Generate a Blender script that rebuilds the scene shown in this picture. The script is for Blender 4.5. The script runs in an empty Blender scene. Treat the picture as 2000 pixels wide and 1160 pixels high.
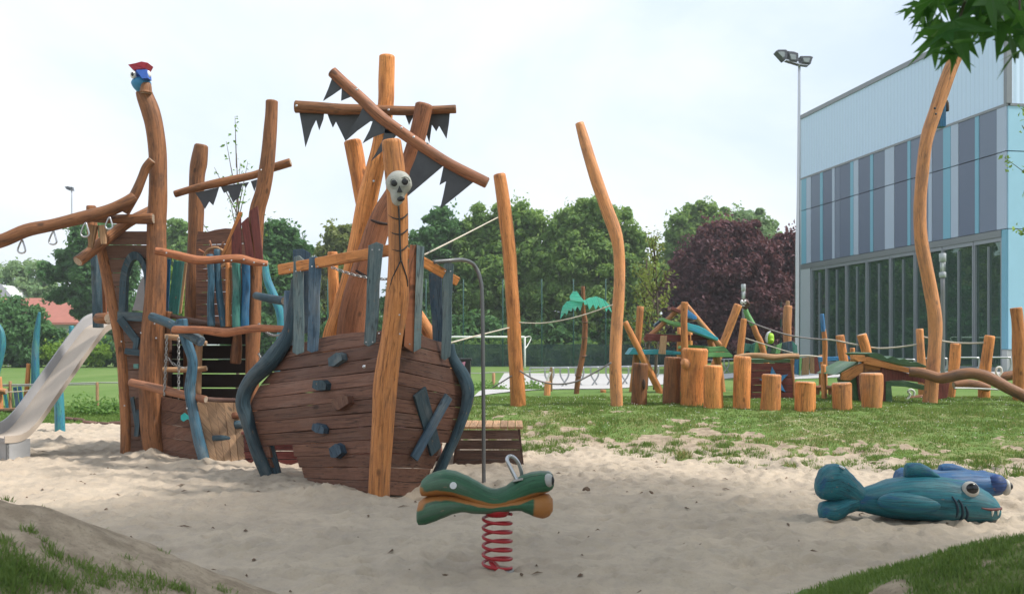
EXPO, SUN = 0.84, 2.7
import bpy, bmesh, math, random
import numpy as np
from mathutils import Vector, Matrix, Quaternion
random.seed(7); rng = np.random.default_rng(11)
SC = bpy.context.scene
COL = SC.collection
F, CAMZ, HY = 1900.0, 1.5, 671.0          # focal length in photo pixels, eye height, horizon row
def P(px, py, d): return Vector(((px-1000)/F*d, d, CAMZ+(HY-py)/F*d))
def Zr(x0, y0, s): return lambda zx, zy: (x0+zx/s, y0+zy/s)
def V(*a): return Vector(a)

# ------------------------------------------------------------ terrain
def _hash(ix, iy, k):
    n = (ix.astype(np.int64)*374761393 + iy.astype(np.int64)*668265263 + k*982451653) & 0x7fffffff
    n = ((n ^ (n >> 13))*1274126177) & 0x7fffffff
    return ((n ^ (n >> 16)) & 0xffff)/65535.0
def vnoise(x, y, k=0):
    x = np.asarray(x, float); y = np.asarray(y, float)
    ix = np.floor(x); iy = np.floor(y); fx = x-ix; fy = y-iy
    fx = fx*fx*(3-2*fx); fy = fy*fy*(3-2*fy)
    a = _hash(ix, iy, k); b = _hash(ix+1, iy, k); c = _hash(ix, iy+1, k); d = _hash(ix+1, iy+1, k)
    return (a*(1-fx)+b*fx)*(1-fy)+(c*(1-fx)+d*fx)*fy
def fbm(x, y, k=0, o=4):
    r = 0; a = .5
    for i in range(o):
        r = r+a*vnoise(x*2**i, y*2**i, k+i); a *= .5
    return r/(1-.5**o)
def ss(t):
    t = np.clip(t, 0, 1); return t*t*(3-2*t)
def edge_y(x): return 13.35-.46*np.clip(x, -.5, 7)
def mound_t(x, y): return (y-edge_y(x))/(17.0-edge_y(x))
def banks(x, y):
    """the two low earth banks either side of the viewer"""
    w = .10*np.sin(x*2.1+.4)+.07*np.sin(x*4.7+1.3)
    bl = np.clip(.965-.45*(x+2.37), 0, 1.12)*(1-ss((y+w-4.0)/1.9))*ss((y+9)/5)
    br = np.clip(.66+.40*(x-2.53), 0, 1.05)*(1-ss((y+w-4.3)/1.9))*ss((y+9)/5)
    return bl, br
def terrain(x, y):
    x = np.asarray(x, float); y = np.asarray(y, float)
    t = np.clip(mound_t(x, y), 0, 1)
    up = .46*(.3*ss(t)+.7*np.sin(t*np.pi/2)**.85)
    up = up+.10*(fbm(x*1.5, y*1.5, 91, 3)-.5)*np.sin(t*np.pi)**.7
    low = .38*ss((x-9)/6)
    fall = ss((y-19.5)/15)
    m = (up*(1-fall)+low*fall*ss(t))*ss((x+3.2)/2.5)
    m = m*(1-ss((y-70)/20))
    bl, br = banks(x, y)
    b0 = .30*ss((3.2-y)/2.)*ss((y+12)/6)
    h = m+bl+br+b0
    h = h+(.10*(vnoise(x*1.3, y*1.3, 77)-.5)+.05*(vnoise(x*3.1, y*3.1, 78)-.5))*np.minimum(1, (bl+br)*1.6)
    h = h-.13*np.exp(-((x+.95)/.5)**2-((y-9.75)/.35)**2)+.06*np.exp(-((x+1.75)/.45)**2-((y-9.45)/.3)**2)
    h = h+.07*np.exp(-((x+4.9)/.5)**2-((y-12.6)/.4)**2)
    for (hx, hy, r, a) in ((-4.55, 12.35, .28, .06), (-4.0, 11.85, .25, .05), (-1.45, 9.3, .3, .04), (-2.6, 10.5, .25, .05), (-.9, 10.3, .3, .05), (-2.1, 9.9, .5, .05), (-3.6, 12.0, .4, .05), (-.3, 11.5, .6, .05)):
        h = h+a*np.exp(-((x-hx)**2+(y-hy)**2)/r**2)
    return h
def gz(x, y): return float(terrain(x, y))
def GD(px, py):
    """distance at which the sight line through a photo pixel meets the ground"""
    y = np.arange(2.0, 120, .02)
    z = CAMZ+(HY-py)/F*y
    b = z-terrain((px-1000)/F*y, y)
    k = np.argmax(b < 0)
    return float(y[k]) if b[k] < 0 else 120.0
def G(px, py): d = GD(px, py); return P(px, py, d)

# ------------------------------------------------------------ materials
MATS = {}
LKF = 1.0
def newmat(name):
    m = bpy.data.materials.new(name); m.use_nodes = True
    nt = m.node_tree; nt.nodes.clear()
    out = nt.nodes.new('ShaderNodeOutputMaterial'); bs = nt.nodes.new('ShaderNodeBsdfPrincipled')
    nt.links.new(bs.outputs[0], out.inputs[0])
    return m, nt, bs
def N(nt, t, **k):
    n = nt.nodes.new(t)
    for a, v in k.items(): setattr(n, a, v)
    return n
def inp(nt, n, i, v):
    if hasattr(v, 'is_output') or isinstance(v, bpy.types.NodeSocket): nt.links.new(v, n.inputs[i])
    else: n.inputs[i].default_value = v
def math_(nt, op, a, b=None, clamp=False):
    n = N(nt, 'ShaderNodeMath', operation=op, use_clamp=clamp); inp(nt, n, 0, a)
    if b is not None: inp(nt, n, 1, b)
    return n.outputs[0]
def mixc(nt, f, a, b, mode='MIX'):
    n = N(nt, 'ShaderNodeMix', data_type='RGBA', blend_type=mode)
    inp(nt, n, 0, f); inp(nt, n, 6, a); inp(nt, n, 7, b)
    return n.outputs[2]
def c4(c): return (c[0], c[1], c[2], 1)
def noise(nt, vec, scale, detail=4, rough=.55, dist=0):
    n = N(nt, 'ShaderNodeTexNoise'); n.inputs['Scale'].default_value = scale; n.inputs['Detail'].default_value = detail
    n.inputs['Roughness'].default_value = rough; n.inputs['Distortion'].default_value = dist
    if vec is not None: nt.links.new(vec, n.inputs['Vector'])
    return n.outputs['Fac']
def ramp(nt, f, lo, hi, a=0., b=1.):
    n = N(nt, 'ShaderNodeMapRange'); n.interpolation_type = 'SMOOTHSTEP'
    inp(nt, n, 0, f); n.inputs[1].default_value = lo; n.inputs[2].default_value = hi; n.inputs[3].default_value = a; n.inputs[4].default_value = b
    return n.outputs[0]
def attr(nt, name): return N(nt, 'ShaderNodeAttribute', attribute_name=name).outputs['Fac']
def bump(nt, bs, h, strength=.3, dist=.01):
    b = N(nt, 'ShaderNodeBump'); b.inputs['Strength'].default_value = strength; b.inputs['Distance'].default_value = dist
    nt.links.new(h, b.inputs['Height']); nt.links.new(b.outputs[0], bs.inputs['Normal'])
def wood(name, c1, c2, c3=None, rough=.6, wear=.35, grain=.35, knots=True, chips=None):
    """stained or painted timber: grain runs along the V axis of the UV map"""
    if name in MATS: return MATS[name]
    m, nt, bs = newmat(name)
    uv = N(nt, 'ShaderNodeUVMap').outputs[0]
    oi = N(nt, 'ShaderNodeObjectInfo').outputs['Random']
    off = N(nt, 'ShaderNodeCombineXYZ'); inp(nt, off, 0, math_(nt, 'MULTIPLY', oi, 37.)); inp(nt, off, 1, math_(nt, 'MULTIPLY', oi, 91.))
    add = N(nt, 'ShaderNodeVectorMath', operation='ADD'); inp(nt, add, 0, uv); inp(nt, add, 1, off.outputs[0])
    mp = N(nt, 'ShaderNodeMapping'); inp(nt, mp, 0, add.outputs[0]); mp.inputs['Scale'].default_value = (1, .07, 1)
    g = noise(nt, mp.outputs[0], 46, 6, .65, .6)
    mp2 = N(nt, 'ShaderNodeMapping'); inp(nt, mp2, 0, add.outputs[0]); mp2.inputs['Scale'].default_value = (1, .3, 1)
    bl = noise(nt, mp2.outputs[0], 7, 4, .6, .3)
    fine = noise(nt, add.outputs[0], 130, 3); mid = noise(nt, add.outputs[0], 19, 5, .7, .5)
    c = mixc(nt, ramp(nt, g, .35, .68), c4(c1), c4(c2))
    c = mixc(nt, math_(nt, 'MULTIPLY', ramp(nt, bl, .48, .75), wear), c, c4(c3 or [x*.45 for x in c2]))
    if knots:
        vo = N(nt, 'ShaderNodeTexVoronoi'); vo.inputs['Scale'].default_value = 3.1
        mp3 = N(nt, 'ShaderNodeMapping'); inp(nt, mp3, 0, add.outputs[0]); mp3.inputs['Scale'].default_value = (1.3, .75, 1)
        nt.links.new(mp3.outputs[0], vo.inputs['Vector'])
        k = ramp(nt, vo.outputs['Distance'], .05, .13, .8, 0.)
        c = mixc(nt, k, c, c4([x*.3 for x in c2]))
    # drying cracks: thin dark streaks along the grain
    mp4 = N(nt, 'ShaderNodeMapping'); inp(nt, mp4, 0, add.outputs[0]); mp4.inputs['Scale'].default_value = (1, .035, 1)
    cr = noise(nt, mp4.outputs[0], 23, 3, .5, .2)
    crk = ramp(nt, math_(nt, 'ABSOLUTE', math_(nt, 'SUBTRACT', cr, .5)), .0, .022, .75, 0.)
    c = mixc(nt, crk, c, c4([x*.28 for x in c2]))
    c = mixc(nt, ramp(nt, mid, .52, .78, 0, .5), c, c4([x*.5 for x in c2]))
    c = mixc(nt, ramp(nt, mid, .22, .44, .35, 0), c, c4([min(1, x*1.35+.02) for x in c1]))
    gy = math_(nt, 'MULTIPLY', ramp(nt, math_(nt, 'ADD', math_(nt, 'MULTIPLY', oi, .7), math_(nt, 'MULTIPLY', bl, .5)), .45, 1.0), .0 if 'paint' in name else .22)
    c = mixc(nt, gy, c, c4([sum(c1)/3*.9+.02, sum(c1)/3*.78+.015, sum(c1)/3*.64+.01]))
    if chips is None: chips = 'paint' in name
    if chips:
        ch = noise(nt, mp2.outputs[0], 30, 5, .7); c = mixc(nt, ramp(nt, ch, .62, .68, 0, .65), c, (.26, .165, .095, 1))
        c = mixc(nt, ramp(nt, noise(nt, mp2.outputs[0], 5, 3), .5, .7, 0, .22), c, (.33, .33, .30, 1))
    t = attr(nt, 'tint'); tv = math_(nt, 'ADD', math_(nt, 'MULTIPLY', t, .5), .75)
    tvf = math_(nt, 'MULTIPLY', tv, math_(nt, 'ADD', math_(nt, 'MULTIPLY', fine, .3), .85))
    cc = N(nt, 'ShaderNodeCombineXYZ')
    for i in range(3): inp(nt, cc, i, tvf)
    c = mixc(nt, 1., c, cc.outputs[0], 'MULTIPLY')
    nt.links.new(c, bs.inputs['Base Color'])
    inp(nt, bs, 'Roughness', math_(nt, 'ADD', math_(nt, 'MULTIPLY', g, .25), rough-.12))
    bs.inputs['Specular IOR Level'].default_value = .35
    bump(nt, bs, math_(nt, 'SUBTRACT', math_(nt, 'ADD', g, math_(nt, 'MULTIPLY', bl, .7)), math_(nt, 'MULTIPLY', crk, .8)), grain, .012)
    MATS[name] = m; return m
def plain(name, c, rough=.5, metal=0., var=.15, scale=9., bumpk=0., spec=.5):
    if name in MATS: return MATS[name]
    m, nt, bs = newmat(name)
    tc = N(nt, 'ShaderNodeTexCoord').outputs['Object']
    n = noise(nt, tc, scale, 5)
    f = math_(nt, 'ADD', math_(nt, 'MULTIPLY', n, 2*var), 1-var)
    cc = N(nt, 'ShaderNodeCombineXYZ')
    for i in range(3): inp(nt, cc, i, f)
    nt.links.new(mixc(nt, 1., c4(c), cc.outputs[0], 'MULTIPLY'), bs.inputs['Base Color'])
    inp(nt, bs, 'Roughness', math_(nt, 'ADD', math_(nt, 'MULTIPLY', n, .2), rough-.1)); bs.inputs['Metallic'].default_value = metal
    bs.inputs['Specular IOR Level'].default_value = spec
    if bumpk: bump(nt, bs, n, bumpk, .02)
    MATS[name] = m; return m
def leafmat(name, c, c2, trans=.3, rough=.55):
    if name in MATS: return MATS[name]
    m, nt, bs = newmat(name)
    t = attr(nt, 'tint')
    col = mixc(nt, t, c4(c), c4(c2))
    nt.links.new(col, bs.inputs['Base Color']); bs.inputs['Roughness'].default_value = rough
    bs.inputs['Specular IOR Level'].default_value = .3
    tr = N(nt, 'ShaderNodeBsdfTranslucent'); nt.links.new(mixc(nt, .5, col, c4([min(1, c2[0]*1.3), min(1, c2[1]*1.3), c2[2]*.8])), tr.inputs[0])
    mx = N(nt, 'ShaderNodeMixShader'); mx.inputs[0].default_value = trans
    nt.links.new(bs.outputs[0], mx.inputs[1]); nt.links.new(tr.outputs[0], mx.inputs[2])
    out = [n for n in nt.nodes if n.type == 'OUTPUT_MATERIAL'][0]
    nt.links.new(mx.outputs[0], out.inputs[0])
    MATS[name] = m; return m

W_OR = wood('orange stained timber', (.70, .285, .088), (.52, .19, .053), (.24, .085, .03), .55, .75, .5)
W_BR = wood('brown stained timber', (.33, .14, .056), (.19, .078, .033), (.09, .048, .03), .6, .85, .5)
W_RB = wood('red brown stained timber', (.37, .142, .062), (.23, .082, .036), (.12, .045, .026), .55, .5)
W_DK = wood('dark brown planking', (.180, .086, .055), (.125, .058, .038), (.20, .12, .09), .6, .5, .4)
W_RD = wood('oxide red boards', (.20, .048, .038), (.12, .028, .024), (.25, .10, .08), .6, .4)
W_GB = wood('worn brown planking', (.155, .082, .06), (.085, .045, .035), (.22, .15, .12), .65, .5)
W_TN = wood('bare tan boards', (.44, .26, .135), (.32, .175, .085), (.22, .12, .065), .65, .4)
W_SL = wood('slate blue paint on timber', (.07, .125, .18), (.038, .075, .115), (.17, .21, .225), .5, .65, .3)
W_SG = wood('grey green paint on timber', (.17, .24, .25), (.10, .155, .17), (.28, .30, .27), .55, .7, .3)
W_DT = wood('dark teal paint on timber', (.042, .084, .108), (.024, .05, .068), (.12, .15, .16), .5, .6, .3)
W_SB = wood('steel blue paint on timber', (.045, .125, .185), (.028, .08, .125), (.10, .17, .20), .5, .7, .3)
W_BL = wood('blue paint on timber', (.025, .13, .26), (.015, .075, .16), (.05, .2, .3), .5, .5, .3)
W_GR = wood('sea green paint on timber', (.055, .22, .19), (.035, .15, .13), (.12, .28, .2), .5, .5, .3)
W_TQ = wood('turquoise paint on timber', (.06, .40, .46), (.04, .30, .40), (.05, .22, .46), .45, .6, .2)
W_KP = wood('kelp teal blue paint', (.04, .22, .23), (.025, .13, .24), (.09, .28, .19), .45, .8, .2)
W_LG = wood('leaf green paint on timber', (.19, .42, .16), (.13, .32, .11), (.2, .4, .2), .5, .4, .2)
W_SK = wood('sky blue paint on timber', (.06, .27, .58), (.04, .2, .46), (.15, .35, .5), .5, .4, .2)
W_MG = wood('moss green paint on timber', (.07, .15, .06), (.04, .10, .05), (.10, .16, .16), .5, .5, .25)
CUT = wood('weathered end grain', (.42, .34, .26), (.33, .255, .185), (.20, .15, .11), .75, .6, .2, False)
STEEL = plain('galvanised steel', (.52, .53, .55), .34, 1., .12, 20)
STEELD = plain('dull steel pipe', (.20, .20, .20), .42, .8, .15, 14)
RUBBER = plain('dark grey rubber sheet', (.068, .072, .084), .55, 0, .5, 5, .4)
WHITE = plain('white paint', (.78, .78, .76), .45, 0, .06)
BLACK = plain('black paint', (.012, .012, .013), .4, 0, .1)
BONE = plain('worn white carved wood', (.40, .40, .36), .6, 0, .3, 18, .3)
CHAIN = plain('zinc chain', (.38, .38, .37), .4, .9, .2)
ROPE = plain('pale rope', (.50, .45, .37), .85, 0, .2, 60, .3)
ROPED = plain('grey rope', (.22, .20, .20), .85, 0, .2, 60, .3)

# ------------------------------------------------------------ mesh builder
def catmull(pts, n):
    """pts: (Vector, r) list -> resampled list"""
    if len(pts) < 2: return pts
    out = []
    p = [pts[0]]+list(pts)+[pts[-1]]
    for i in range(1, len(p)-2):
        a, b, c, d = p[i-1], p[i], p[i+1], p[i+2]
        for k in range(n):
            t = k/n; t2 = t*t; t3 = t2*t
            f = lambda A, B, C, D: .5*((2*B)+(C-A)*t+(2*A-5*B+4*C-D)*t2+(3*B-A-3*C+D)*t3)
            out.append((f(a[0], b[0], c[0], d[0]), f(a[1], b[1], c[1], d[1])))
    out.append(pts[-1]); return out
class MB:
    def __init__(s): s.v = []; s.f = []; s.uv = []; s.m = []; s.t = []; s.sm = []
    def face(s, idx, uvs, m=0, smooth=False): s.f.append(idx); s.uv.extend(uvs); s.m.append(m); s.sm.append(smooth)
    def tube(s, pts, n=14, sub=5, lump=.05, mside=0, mcap=1, bev=.25, tint=None, closed_cap=True, seed=None):
        pts = [(Vector(p), float(r)) for p, r in pts]
        q = catmull(pts, sub) if sub > 1 else pts
        tint = random.random() if tint is None else tint
        sd = random.random()*100 if seed is None else seed
        rings = []; base = len(s.v); L = 0
        T0 = (q[1][0]-q[0][0]).normalized()
        up = V(0, 1, 0) if abs(T0.y) < .8 else V(1, 0, 0)
        X = T0.cross(up).normalized()
        rows = []
        if closed_cap and bev: rows.append((q[0][0], q[0][1]*(1-bev*.6), 0., T0)); 
        lastT = T0
        for i, (p, r) in enumerate(q):
            T = (q[min(i+1, len(q)-1)][0]-q[max(i-1, 0)][0])
            T = T.normalized() if T.length > 1e-9 else lastT
            lastT = T
            if i: L += (p-q[i-1][0]).length
            if closed_cap and bev and i == 0: rows.append((p+T*min(r*bev*.6, .03), r, L, T))
            elif closed_cap and bev and i == len(q)-1:
                rows.append((p-T*min(r*bev*.6, .03), r, L, T)); rows.append((p, r*(1-bev*.6), L+.01, T))
            else: rows.append((p, r, L, T))
        for (p, r, l, T) in rows:
            X = (X-T*X.dot(T))
            X = X.normalized() if X.length > 1e-6 else T.orthogonal().normalized()
            Y = T.cross(X); ring = []
            for k in range(n):
                a = 2*math.pi*k/n
                w = 1+lump*(math.sin(2*a+sd+l*1.7)*.5+math.sin(3*a-sd*2+l*3.1)*.35+math.sin(l*5.3+sd+a)*.4+math.sin(5*a+l*2.3+sd*3)*.22+math.sin(l*9+sd*5+2*a)*.25) if lump else 1
                s.v.append(p+(X*math.cos(a)+Y*math.sin(a))*(r*w)); s.t.append(tint); ring.append(len(s.v)-1)
            rings.append((ring, l, r))
        o = random.random()*20
        for i in range(len(rings)-1):
            (a, la, ra), (b, lb, rb) = rings[i], rings[i+1]
            for k in range(n):
                k2 = (k+1) % n; c = 2*math.pi*max(ra, rb)
                s.face((a[k], a[k2], b[k2], b[k]), [(k/n*c+o, la+o), ((k+1)/n*c+o, la+o), ((k+1)/n*c+o, lb+o), (k/n*c+o, lb+o)], mside, True)
        if closed_cap:
            for (ring, l, r), rev in ((rings[0], True), (rings[-1], False)):
                uvs = [(math.cos(2*math.pi*k/n)*r+o, math.sin(2*math.pi*k/n)*r*6+o) for k in range(n)]
                idx = ring[::-1] if rev else ring
                s.face(tuple(idx), uvs[::-1] if rev else uvs, mcap, False)
        return s
    def prism(s, pts, th, m=0, axis=None, tint=None, mside=None):
        """flat polygon extruded by the vector th; UV V axis = axis (grain)"""
        pts = [Vector(p) for p in pts]; th = Vector(th); tint = random.random() if tint is None else tint
        nrm = th.normalized()
        if axis is None:
            axis = max(((pts[(i+1) % len(pts)]-p) for i, p in enumerate(pts)), key=lambda e: e.length)
        A = Vector(axis).normalized(); B = A.cross(nrm).normalized()
        o = random.random()*30; c = pts[0]
        uvf = lambda p: ((p-c).dot(B)+(p-c).dot(nrm)+o, (p-c).dot(A)+o)
        # orient
        area = V(0, 0, 0)
        for i, p in enumerate(pts): area += p.cross(pts[(i+1) % len(pts)])
        if area.dot(th) < 0: pts = pts[::-1]
        b = len(s.v); n = len(pts)
        for p in pts: s.v.append(p); s.t.append(tint)
        for p in pts: s.v.append(p+th); s.t.append(tint)
        s.face(tuple(range(b+n-1, b-1, -1)), [uvf(p) for p in pts[::-1]], m)
        s.face(tuple(range(b+n, b+2*n)), [uvf(p+th) for p in pts], m)
        for i in range(n):
            j = (i+1) % n
            s.face((b+i, b+j, b+n+j, b+n+i), [uvf(pts[i]), uvf(pts[j]), uvf(pts[j]+th), uvf(pts[i]+th)], m if mside is None else mside)
        return s
    def board(s, p0, p1, w, th, n=(0, -1, 0), m=0, tint=None, w1=None):
        p0 = Vector(p0); p1 = Vector(p1); n = Vector(n).normalized(); a = (p1-p0).normalized()
        n = (n-a*n.dot(a)).normalized(); b = a.cross(n); w1 = w if w1 is None else w1
        pts = [p0-b*w/2-n*th/2, p0+b*w/2-n*th/2, p1+b*w1/2-n*th/2, p1-b*w1/2-n*th/2]
        return s.prism(pts, n*th, m, a, tint)
    def box(s, c, size, m=0, rot=0., tint=None):
        c = Vector(c); x, y, z = [k/2 for k in size]; R = Matrix.Rotation(rot, 3, 'Z')
        pts = [c+R @ V(-x, -y, -z), c+R @ V(x, -y, -z), c+R @ V(x, y, -z), c+R @ V(-x, y, -z)]
        ax = R @ V(1, 0, 0) if x >= y else R @ V(0, 1, 0)
        if z > max(x, y):
            pts = [c+R @ V(-x, -y, -z), c+R @ V(x, -y, -z), c+R @ V(x, -y, z), c+R @ V(-x, -y, z)]
            return s.prism(pts, R @ V(0, 2*y, 0), m, V(0, 0, 1), tint)
        return s.prism(pts, V(0, 0, 2*z), m, ax, tint)
    def ell(s, c, r, m=0, R=None, nu=20, nv=12, tint=.5, fn=None):
        c = Vector(c); r = (r, r, r) if not hasattr(r, '__len__') else r; R = R or Matrix.Identity(3); b = len(s.v)
        for j in range(nv+1):
            th = math.pi*j/nv
            for i in range(nu):
                ph = 2*math.pi*i/nu
                u = V(math.sin(th)*math.cos(ph), math.sin(th)*math.sin(ph), math.cos(th))
                q = V(u.x*r[0], u.y*r[1], u.z*r[2])
                if fn: q = fn(q, u)
                s.v.append(c+R @ q); s.t.append(tint)
        for j in range(nv):
            for i in range(nu):
                k = (i+1) % nu
                C_ = math.pi*(r[0]+r[2]); s.face((b+j*nu+i, b+(j+1)*nu+i, b+(j+1)*nu+k, b+j*nu+k), [(j/nv*C_*.5, i/nu*C_), (((j+1)/nv)*C_*.5, i/nu*C_), (((j+1)/nv)*C_*.5, (i+1)/nu*C_), (j/nv*C_*.5, (i+1)/nu*C_)], m, True)
        return s
    def loft(s, st, n=20, m=0, ex=2.4, tint=None, uvscale=1., tfn=None):
        """stations (center Vector, half height, half width, axisY Vector): rings in the plane of Z and the given horizontal axis"""
        b = len(s.v); tint = random.random() if tint is None else tint
        L = 0; rows = []; prev = None
        for (c, hh, hw, ax) in st:
            c = Vector(c)
            if prev is not None: L += (c-prev).length
            prev = c; rows.append(L)
            for k in range(n):
                a = 2*math.pi*k/n; ca, sa = math.cos(a), math.sin(a)
                q = c+Vector(ax)*(math.copysign(abs(ca)**(2/ex), ca)*hw)+V(0, 0, 1)*(math.copysign(abs(sa)**(2/ex), sa)*hh)
                s.v.append(q); s.t.append(tint if tfn is None else tfn(q, sa, ca))
        for i in range(len(st)-1):
            for k in range(n):
                k2 = (k+1) % n; w = .9
                s.face((b+i*n+k, b+i*n+k2, b+(i+1)*n+k2, b+(i+1)*n+k), [(k/n*w, rows[i]), ((k+1)/n*w, rows[i]), ((k+1)/n*w, rows[i+1]), (k/n*w, rows[i+1])], m, True)
        s.face(tuple(range(b+n-1, b-1, -1)), [(0, 0)]*n, m, True)
        e = b+(len(st)-1)*n; s.face(tuple(range(e, e+n)), [(0, L)]*n, m, True)
        return s
    def chain(s, p0, p1, r=.004, ln=.045, sag=0.):
        p0 = Vector(p0); p1 = Vector(p1); k = max(2, int((p1-p0).length/(ln*.72)))
        for i in range(k):
            t0 = i/k; t1 = (i+1)/k
            sg = lambda t: V(0, 0, -sag*4*t*(1-t))
            a = p0.lerp(p1, t0)+sg(t0); b = p0.lerp(p1, t1)+sg(t1); d = (b-a).normalized(); c = (a+b)/2
            o = d.orthogonal().normalized()
            if i % 2: o = d.cross(o)
            pts = [(c+d*(ln*.5*math.cos(q))+o*(ln*.28*math.sin(q)), r) for q in [2*math.pi*j/8 for j in range(9)]]
            s.tube(pts, 4, 1, 0, 0, 0, 0, .5)
        return s
    def build(s, name, mats, parent=None, origin=None, bevel=0.):
        me = bpy.data.meshes.new(name)
        if origin is None: origin = parent_origin(parent) if parent else V(0, 0, 0)
        origin = Vector(origin)
        me.from_pydata([tuple(p-origin) for p in s.v], [], s.f)
        uvl = me.uv_layers.new(name='UVMap'); uvl.data.foreach_set('uv', np.array(s.uv, np.float32).ravel())
        a = me.attributes.new('tint', 'FLOAT', 'POINT'); a.data.foreach_set('value', np.array(s.t, np.float32))
        mats = mats if isinstance(mats, (list, tuple)) else [mats]
        for mm in mats: me.materials.append(mm)
        me.polygons.foreach_set('material_index', np.minimum(np.array(s.m, np.int32), len(mats)-1))
        me.polygons.foreach_set('use_smooth', np.array(s.sm, bool))
        me.update()
        o = bpy.data.objects.new(name, me); COL.objects.link(o)
        if parent: o.parent = parent
        else: o.location = origin
        if bevel:
            b = o.modifiers.new('Bevel', 'BEVEL'); b.width = bevel; b.segments = 2; b.limit_method = 'ANGLE'; b.angle_limit = math.radians(50)
        return o
def parent_origin(o):
    while o.parent: o = o.parent
    return Vector(o.location)
def tag(o, label=None, cat=None, group=None, kind=None):
    if label: o['label'] = label
    if cat: o['category'] = cat
    if group: o['group'] = group
    if kind: o['kind'] = kind
    return o
def thing(name, label, cat, loc, group=None):
    o = bpy.data.objects.new(name, None); o.empty_display_size = .2; COL.objects.link(o); o.location = loc
    return tag(o, label, cat, group)
def dup_tree(o, parent=None):
    c = o.copy(); COL.objects.link(c)
    if parent: c.parent = parent
    for ch in list(o.children): dup_tree(ch, c)
    return c
def rawmesh(name, v, f, mats, tint=None, smooth=False, parent=None, origin=(0, 0, 0)):
    """numpy verts/faces (quads or tris)"""
    me = bpy.data.meshes.new(name); v = np.asarray(v, np.float32)-np.array(origin, np.float32); f = np.asarray(f, np.int32)
    k = f.shape[1]
    me.vertices.add(len(v)); me.vertices.foreach_set('co', v.ravel())
    me.loops.add(f.size); me.loops.foreach_set('vertex_index', f.ravel())
    me.polygons.add(len(f)); me.polygons.foreach_set('loop_start', np.arange(0, f.size, k, dtype=np.int32))
    me.polygons.foreach_set('use_smooth', np.full(len(f), smooth))
    if tint is not None:
        a = me.attributes.new('tint', 'FLOAT', 'POINT'); a.data.foreach_set('value', np.asarray(tint, np.float32))
    for m in (mats if isinstance(mats, (list, tuple)) else [mats]): me.materials.append(m)
    me.update(calc_edges=True)
    o = bpy.data.objects.new(name, me); COL.objects.link(o)
    if parent: o.parent = parent
    else: o.location = origin
    return o
# --- pixel-described pieces, each at its own real distance
def _d(d, i, n): return d if not isinstance(d, (tuple, list)) else d[0]+(d[1]-d[0])*i/max(1, n-1)
def log(name, pix, d, mat, parent=None, cap=None, lump=.06, bury=0., origin=None, n=14, bev=.25, tint=None, sub=5):
    """pix: (px, py, width px) ... along the log"""
    pts = [(P(a[0], a[1], a[3] if len(a) > 3 else _d(d, i, len(pix))), a[2]/2/F*(a[3] if len(a) > 3 else _d(d, i, len(pix)))) for i, a in enumerate(pix)]
    if bury:
        p, r = pts[-1]; pts.append((p+V(0, 0, -bury), r))
    return MB().tube(pts, n, sub, lump, 0, 1, bev, tint).build(name, [mat, cap or CUT], parent, origin)
def bd(name, a, b, w, d, mat, parent=None, th=.028, n=(0, -1, 0), w1=None, origin=None, bevel=.004, tint=None):
    d0, d1 = (d, d) if not isinstance(d, (tuple, list)) else d
    p0, p1 = P(a[0], a[1], d0), P(b[0], b[1], d1)
    return MB().board(p0, p1, w/F*d0, th, n, 0, tint, None if w1 is None else w1/F*d1).build(name, mat, parent, origin, bevel)
def pl(name, pts, d, mat, parent=None, th=.03, bevel=.003, axis=None, origin=None, tint=None):
    q = [P(p[0], p[1], p[2] if len(p) > 2 else d) for p in pts]
    n = (q[1]-q[0]).cross(q[2]-q[0]); 
    if len(q) > 3 and n.length < 1e-6: n = (q[2]-q[0]).cross(q[3]-q[0])
    n.normalize()
    if n.y < 0: n = -n
    return MB().prism(q, n*th, 0, axis, tint).build(name, mat, parent, origin, bevel)
def bolt(px, py, d, parent, r=.012):
    r *= .8
    p = P(px, py, d)
    return MB().ell(p, (r, r*.5, r), 0, None, 10, 6).build('bolt', STEEL, parent)
def post(label, pix, mat=W_OR, name='wooden_post', cat='post', group=None, cap=None, lump=.06, bury=.25, d=None, thing_parts=None):
    """a timber post planted where its lowest pixel meets the ground"""
    d = d or GD(pix[-1][0], pix[-1][1])
    base = P(pix[-1][0], pix[-1][1], d)
    o = log(name, pix, d, mat, None, cap, lump, bury, base)
    tag(o, label, cat, group); o['depth'] = d
    return o
# ============================================================ camera, light, sky
cam = bpy.data.cameras.new('camera'); cam.lens = 34.2; cam.sensor_width = 36; cam.shift_y = (HY-580)/2000
cam.clip_end = 3000; cam.clip_start = .1
co = bpy.data.objects.new('camera', cam); COL.objects.link(co); co.location = (0, 0, CAMZ); co.rotation_euler = (math.radians(90), 0, 0)
SC.camera = co
cam.dof.use_dof = True; cam.dof.focus_distance = 10.5; cam.dof.aperture_fstop = 5.0
SC.view_settings.view_transform = 'Standard'; SC.view_settings.look = 'None'; SC.view_settings.exposure = EXPO; SC.view_settings.gamma = 1
sd = V(.60, -.10, .79).normalized()                       # direction to the sun: high, from the right
el = math.asin(sd.z); az = math.atan2(sd.x, sd.y)
sl = bpy.data.lights.new('sun', 'SUN'); sl.energy = SUN; sl.angle = math.radians(4.); sl.color = (1, .95, .88)
so = bpy.data.objects.new('sun', sl); COL.objects.link(so); so.rotation_euler = sd.to_track_quat('Z', 'Y').to_euler(); so.location = (6, -2, 20)
w = bpy.data.worlds.new('World'); SC.world = w; w.use_nodes = True; nt = w.node_tree; nt.nodes.clear()
out = N(nt, 'ShaderNodeOutputWorld'); bg = N(nt, 'ShaderNodeBackground'); nt.links.new(bg.outputs[0], out.inputs[0])
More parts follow.
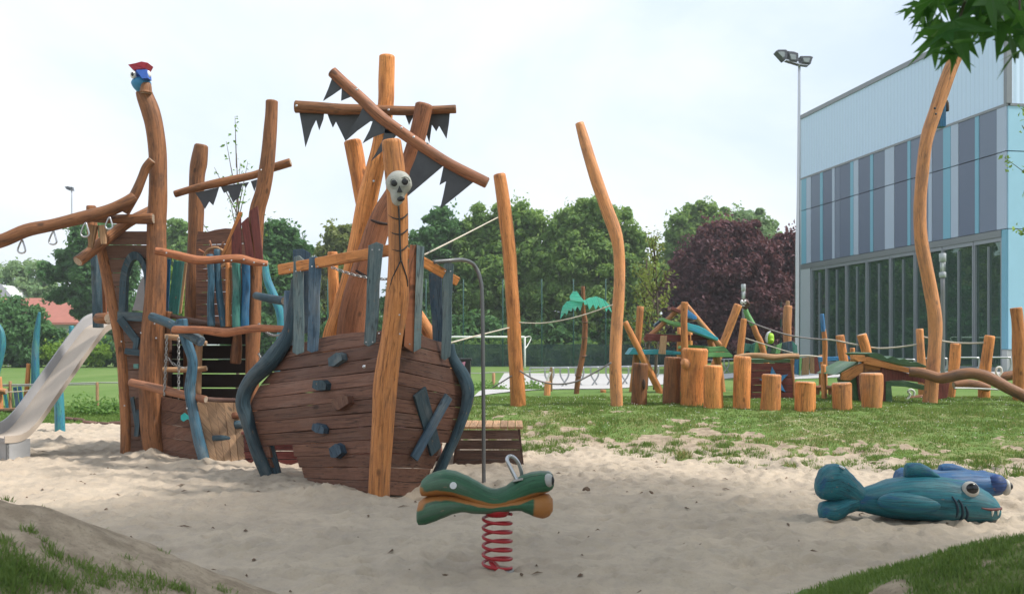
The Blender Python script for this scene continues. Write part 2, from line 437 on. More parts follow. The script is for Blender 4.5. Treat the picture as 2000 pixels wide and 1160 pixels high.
sky = N(nt, 'ShaderNodeTexSky', sky_type='NISHITA'); sky.sun_disc = False; sky.sun_elevation = el; sky.sun_rotation = az
sky.dust_density = 2.5; sky.air_density = 1.0; sky.ozone_density = 1.5
skc = N(nt, 'ShaderNodeVectorMath', operation='SCALE'); nt.links.new(sky.outputs[0], skc.inputs[0]); skc.inputs['Scale'].default_value = 1.0
tc = N(nt, 'ShaderNodeTexCoord').outputs['Generated']
mp = N(nt, 'ShaderNodeMapping'); nt.links.new(tc, mp.inputs[0]); mp.inputs['Scale'].default_value = (1, 1, 2.2); mp.inputs['Location'].default_value = (.35, .2, .1)
n1 = noise(nt, mp.outputs[0], 1.7, 6, .55, .4)
n2 = noise(nt, mp.outputs[0], .9, 3, .5, .2)
f = ramp(nt, math_(nt, 'ADD', math_(nt, 'MULTIPLY', n1, .6), math_(nt, 'MULTIPLY', n2, .4)), .34, .58, .70, .98)
cl = mixc(nt, ramp(nt, n1, .35, .65), (4.7, 5.45, 6.3, 1), (5.9, 6.25, 6.6, 1))   # thin cloud veil, in the units of the sky texture
nt.links.new(mixc(nt, f, skc.outputs[0], cl), bg.inputs[0]); bg.inputs[1].default_value = .10

# ============================================================ ground
def nz(x, y):
    """small relief of the sand and soil"""
    h = .022*(fbm(x*1.2, y*1.2, 3, 3)-.5)+.018*(fbm(x*5.3, y*5.3, 5, 4)-.5)
    return h
fx = np.arange(-9.2, 9.2, .034); fy = np.arange(1.0, 18.5, .034)
gx = np.concatenate([-np.geomspace(9.3, 900, 70)[::-1], fx, np.geomspace(9.3, 900, 70)])
gy = np.concatenate([-np.geomspace(1.2, 300, 22)[::-1], np.linspace(-1, .9, 14), fy, np.geomspace(18.6, 1500, 130)])
X, Y = np.meshgrid(gx, gy)
H = terrain(X, Y); near = ss((24-Y)/5)*ss((14-np.abs(X))/4)
Zg = H+nz(X, Y)*near
# trampled sand: thousands of shallow scuffs and footprints
i0 = 70; j0 = 36
step = .034
def scuffs(n, x0, x1, y0, y1, rr, dep):
    cx = rng.uniform(x0, x1, n); cy = rng.uniform(y0, y1, n); r = rng.uniform(*rr, n); a = rng.uniform(0, 3.14, n); dd = rng.uniform(*dep, n)
    for k in range(n):
        R = r[k]*3
        ia = max(0, int((cx[k]-R-fx[0])/step)); ib = min(len(fx), int((cx[k]+R-fx[0])/step)+2)
        ja = max(0, int((cy[k]-R-fy[0])/step)); jb = min(len(fy), int((cy[k]+R-fy[0])/step)+2)
        if ib <= ia or jb <= ja: continue
        sx = X[j0+ja:j0+jb, i0+ia:i0+ib]-cx[k]; sy = Y[j0+ja:j0+jb, i0+ia:i0+ib]-cy[k]
        u = (sx*math.cos(a[k])+sy*math.sin(a[k]))/r[k]; v = (-sx*math.sin(a[k])+sy*math.cos(a[k]))/(r[k]*.55)
        q = u*u+v*v
        SCF[j0+ja:j0+jb, i0+ia:i0+ib] += dd[k]*(-np.exp(-q)+.75*np.exp(-(np.sqrt(q)-1.7)**2*3))
SCF = np.zeros_like(X)
scuffs(12000, -9, 9, 4.6, 18.2, (.045, .085), (.008, .022))
scuffs(2600, -9, 9, 4.6, 18.2, (.08, .13), (.010, .028))
scuffs(160, -9, 9, 4.6, 17, (.2, .4), (.008, .022))
def masks(x, y):
    t = mound_t(x, y)
    onm = ss((x+3.0)/1.6)
    n = fbm(x*1.1, y*1.1, 21, 4); n2 = fbm(x*3.6, y*3.6, 31, 3)
    # grass on the long mound: ragged foot, bare worn patches on the slope, dense on top
    n3 = fbm(x*.75+3, y*.75, 71, 3)
    n4 = fbm(x*7.5, y*7.5, 81, 3)
    g = (ss((t+.02+(n2-.5)*.5)*7)*ss((t*1.9-.38+(n-.5)*1.5+(n2-.5)*2.0+(n4-.5)*2.2+(n3-.5)*1.0+.10+.50*ss((x-3.6)/2.0)*ss(t*4))*2.6))*onm
    lawn = ss((y-18.1-(n-.5)*.8)/.5)*(1-onm)
    lawn = np.maximum(lawn, ss((y-19.5)/1.5))
    g = np.maximum(g, lawn)
    # banks in the foreground
    bl, br = banks(x, y)
    fgl = ss((2.75-y+(n-.5)*.9)*1.8)*ss((n2*1.1+n*.8-1.10)*4)*(bl > .12)
    fgr = ss((br-.06+(n2-.5)*.12)*9)*ss((n+n2*.6-.52)*5)
    behind = ss((2.2-y)/.8)
    g = np.maximum(g, np.maximum(np.maximum(fgl*(x < 1.8), fgr), behind))
    d = np.maximum(ss((bl-.09+(n2-.5)*.16+(n-.5)*.14)*5), np.maximum(ss((br-.07+(n2-.5)*.1)*6), np.maximum(ss(t*5-.1)*onm, behind)))
    d = np.maximum(d, ss((y-17.9)/.4))
    return np.clip(g, 0, 1), np.clip(d, 0, 1)
g_, d_ = masks(X, Y)
Zg = Zg+SCF*(1-.75*d_)*near+d_*near*(.040*(fbm(X*5.5, Y*5.5, 101, 3)-.5)+.020*(fbm(X*15, Y*15, 111, 2)-.5))
nyy, nxx = X.shape
v = np.stack([X, Y, Zg], -1).reshape(-1, 3)
ii = np.arange(nyy*nxx).reshape(nyy, nxx)
fq = np.stack([ii[:-1, :-1], ii[:-1, 1:], ii[1:, 1:], ii[1:, :-1]], -1).reshape(-1, 4)
m, nt, bs = newmat('sand, soil and lawn')
tco = N(nt, 'ShaderNodeTexCoord').outputs['Object']
s1 = noise(nt, tco, 60, 4, .7); s2 = noise(nt, tco, 1.1, 4, .6); s3 = noise(nt, tco, 300, 2, .6); s4 = noise(nt, tco, 9, 4, .6); f0 = noise(nt, tco, 3.2, 5, .65)
sand = mixc(nt, ramp(nt, s2, .35, .7), (.475, .395, .305, 1), (.395, .328, .256, 1))
sand = mixc(nt, ramp(nt, s4, .42, .7, 0, .4), sand, (.33, .285, .24, 1))
sand = mixc(nt, ramp(nt, s1, .55, .75, 0, .5), sand, (.25, .21, .17, 1))
sand = mixc(nt, ramp(nt, s3, .62, .8, 0, .5), sand, (.60, .53, .44, 1))
dirt = mixc(nt, ramp(nt, s4, .35, .65), (.40, .32, .235, 1), (.27, .21, .15, 1))
dirt = mixc(nt, ramp(nt, s1, .5, .75, 0, .6), dirt, (.10, .08, .06, 1))
dirt = mixc(nt, ramp(nt, f0, .55, .7, 0, .35), dirt, (.40, .33, .245, 1))
base = mixc(nt, attr(nt, 'dirt'), sand, dirt)
far = N(nt, 'ShaderNodeMapping'); nt.links.new(tco, far.inputs[0]); far.inputs['Scale'].default_value = (.35, .10, 1)
f1 = noise(nt, far.outputs[0], 1.2, 5, .65); f2 = noise(nt, tco, 14, 5, .7); f3 = noise(nt, tco, 70, 3, .7)
gr = mixc(nt, ramp(nt, f1, .35, .65), (.095, .18, .038, 1), (.145, .22, .062, 1))
gr = mixc(nt, ramp(nt, f2, .45, .7, 0, .55), gr, (.05, .10, .02, 1))
gr = mixc(nt, ramp(nt, f3, .5, .75, 0, .6), gr, (.24, .235, .10, 1))
tawn = mixc(nt, ramp(nt, s4, .3, .7), (.24, .22, .11, 1), (.13, .19, .055, 1))
gr = mixc(nt, math_(nt, 'MULTIPLY', ramp(nt, s2, .42, .62), attr(nt, 'slope')), gr, tawn)
gm = math_(nt, 'ADD', attr(nt, 'grass'), math_(nt, 'MULTIPLY', math_(nt, 'SUBTRACT', f2, .5), .8))
col = mixc(nt, ramp(nt, gm, .35, .62), base, gr)
nt.links.new(col, bs.inputs['Base Color']); bs.inputs['Roughness'].default_value = .92; bs.inputs['Specular IOR Level'].default_value = .15
bump(nt, bs, math_(nt, 'ADD', math_(nt, 'MULTIPLY', s4, .7), math_(nt, 'ADD', math_(nt, 'MULTIPLY', s1, .35), math_(nt, 'MULTIPLY', f2, .5))), .55, .03)
gnd = rawmesh('ground', v, fq, m, None, True)
for nm, arr in (('grass', g_), ('dirt', d_), ('slope', ss((1.05-mound_t(X, Y))*2.5)*ss((X+3)/1.6))):
    a = gnd.data.attributes.new(nm, 'FLOAT', 'POINT'); a.data.foreach_set('value', arr.astype(np.float32).ravel())
tag(gnd, kind='structure')

# paved ground behind the mound
def sheet(name, pix, mat, lift, kind='structure', n=14):
    """quadrilateral of ground corners draped on the terrain"""
    c = [G(*p) for p in pix]; vs = []; fs = []
    for j in range(n+1):
        for i in range(n+1):
            u, w_ = i/n, j/n
            p = c[0].lerp(c[1], u).lerp(c[3].lerp(c[2], u), w_); vs.append((p.x, p.y, gz(p.x, p.y)+lift))
    for j in range(n):
        for i in range(n):
            a = j*(n+1)+i; fs.append((a, a+1, a+n+2, a+n+1))
    return tag(rawmesh(name, vs, fs, mat, None, True), kind=kind)
PAVE = plain('pale paving', (.43, .42, .41), .8, 0, .12, 3, .1)
sheet('paved_path', [(925, 776), (1225, 757), (1500, 724), (985, 729)], PAVE, .02)
sheet('pavement', [(1520, 742), (1962, 736), (2100, 730), (1500, 727)], PAVE, .02)

# ------------------------------------------------------------ grass blades
GRASS = leafmat('grass blades', (.075, .15, .03), (.21, .29, .08), .4, .6)
STRAW = leafmat('dry grass blades', (.30, .26, .11), (.44, .37, .19), .3, .7)
def blades(name, x, y, hgt, wid, mat, lean=.6, label=None):
    n = len(x); z = terrain(x, y)+nz(x, y)*ss((24-y)/5)-.004
    a = rng.uniform(0, 6.283, n); la = rng.uniform(0, 6.283, n); ll = rng.uniform(.1, lean, n)*hgt
    b = np.stack([x, y, z], 1); dx = np.stack([np.cos(a), np.sin(a), 0*a], 1)*wid[:, None]*.5
    tip = b+np.stack([np.cos(la)*ll, np.sin(la)*ll, hgt*np.sqrt(np.maximum(.15, 1-(ll/hgt)**2))], 1)
    mid = (b*.45+tip*.55)+np.stack([0*z, 0*z, hgt*.12], 1)
    vs = np.stack([b-dx, b+dx, mid+dx*.8, tip, mid-dx*.8], 1).reshape(-1, 3)
    k = np.arange(n)*5
    q = np.stack([k, k+1, k+2, k+4], 1); 
    t3 = np.stack([k+4, k+2, k+3, k+3], 1)
    me_f = np.concatenate([q, ]); tr = np.stack([k+4, k+2, k+3], 1)
    # write as triangles to keep one face size
    tri = np.concatenate([np.stack([k, k+1, k+2], 1), np.stack([k, k+2, k+4], 1), tr])
    tint = np.repeat(np.clip(rng.normal(.45, .25, n)+(fbm(x*2, y*2, 41, 3)-.5), 0, 1), 5)
    o = rawmesh(name, vs, tri, mat, tint)
    return tag(o, kind='stuff')
def scatter(n, x0, x1, y0, y1, thr=.5, spread=.35, lo=0.):
    x = rng.uniform(x0, x1, n); y = rng.uniform(y0, y1, n)
    g, d = masks(x, y)
    keep = (g+rng.uniform(-spread, spread, n)) > thr
    return x[keep], y[keep]
x, y = scatter(300000, -2.6, 10, 10.2, 19, .5, .45)
t = mound_t(x, y); fl = fbm(x*2.3, y*2.3, 51, 3)
hh = rng.uniform(.018, .042, len(x))*(1+1.0*ss((fl-.5)*5))*(1+1.3*ss((.16-t)*8))
k = rng.uniform(0, 1, len(x)) < .16+.40*ss((.75-t)*1.6)*(1-.7*ss((x-3.2)/2))
blades('mound_grass', x[~k], y[~k], hh[~k], rng.uniform(.006, .013, (~k).sum()), GRASS, .9)
blades('dry_grass', x[k], y[k], hh[k]*.8, rng.uniform(.005, .010, k.sum()), STRAW, .95)
# tufts along the foot of the slope
tx, ty, th_ = [], [], []
for i in range(110):
    cx = rng.uniform(-.3, 7.5); cy = float(edge_y(np.array(cx)))+abs(rng.normal(.0, .75))-.12; r = rng.uniform(.04, .17); n = int(230*r/.12)
    tx.append(cx+rng.normal(0, r*.6, n)); ty.append(cy+rng.normal(0, r*.6, n)); th_.append(rng.uniform(.03, .08, n)*(.6+r*3))
blades('grass_tufts', np.concatenate(tx), np.concatenate(ty), np.concatenate(th_), rng.uniform(.005, .010, sum(map(len, tx))), GRASS, .9)
# near banks
x, y = scatter(150000, -5, 1.4, 1.6, 4.6); blades('bank_grass', x, y, rng.uniform(.012, .036, len(x))*(.5+1.2*fbm(x*3, y*3, 61, 3)), rng.uniform(.003, .007, len(x)), GRASS, .9)
x, y = scatter(230000, .9, 7, 2.4, 6.2); blades('shaded_grass', x, y, rng.uniform(.02, .06, len(x)), rng.uniform(.003, .007, len(x)), GRASS, .9)
# loose clumps on the near left bank
tx, ty, th_ = [], [], []
for (px, py, r, k_, h_) in ((15, 975, .02, 30, .03), (60, 985, .02, 30, .03), (90, 996, .02, 24, .03), (150, 1012, .02, 30, .03), (210, 1034, .02, 30, .03), (320, 1080, .02, 20, .03), (25, 1102, .10, 600, .05), (70, 1122, .09, 560, .05), (8, 1062, .05, 110, .04), (60, 1040, .03, 60, .045), (92, 1066, .03, 50, .035), (110, 1090, .05, 110, .045), (170, 1112, .05, 130, .04), (235, 1130, .06, 180, .045), (190, 1140, .06, 150, .04), (300, 1142, .06, 200, .045), (355, 1152, .04, 120, .045), (250, 1098, .03, 40, .035), (140, 1152, .07, 220, .045), (30, 1152, .09, 360, .045), (440, 1157, .04, 50, .04), (0, 1130, .08, 360, .05), (280, 1158, .07, 220, .04)):
    c = G(px, py); tx.append(c.x+rng.normal(0, r*.6, k_)); ty.append(c.y+rng.normal(0, r*.6, k_)); th_.append(rng.uniform(.35, 1.1, k_)*h_)
blades('bank_tufts', np.concatenate(tx), np.concatenate(ty), np.concatenate(th_), rng.uniform(.0025, .0055, sum(map(len, tx))), GRASS, .95)
x, y = scatter(150000, -5, 6, -2.0, 2.7); blades('near_grass', x, y, rng.uniform(.015, .045, len(x)), rng.uniform(.003, .007, len(x)), GRASS, .9)
# lawn edge by the left play area
x, y = scatter(60000, -12, -2.5, 17.6, 23); blades('lawn_grass', x, y, rng.uniform(.03, .08, len(x)), rng.uniform(.008, .016, len(x)), GRASS, .8)
# white clover heads
x, y = scatter(900, -1, 10, 13, 18.5, .8, .1)
cz = terrain(x, y)+.03; vs = []; fs = []
for i in range(len(x)):
    b = len(vs); r = random.uniform(.005, .009)
    for q in [(r, 0, 0), (0, r, 0), (-r, 0, 0), (0, -r, 0), (0, 0, r), (0, 0, -r)]: vs.append((x[i]+q[0], y[i]+q[1], cz[i]+q[2]))
    for q in [(0, 1, 4), (1, 2, 4), (2, 3, 4), (3, 0, 4), (1, 0, 5), (2, 1, 5), (3, 2, 5), (0, 3, 5)]: fs.append([b+e for e in q])
tag(rawmesh('clover_flowers', vs, fs, plain('clover white', (.7, .7, .62), .8)), kind='stuff')
# leaf litter and twigs on the sand
vs = []; fs = []; tn = []
for i in range(330):
    px_, py_ = random.uniform(-6.5, 6.5), random.uniform(5, 13.5)
    if terrain(px_, py_) > .12: continue
    z = gz(px_, py_)+float(nz(np.array(px_), np.array(py_)))+.012; a = random.uniform(0, 6.3); L = random.choice([.02, .03, .05, .09])*random.uniform(.6, 1.1); wd = random.uniform(.006, .013) if L > .04 else L*.5
    c, s_ = math.cos(a), math.sin(a); b = len(vs)
    for (u, w_, zz) in ((-L, 0, 0), (0, -wd, .008), (L, 0, .004), (0, wd, .008), (0, 0, .018)): vs.append((px_+u*c-w_*s_, py_+u*s_+w_*c, z+zz)); tn.append(random.random())
    for q in ((0, 1, 4), (1, 2, 4), (2, 3, 4), (3, 0, 4)): fs.append([b+e for e in q])
tag(rawmesh('leaf_litter', vs, fs, plain('dry leaf brown', (.12, .075, .045), .8), tn), kind='stuff')
# clods of soil
for (px, py, r, lab) in ((1145, 960, .035, 'brown clod of soil on the sand nearest the spring rider'), (1270, 966, .028, 'small brown clod of soil lying alone right of the other clod on the sand'),
                         (1585, 926, .03, 'small brown clod behind the tail of the teal shark')):
    c = G(px, py); b = MB(); b.ell(V(c.x, c.y, c.z+r*.5), r, 0, None, 14, 9, .5, lambda q, u: q*(.75+.5*float(vnoise(u.x*2.5+px, u.y*2.5+u.z*1.7, 7))))
    tag(b.build('soil_clod', plain('clod brown', (.13, .085, .055), .95, 0, .4, 40, .6), None, c), lab, 'soil clod', 'soil clods on the sand')
# ============================================================ bow of the pirate ship
BOWD, RIBL, RIBR = 9.58, 10.7, 10.4
def lerp_tab(tab, t):
    for i in range(len(tab)-1):
        if t <= tab[i+1][0] or i == len(tab)-2:
            a, b = tab[i], tab[i+1]; u = (t-a[0])/(b[0]-a[0]); return a[1]+(b[1]-a[1])*u, a[2]+(b[2]-a[2])*u
BL_ = [(0, 741, 966), (.3, 747, 868), (.6, 758, 770), (.8, 764, 706), (1, 770, 640)]
RL_ = [(0, 530, 950), (.1, 522, 926), (.23, 508, 900), (.41, 494, 851), (.48, 490, 830), (.55, 487, 812), (.63, 488, 791), (.76, 512, 748), (.88, 545, 712), (1, 568, 672)]
RR_ = [(0, 838, 970), (.11, 850, 934), (.205, 862, 903), (.36, 888, 858), (.58, 901, 797), (.67, 902, 775), (.76, 899, 750), (.81, 894, 728), (1, 872, 668)]
def hull(side, s, t, out=0.):
    bx, by = lerp_tab(BL_, t); rx, ry = lerp_tab(RL_ if side < 0 else RR_, t)
    b = P(bx, by, BOWD); r = P(rx, ry, RIBL if side < 0 else RIBR)
    e = r-b; n = e.cross(V(0, 0, 1)).normalized()
    if n.y > 0: n = -n
    return b.lerp(r, s)+n*(out+.02*math.sin(math.pi*min(1, s))*(.6+.4*math.sin(math.pi*t)))
def proj(p): return 1000+p.x/p.y*F, HY-(p.z-CAMZ)/p.y*F
def hull_at(side, px, py):
    best = None
    for i in range(41):
        for j in range(41):
            q = proj(hull(side, i/40, j/40)); e = (q[0]-px)**2+(q[1]-py)**2
            if best is None or e < best[0]: best = (e, i/40, j/40)
    return best[1], best[2]
base = G(741, 968)
bow = thing('pirate_ship_bow', 'bow of a wooden pirate ship with plank hull, skull topped post and slate blue palings', 'play ship', base)
def hull_side(side):
    b = MB(); n = 12 if side < 0 else 12
    for k in range(n):
        wide = .0030 if k in (4, 9) else .0014
        t0, t1 = k/n+.0008, (k+1)/n-wide
        s0, s1 = 0, 1
        tint = random.random(); jit = random.uniform(-.03, .03)
        segs = [(0, 1)]
        if side < 0:
            if k < 2: segs = [(0, .625+.01*k)]
            elif k == 2: segs = [(0, .655), (.9, 1)]
            elif k == 3: segs = [(0, .675), (.88, 1)]
        else:
            if k == 0: segs = [(0, .93)]
            elif t1 < .34: segs = [(0, .84+jit)]
        for (a, c) in segs:
            m = 8; o = random.random()*20
            rows = []
            for i in range(m+1):
                s = a+(c-a)*i/m
                sag0 = .0012*math.sin(i*.8+k*2.1); tt1 = t1 if not (k == n-1) else t1+.012*math.sin(s*5+side)
                rows.append((hull(side, s, t0+sag0, .015), hull(side, s, tt1+sag0*.7, .015), hull(side, s, tt1+sag0*.7, -.018), hull(side, s, t0+sag0, -.018)))
            base_ = len(b.v); L = 0
            for i, r in enumerate(rows):
                for q in r: b.v.append(q); b.t.append(tint)
            for i in range(m):
                l0, l1 = i/m*1.5, (i+1)/m*1.5
                A = base_+i*4; B = A+4
                for (p, q) in ((0, 1), (1, 2), (2, 3), (3, 0)):
                    f = (A+p, A+q, B+q, B+p) if side > 0 else (A+q, A+p, B+p, B+q)
                    u0, u1 = ((0, .11), (.11, .14), (.14, .25), (.25, .28))[p]
                    uv = [(o+u0, o+l0), (o+u1, o+l0), (o+u1, o+l1), (o+u0, o+l1)]
                    if side < 0: uv = [uv[1], uv[0], uv[3], uv[2]]
                    b.face(f, uv, 0, False)
            b.face((base_, base_+1, base_+2, base_+3) if side < 0 else (base_+3, base_+2, base_+1, base_), [(o, o)]*4)
            e = base_+m*4
            b.face((e+3, e+2, e+1, e) if side < 0 else (e, e+1, e+2, e+3), [(o, o)]*4)
    return b.build('hull_side', W_DK, bow, bevel=.007)
hull_side(-1); hull_side(1)
bk_ = MB()  # added planks inside the hull that keep daylight out of the seams
for k in range(7):
    t0, t1 = .37+k*.083, .37+(k+1)*.083-.004; a, b_, c, d = hull(-1, .97, t0, -.06), hull(1, .97, t0, -.06), hull(1, .97, t1, -.06), hull(-1, .97, t1, -.06)
    bk_.prism([a, b_, c, d], V(0, .03, 0), 0, V(1, 0, 0))
bk_.build('seam_light_block', W_DK, bow)
# post with carved skull
bp = log('bow_post', [(764, 274, 38), (771, 340, 40), (776, 400, 40), (778, 480, 38), (777, 540, 40), (775, 585, 45), (766, 660, 43), (757, 720, 46), (751, 770, 48), (746, 850, 44), (740, 968, 43)], 9.45, W_OR, bow, None, .05, .2, n=20)
sk = MB(); SD = 9.23
def interp_(tab, x):
    for a, b in zip(tab, tab[1:]):
        if x <= b[0]: return a[1]+(b[1]-a[1])*(x-a[0])/(b[0]-a[0])
    return tab[-1][1]
def px2(px, py, d): return P(px, py, d)
c0 = px2(778, 360, SD); u = SD/F
c0 = px2(778, 368, SD)
def skshape(q, n_):
    w = interp_([(-1, .30), (-.85, .47), (-.55, .52), (-.30, .56), (-.05, .84), (.25, 1.0), (.6, 1.0), (1, .95)], n_.z)
    f = interp_([(-1, .8), (-.5, .9), (-.1, .8), (.15, .92), (.5, 1.), (1, 1)], n_.z)
    h = math.sqrt(max(0, 1-n_.z*n_.z)); e = h**.55/max(h, 1e-6) if n_.z < -.2 else h**.8/max(h, 1e-6)
    return V(q.x*w*e, q.y*e*(f if n_.y < 0 else 1), q.z)
sk.ell(c0, (27*u, 20*u, 34*u), 0, Matrix.Rotation(.10, 3, 'Y'), 32, 26, .5, skshape)
skull = sk.build('skull', BONE, bow)
YF = SD-.088
for (px, py, rx, rz) in ((770, 358, 6.5, 6.5), (791, 355, 6.5, 6.5)):
    s_ = MB(); s_.ell(px2(px, py, YF+.002), (rx*u, .014, rz*u), 0, None, 16, 10); s_.build('eye_socket', BLACK, skull)
    r_ = MB(); r_.tube([(px2(px+9.5*math.cos(a), py-9.5*math.sin(a), YF+.012), .0075) for a in [i*2*math.pi/14 for i in range(15)]], 6, 1, 0, 0, 0, 0); r_.build('brow', BONE, skull)
MB().prism([px2(780, 363, YF-.006), px2(775, 376, YF-.006), px2(786, 375, YF-.006)], V(0, .03, 0)).build('nose_hole', BLACK, skull)
MB().ell(px2(783, 389, YF+.012), (7.5*u, .02, 5*u), 0, Matrix.Rotation(-.15, 3, 'Y'), 16, 10).build('mouth_hole', BLACK, skull)
# carved ribs on the post: dark grooves
def onpost(px, py): 
    pts = [(764, 274, 19), (771, 340, 20), (776, 400, 20), (778, 480, 19), (777, 540, 20), (775, 585, 22), (766, 660, 21)]
    for a, b in zip(pts, pts[1:]):
        if a[1] <= py <= b[1]:
            q = (py-a[1])/(b[1]-a[1]); cx = a[0]+(b[0]-a[0])*q; r = (a[2]+(b[2]-a[2])*q)
            x = max(-.97, min(.97, (px-cx)/r)); return P(px, py, 9.45-r/F*9.45*math.sqrt(1-x*x)-.001)
cv = MB()
def groove(pp, w): cv.tube([(onpost(*q), w) for q in pp], 6, 3, 0, 0, 0, 0, .5)
groove([(778, 398), (780, 430), (781, 470), (783, 508)], .0085)
for yy in (423, 453, 485): groove([(759+(yy-420)*.04, yy-3), (768, yy+3), (781, yy+5), (790, yy+1), (796, yy-5)], .007)
groove([(783, 508), (775, 525), (766, 545), (760, 570)], .007); groove([(783, 508), (789, 525), (795, 545), (796, 560)], .007)
cv.build('carved_bones', plain('dark carved groove', (.03, .025, .022), .7), bow)
# ribs
log('hull_rib', [(578, 545, 16), (573, 600, 20), (563, 655, 26), (528, 706, 32), (490, 742, 30), (474, 782, 28), (484, 822, 28), (500, 875, 28), (530, 946, 30)], 10.62, W_DT, bow, None, .15, .15)
log('hull_rib', [(878, 672, 20), (884, 698, 22), (906, 735, 26), (914, 770, 26), (902, 818, 22), (884, 862, 22), (866, 905, 22), (852, 945, 22)], 10.35, W_DT, bow, None, .15, .15)
bd('cleat_board', (522, 852), (544, 942), 16, 10.62, W_DT, bow, .04, w1=20)
bd('cleat_board', (878, 868), (846, 935), 14, 10.4, W_DT, bow, .04)
# rails and palings
bd('railing', (547, 527), (772, 487), 20, (10.55, 9.62), W_OR, bow, .07, bevel=.01)
bd('railing', (772, 480), (892, 549), 19, (9.62, 10.35), W_OR, bow, .07, bevel=.01)
for (a, b, w, w1, d, mt) in (((589, 488), (588, 650), 34, 32, 10.62, W_SL), ((583, 501), (582, 690), 19, 22, 10.36, W_SG), ((616, 503), (610, 686), 25, 21, 10.2, W_SL),
                             ((734, 475), (722, 674), 29, 23, 9.58, W_SG), ((850, 534), (857, 690), 26, 22, 10.5, W_SL), ((876, 513), (870, 701), 20, 18, 10.15, W_SG)):
    pb = P(*a, d); q = MB(); p1 = P(*b, d); wv = w/2/F*d; w1v = w1/2/F*d; k = random.uniform(-.02, .02)
    pts = [pb+V(-wv, 0, -.015+k), pb+V(wv*.1, 0, .012), pb+V(wv, 0, -.02-k), pb.lerp(p1, .4)+V((wv+w1v)/2-.006, 0, 0), pb.lerp(p1, .7)+V((wv+w1v)/2+.006, 0, 0), p1+V(w1v, 0, .02-k), p1+V(-w1v*.2, 0, -.015), p1+V(-w1v, 0, .012), pb.lerp(p1, .6)+V(-(wv+w1v)/2+.008, 0, 0), pb.lerp(p1, .3)+V(-(wv+w1v)/2-.004, 0, 0)]
    q.prism(pts, V(0, .03, 0), 0, p1-pb).build('paling', mt, bow, bevel=.004)
q = MB(); q.prism([P(800, 478, 9.55), P(814, 479, 9.60), P(809, 690, 9.66), P(789, 676, 9.6)], V(.008, .03, 0), 0, P(812, 480, 9.5)-P(800, 685, 9.5)); q.build('paling', W_RB, bow, bevel=.003)
q = MB(); q.prism([P(814, 478, 9.58), P(829, 482, 9.75), P(822, 680, 9.8), P(808, 688, 9.64)], V(-.01, .03, 0), 0, P(812, 480, 9.5)-P(800, 685, 9.5)); q.build('paling', W_SG, bow, bevel=.003)
for (px, py, d) in ((578, 530, 10.33), (587, 530, 10.33), (609, 521, 10.17), (621, 521, 10.17), (566, 527, 10.4), (711, 716, 9.3), (740, 651, 9.3), (781, 652, 9.3), (780, 615, 9.28), (745, 618, 9.3), (727, 488, 9.54), (741, 488, 9.54), (715, 668, 9.54), (728, 668, 9.54), (800, 672, 9.58), (869, 530, 10.1), (880, 530, 10.1)):
    bolt(px, py, d, bow, .010 if (px, py) != (711, 716) else .022)
# climbing holds on the hull
def hold(px, py, w, h, rot, mat, side=-1):
    s, t = hull_at(side, px, py); c = hull(side, s, t, .015); ax = (hull(side, min(1, s+.05), t)-hull(side, max(0, s-.05), t)).normalized()
    if ax.x < 0: ax = -ax
    n = ax.cross(V(0, 0, 1)).normalized()
    if n.y > 0: n = -n
    k = c.y/F; W, Hh = w/2*k, h/2*k; r = math.radians(rot); U = ax*math.cos(r)+V(0, 0, 1)*math.sin(r); Wv = n.cross(U).normalized()
    if Wv.z < 0: Wv = -Wv
    b = MB()
    outl = [(-1, -.5), (-.85, .9), (.5, 1), (1, .35), (.95, -.8), (-.3, -1)]
    b_ = [c+U*(x*W)+Wv*(y*Hh) for x, y in outl]; f_ = [c+n*.075+U*(x*W*.86+.006)+Wv*(y*Hh*.8+.004) for x, y in outl]
    i0 = len(b.v); b.v += b_+f_; b.t += [random.random()]*12
    N_ = 6; o = random.random()*9
    b.face(tuple(range(N_, 2*N_)) if (f_[1]-f_[0]).cross(f_[2]-f_[0]).dot(n) > 0 else tuple(range(2*N_-1, N_-1, -1)), [(y*Hh+o, x*W+o) for x, y in outl])
    for i in range(N_): j = (i+1) % N_; b.face((i, j, N_+j, N_+i), [(o, o), (o, o+.05), (o+.07, o+.05), (o+.07, o)])
    return b.build('climbing_hold', mat, bow, bevel=.006)
hold(668, 703, 44, 24, 18, W_DT); hold(634, 751, 42, 22, -6, W_DT); hold(674, 786, 48, 26, 18, W_DK); hold(634, 833, 38, 19, -14, W_SL); hold(663, 880, 34, 28, 22, W_SL)
# cross of two boards nailed on the hull
def hb(a, b, w, w1, lift, mat):
    s, t = hull_at(1, *a); p = hull(1, s, t, lift); s2, t2 = hull_at(1, *b); q = hull(1, s2, t2, lift)
    e = hull(1, .8, .5)-hull(1, .3, .5); n = e.cross(V(0, 0, 1)).normalized(); n = -n if n.y > 0 else n
    return MB().board(p, q, w/F*10, .03, n, 0, None, w1/F*10).build('cross_board', mat, bow, bevel=.004)
hb((815, 763), (845, 882), 36, 32, .035, W_DT); hb((866, 774), (797, 892), 21, 20, .067, W_SL)
# sliding pole
pd = GD(944, 945)
t_ = [(P(846, 512, 10.0), .021), (P(880, 509, 10.1), .021), (P(905, 508, 10.25), .021), (P(926, 518, 10.4), .021), (P(938, 545, pd), .021), (P(942, 590, pd), .021), (P(944, 760, pd), .021), (P(945, 945, pd), .021), (P(945, 970, pd), .021)]
MB().tube(t_, 12, 6, 0, 0, 0).build('sliding_pole', STEELD, bow)
MB().chain(P(648, 522, 10.5), P(772, 545, 10.2), .006, .05, .04).build('chain', CHAIN, bow)
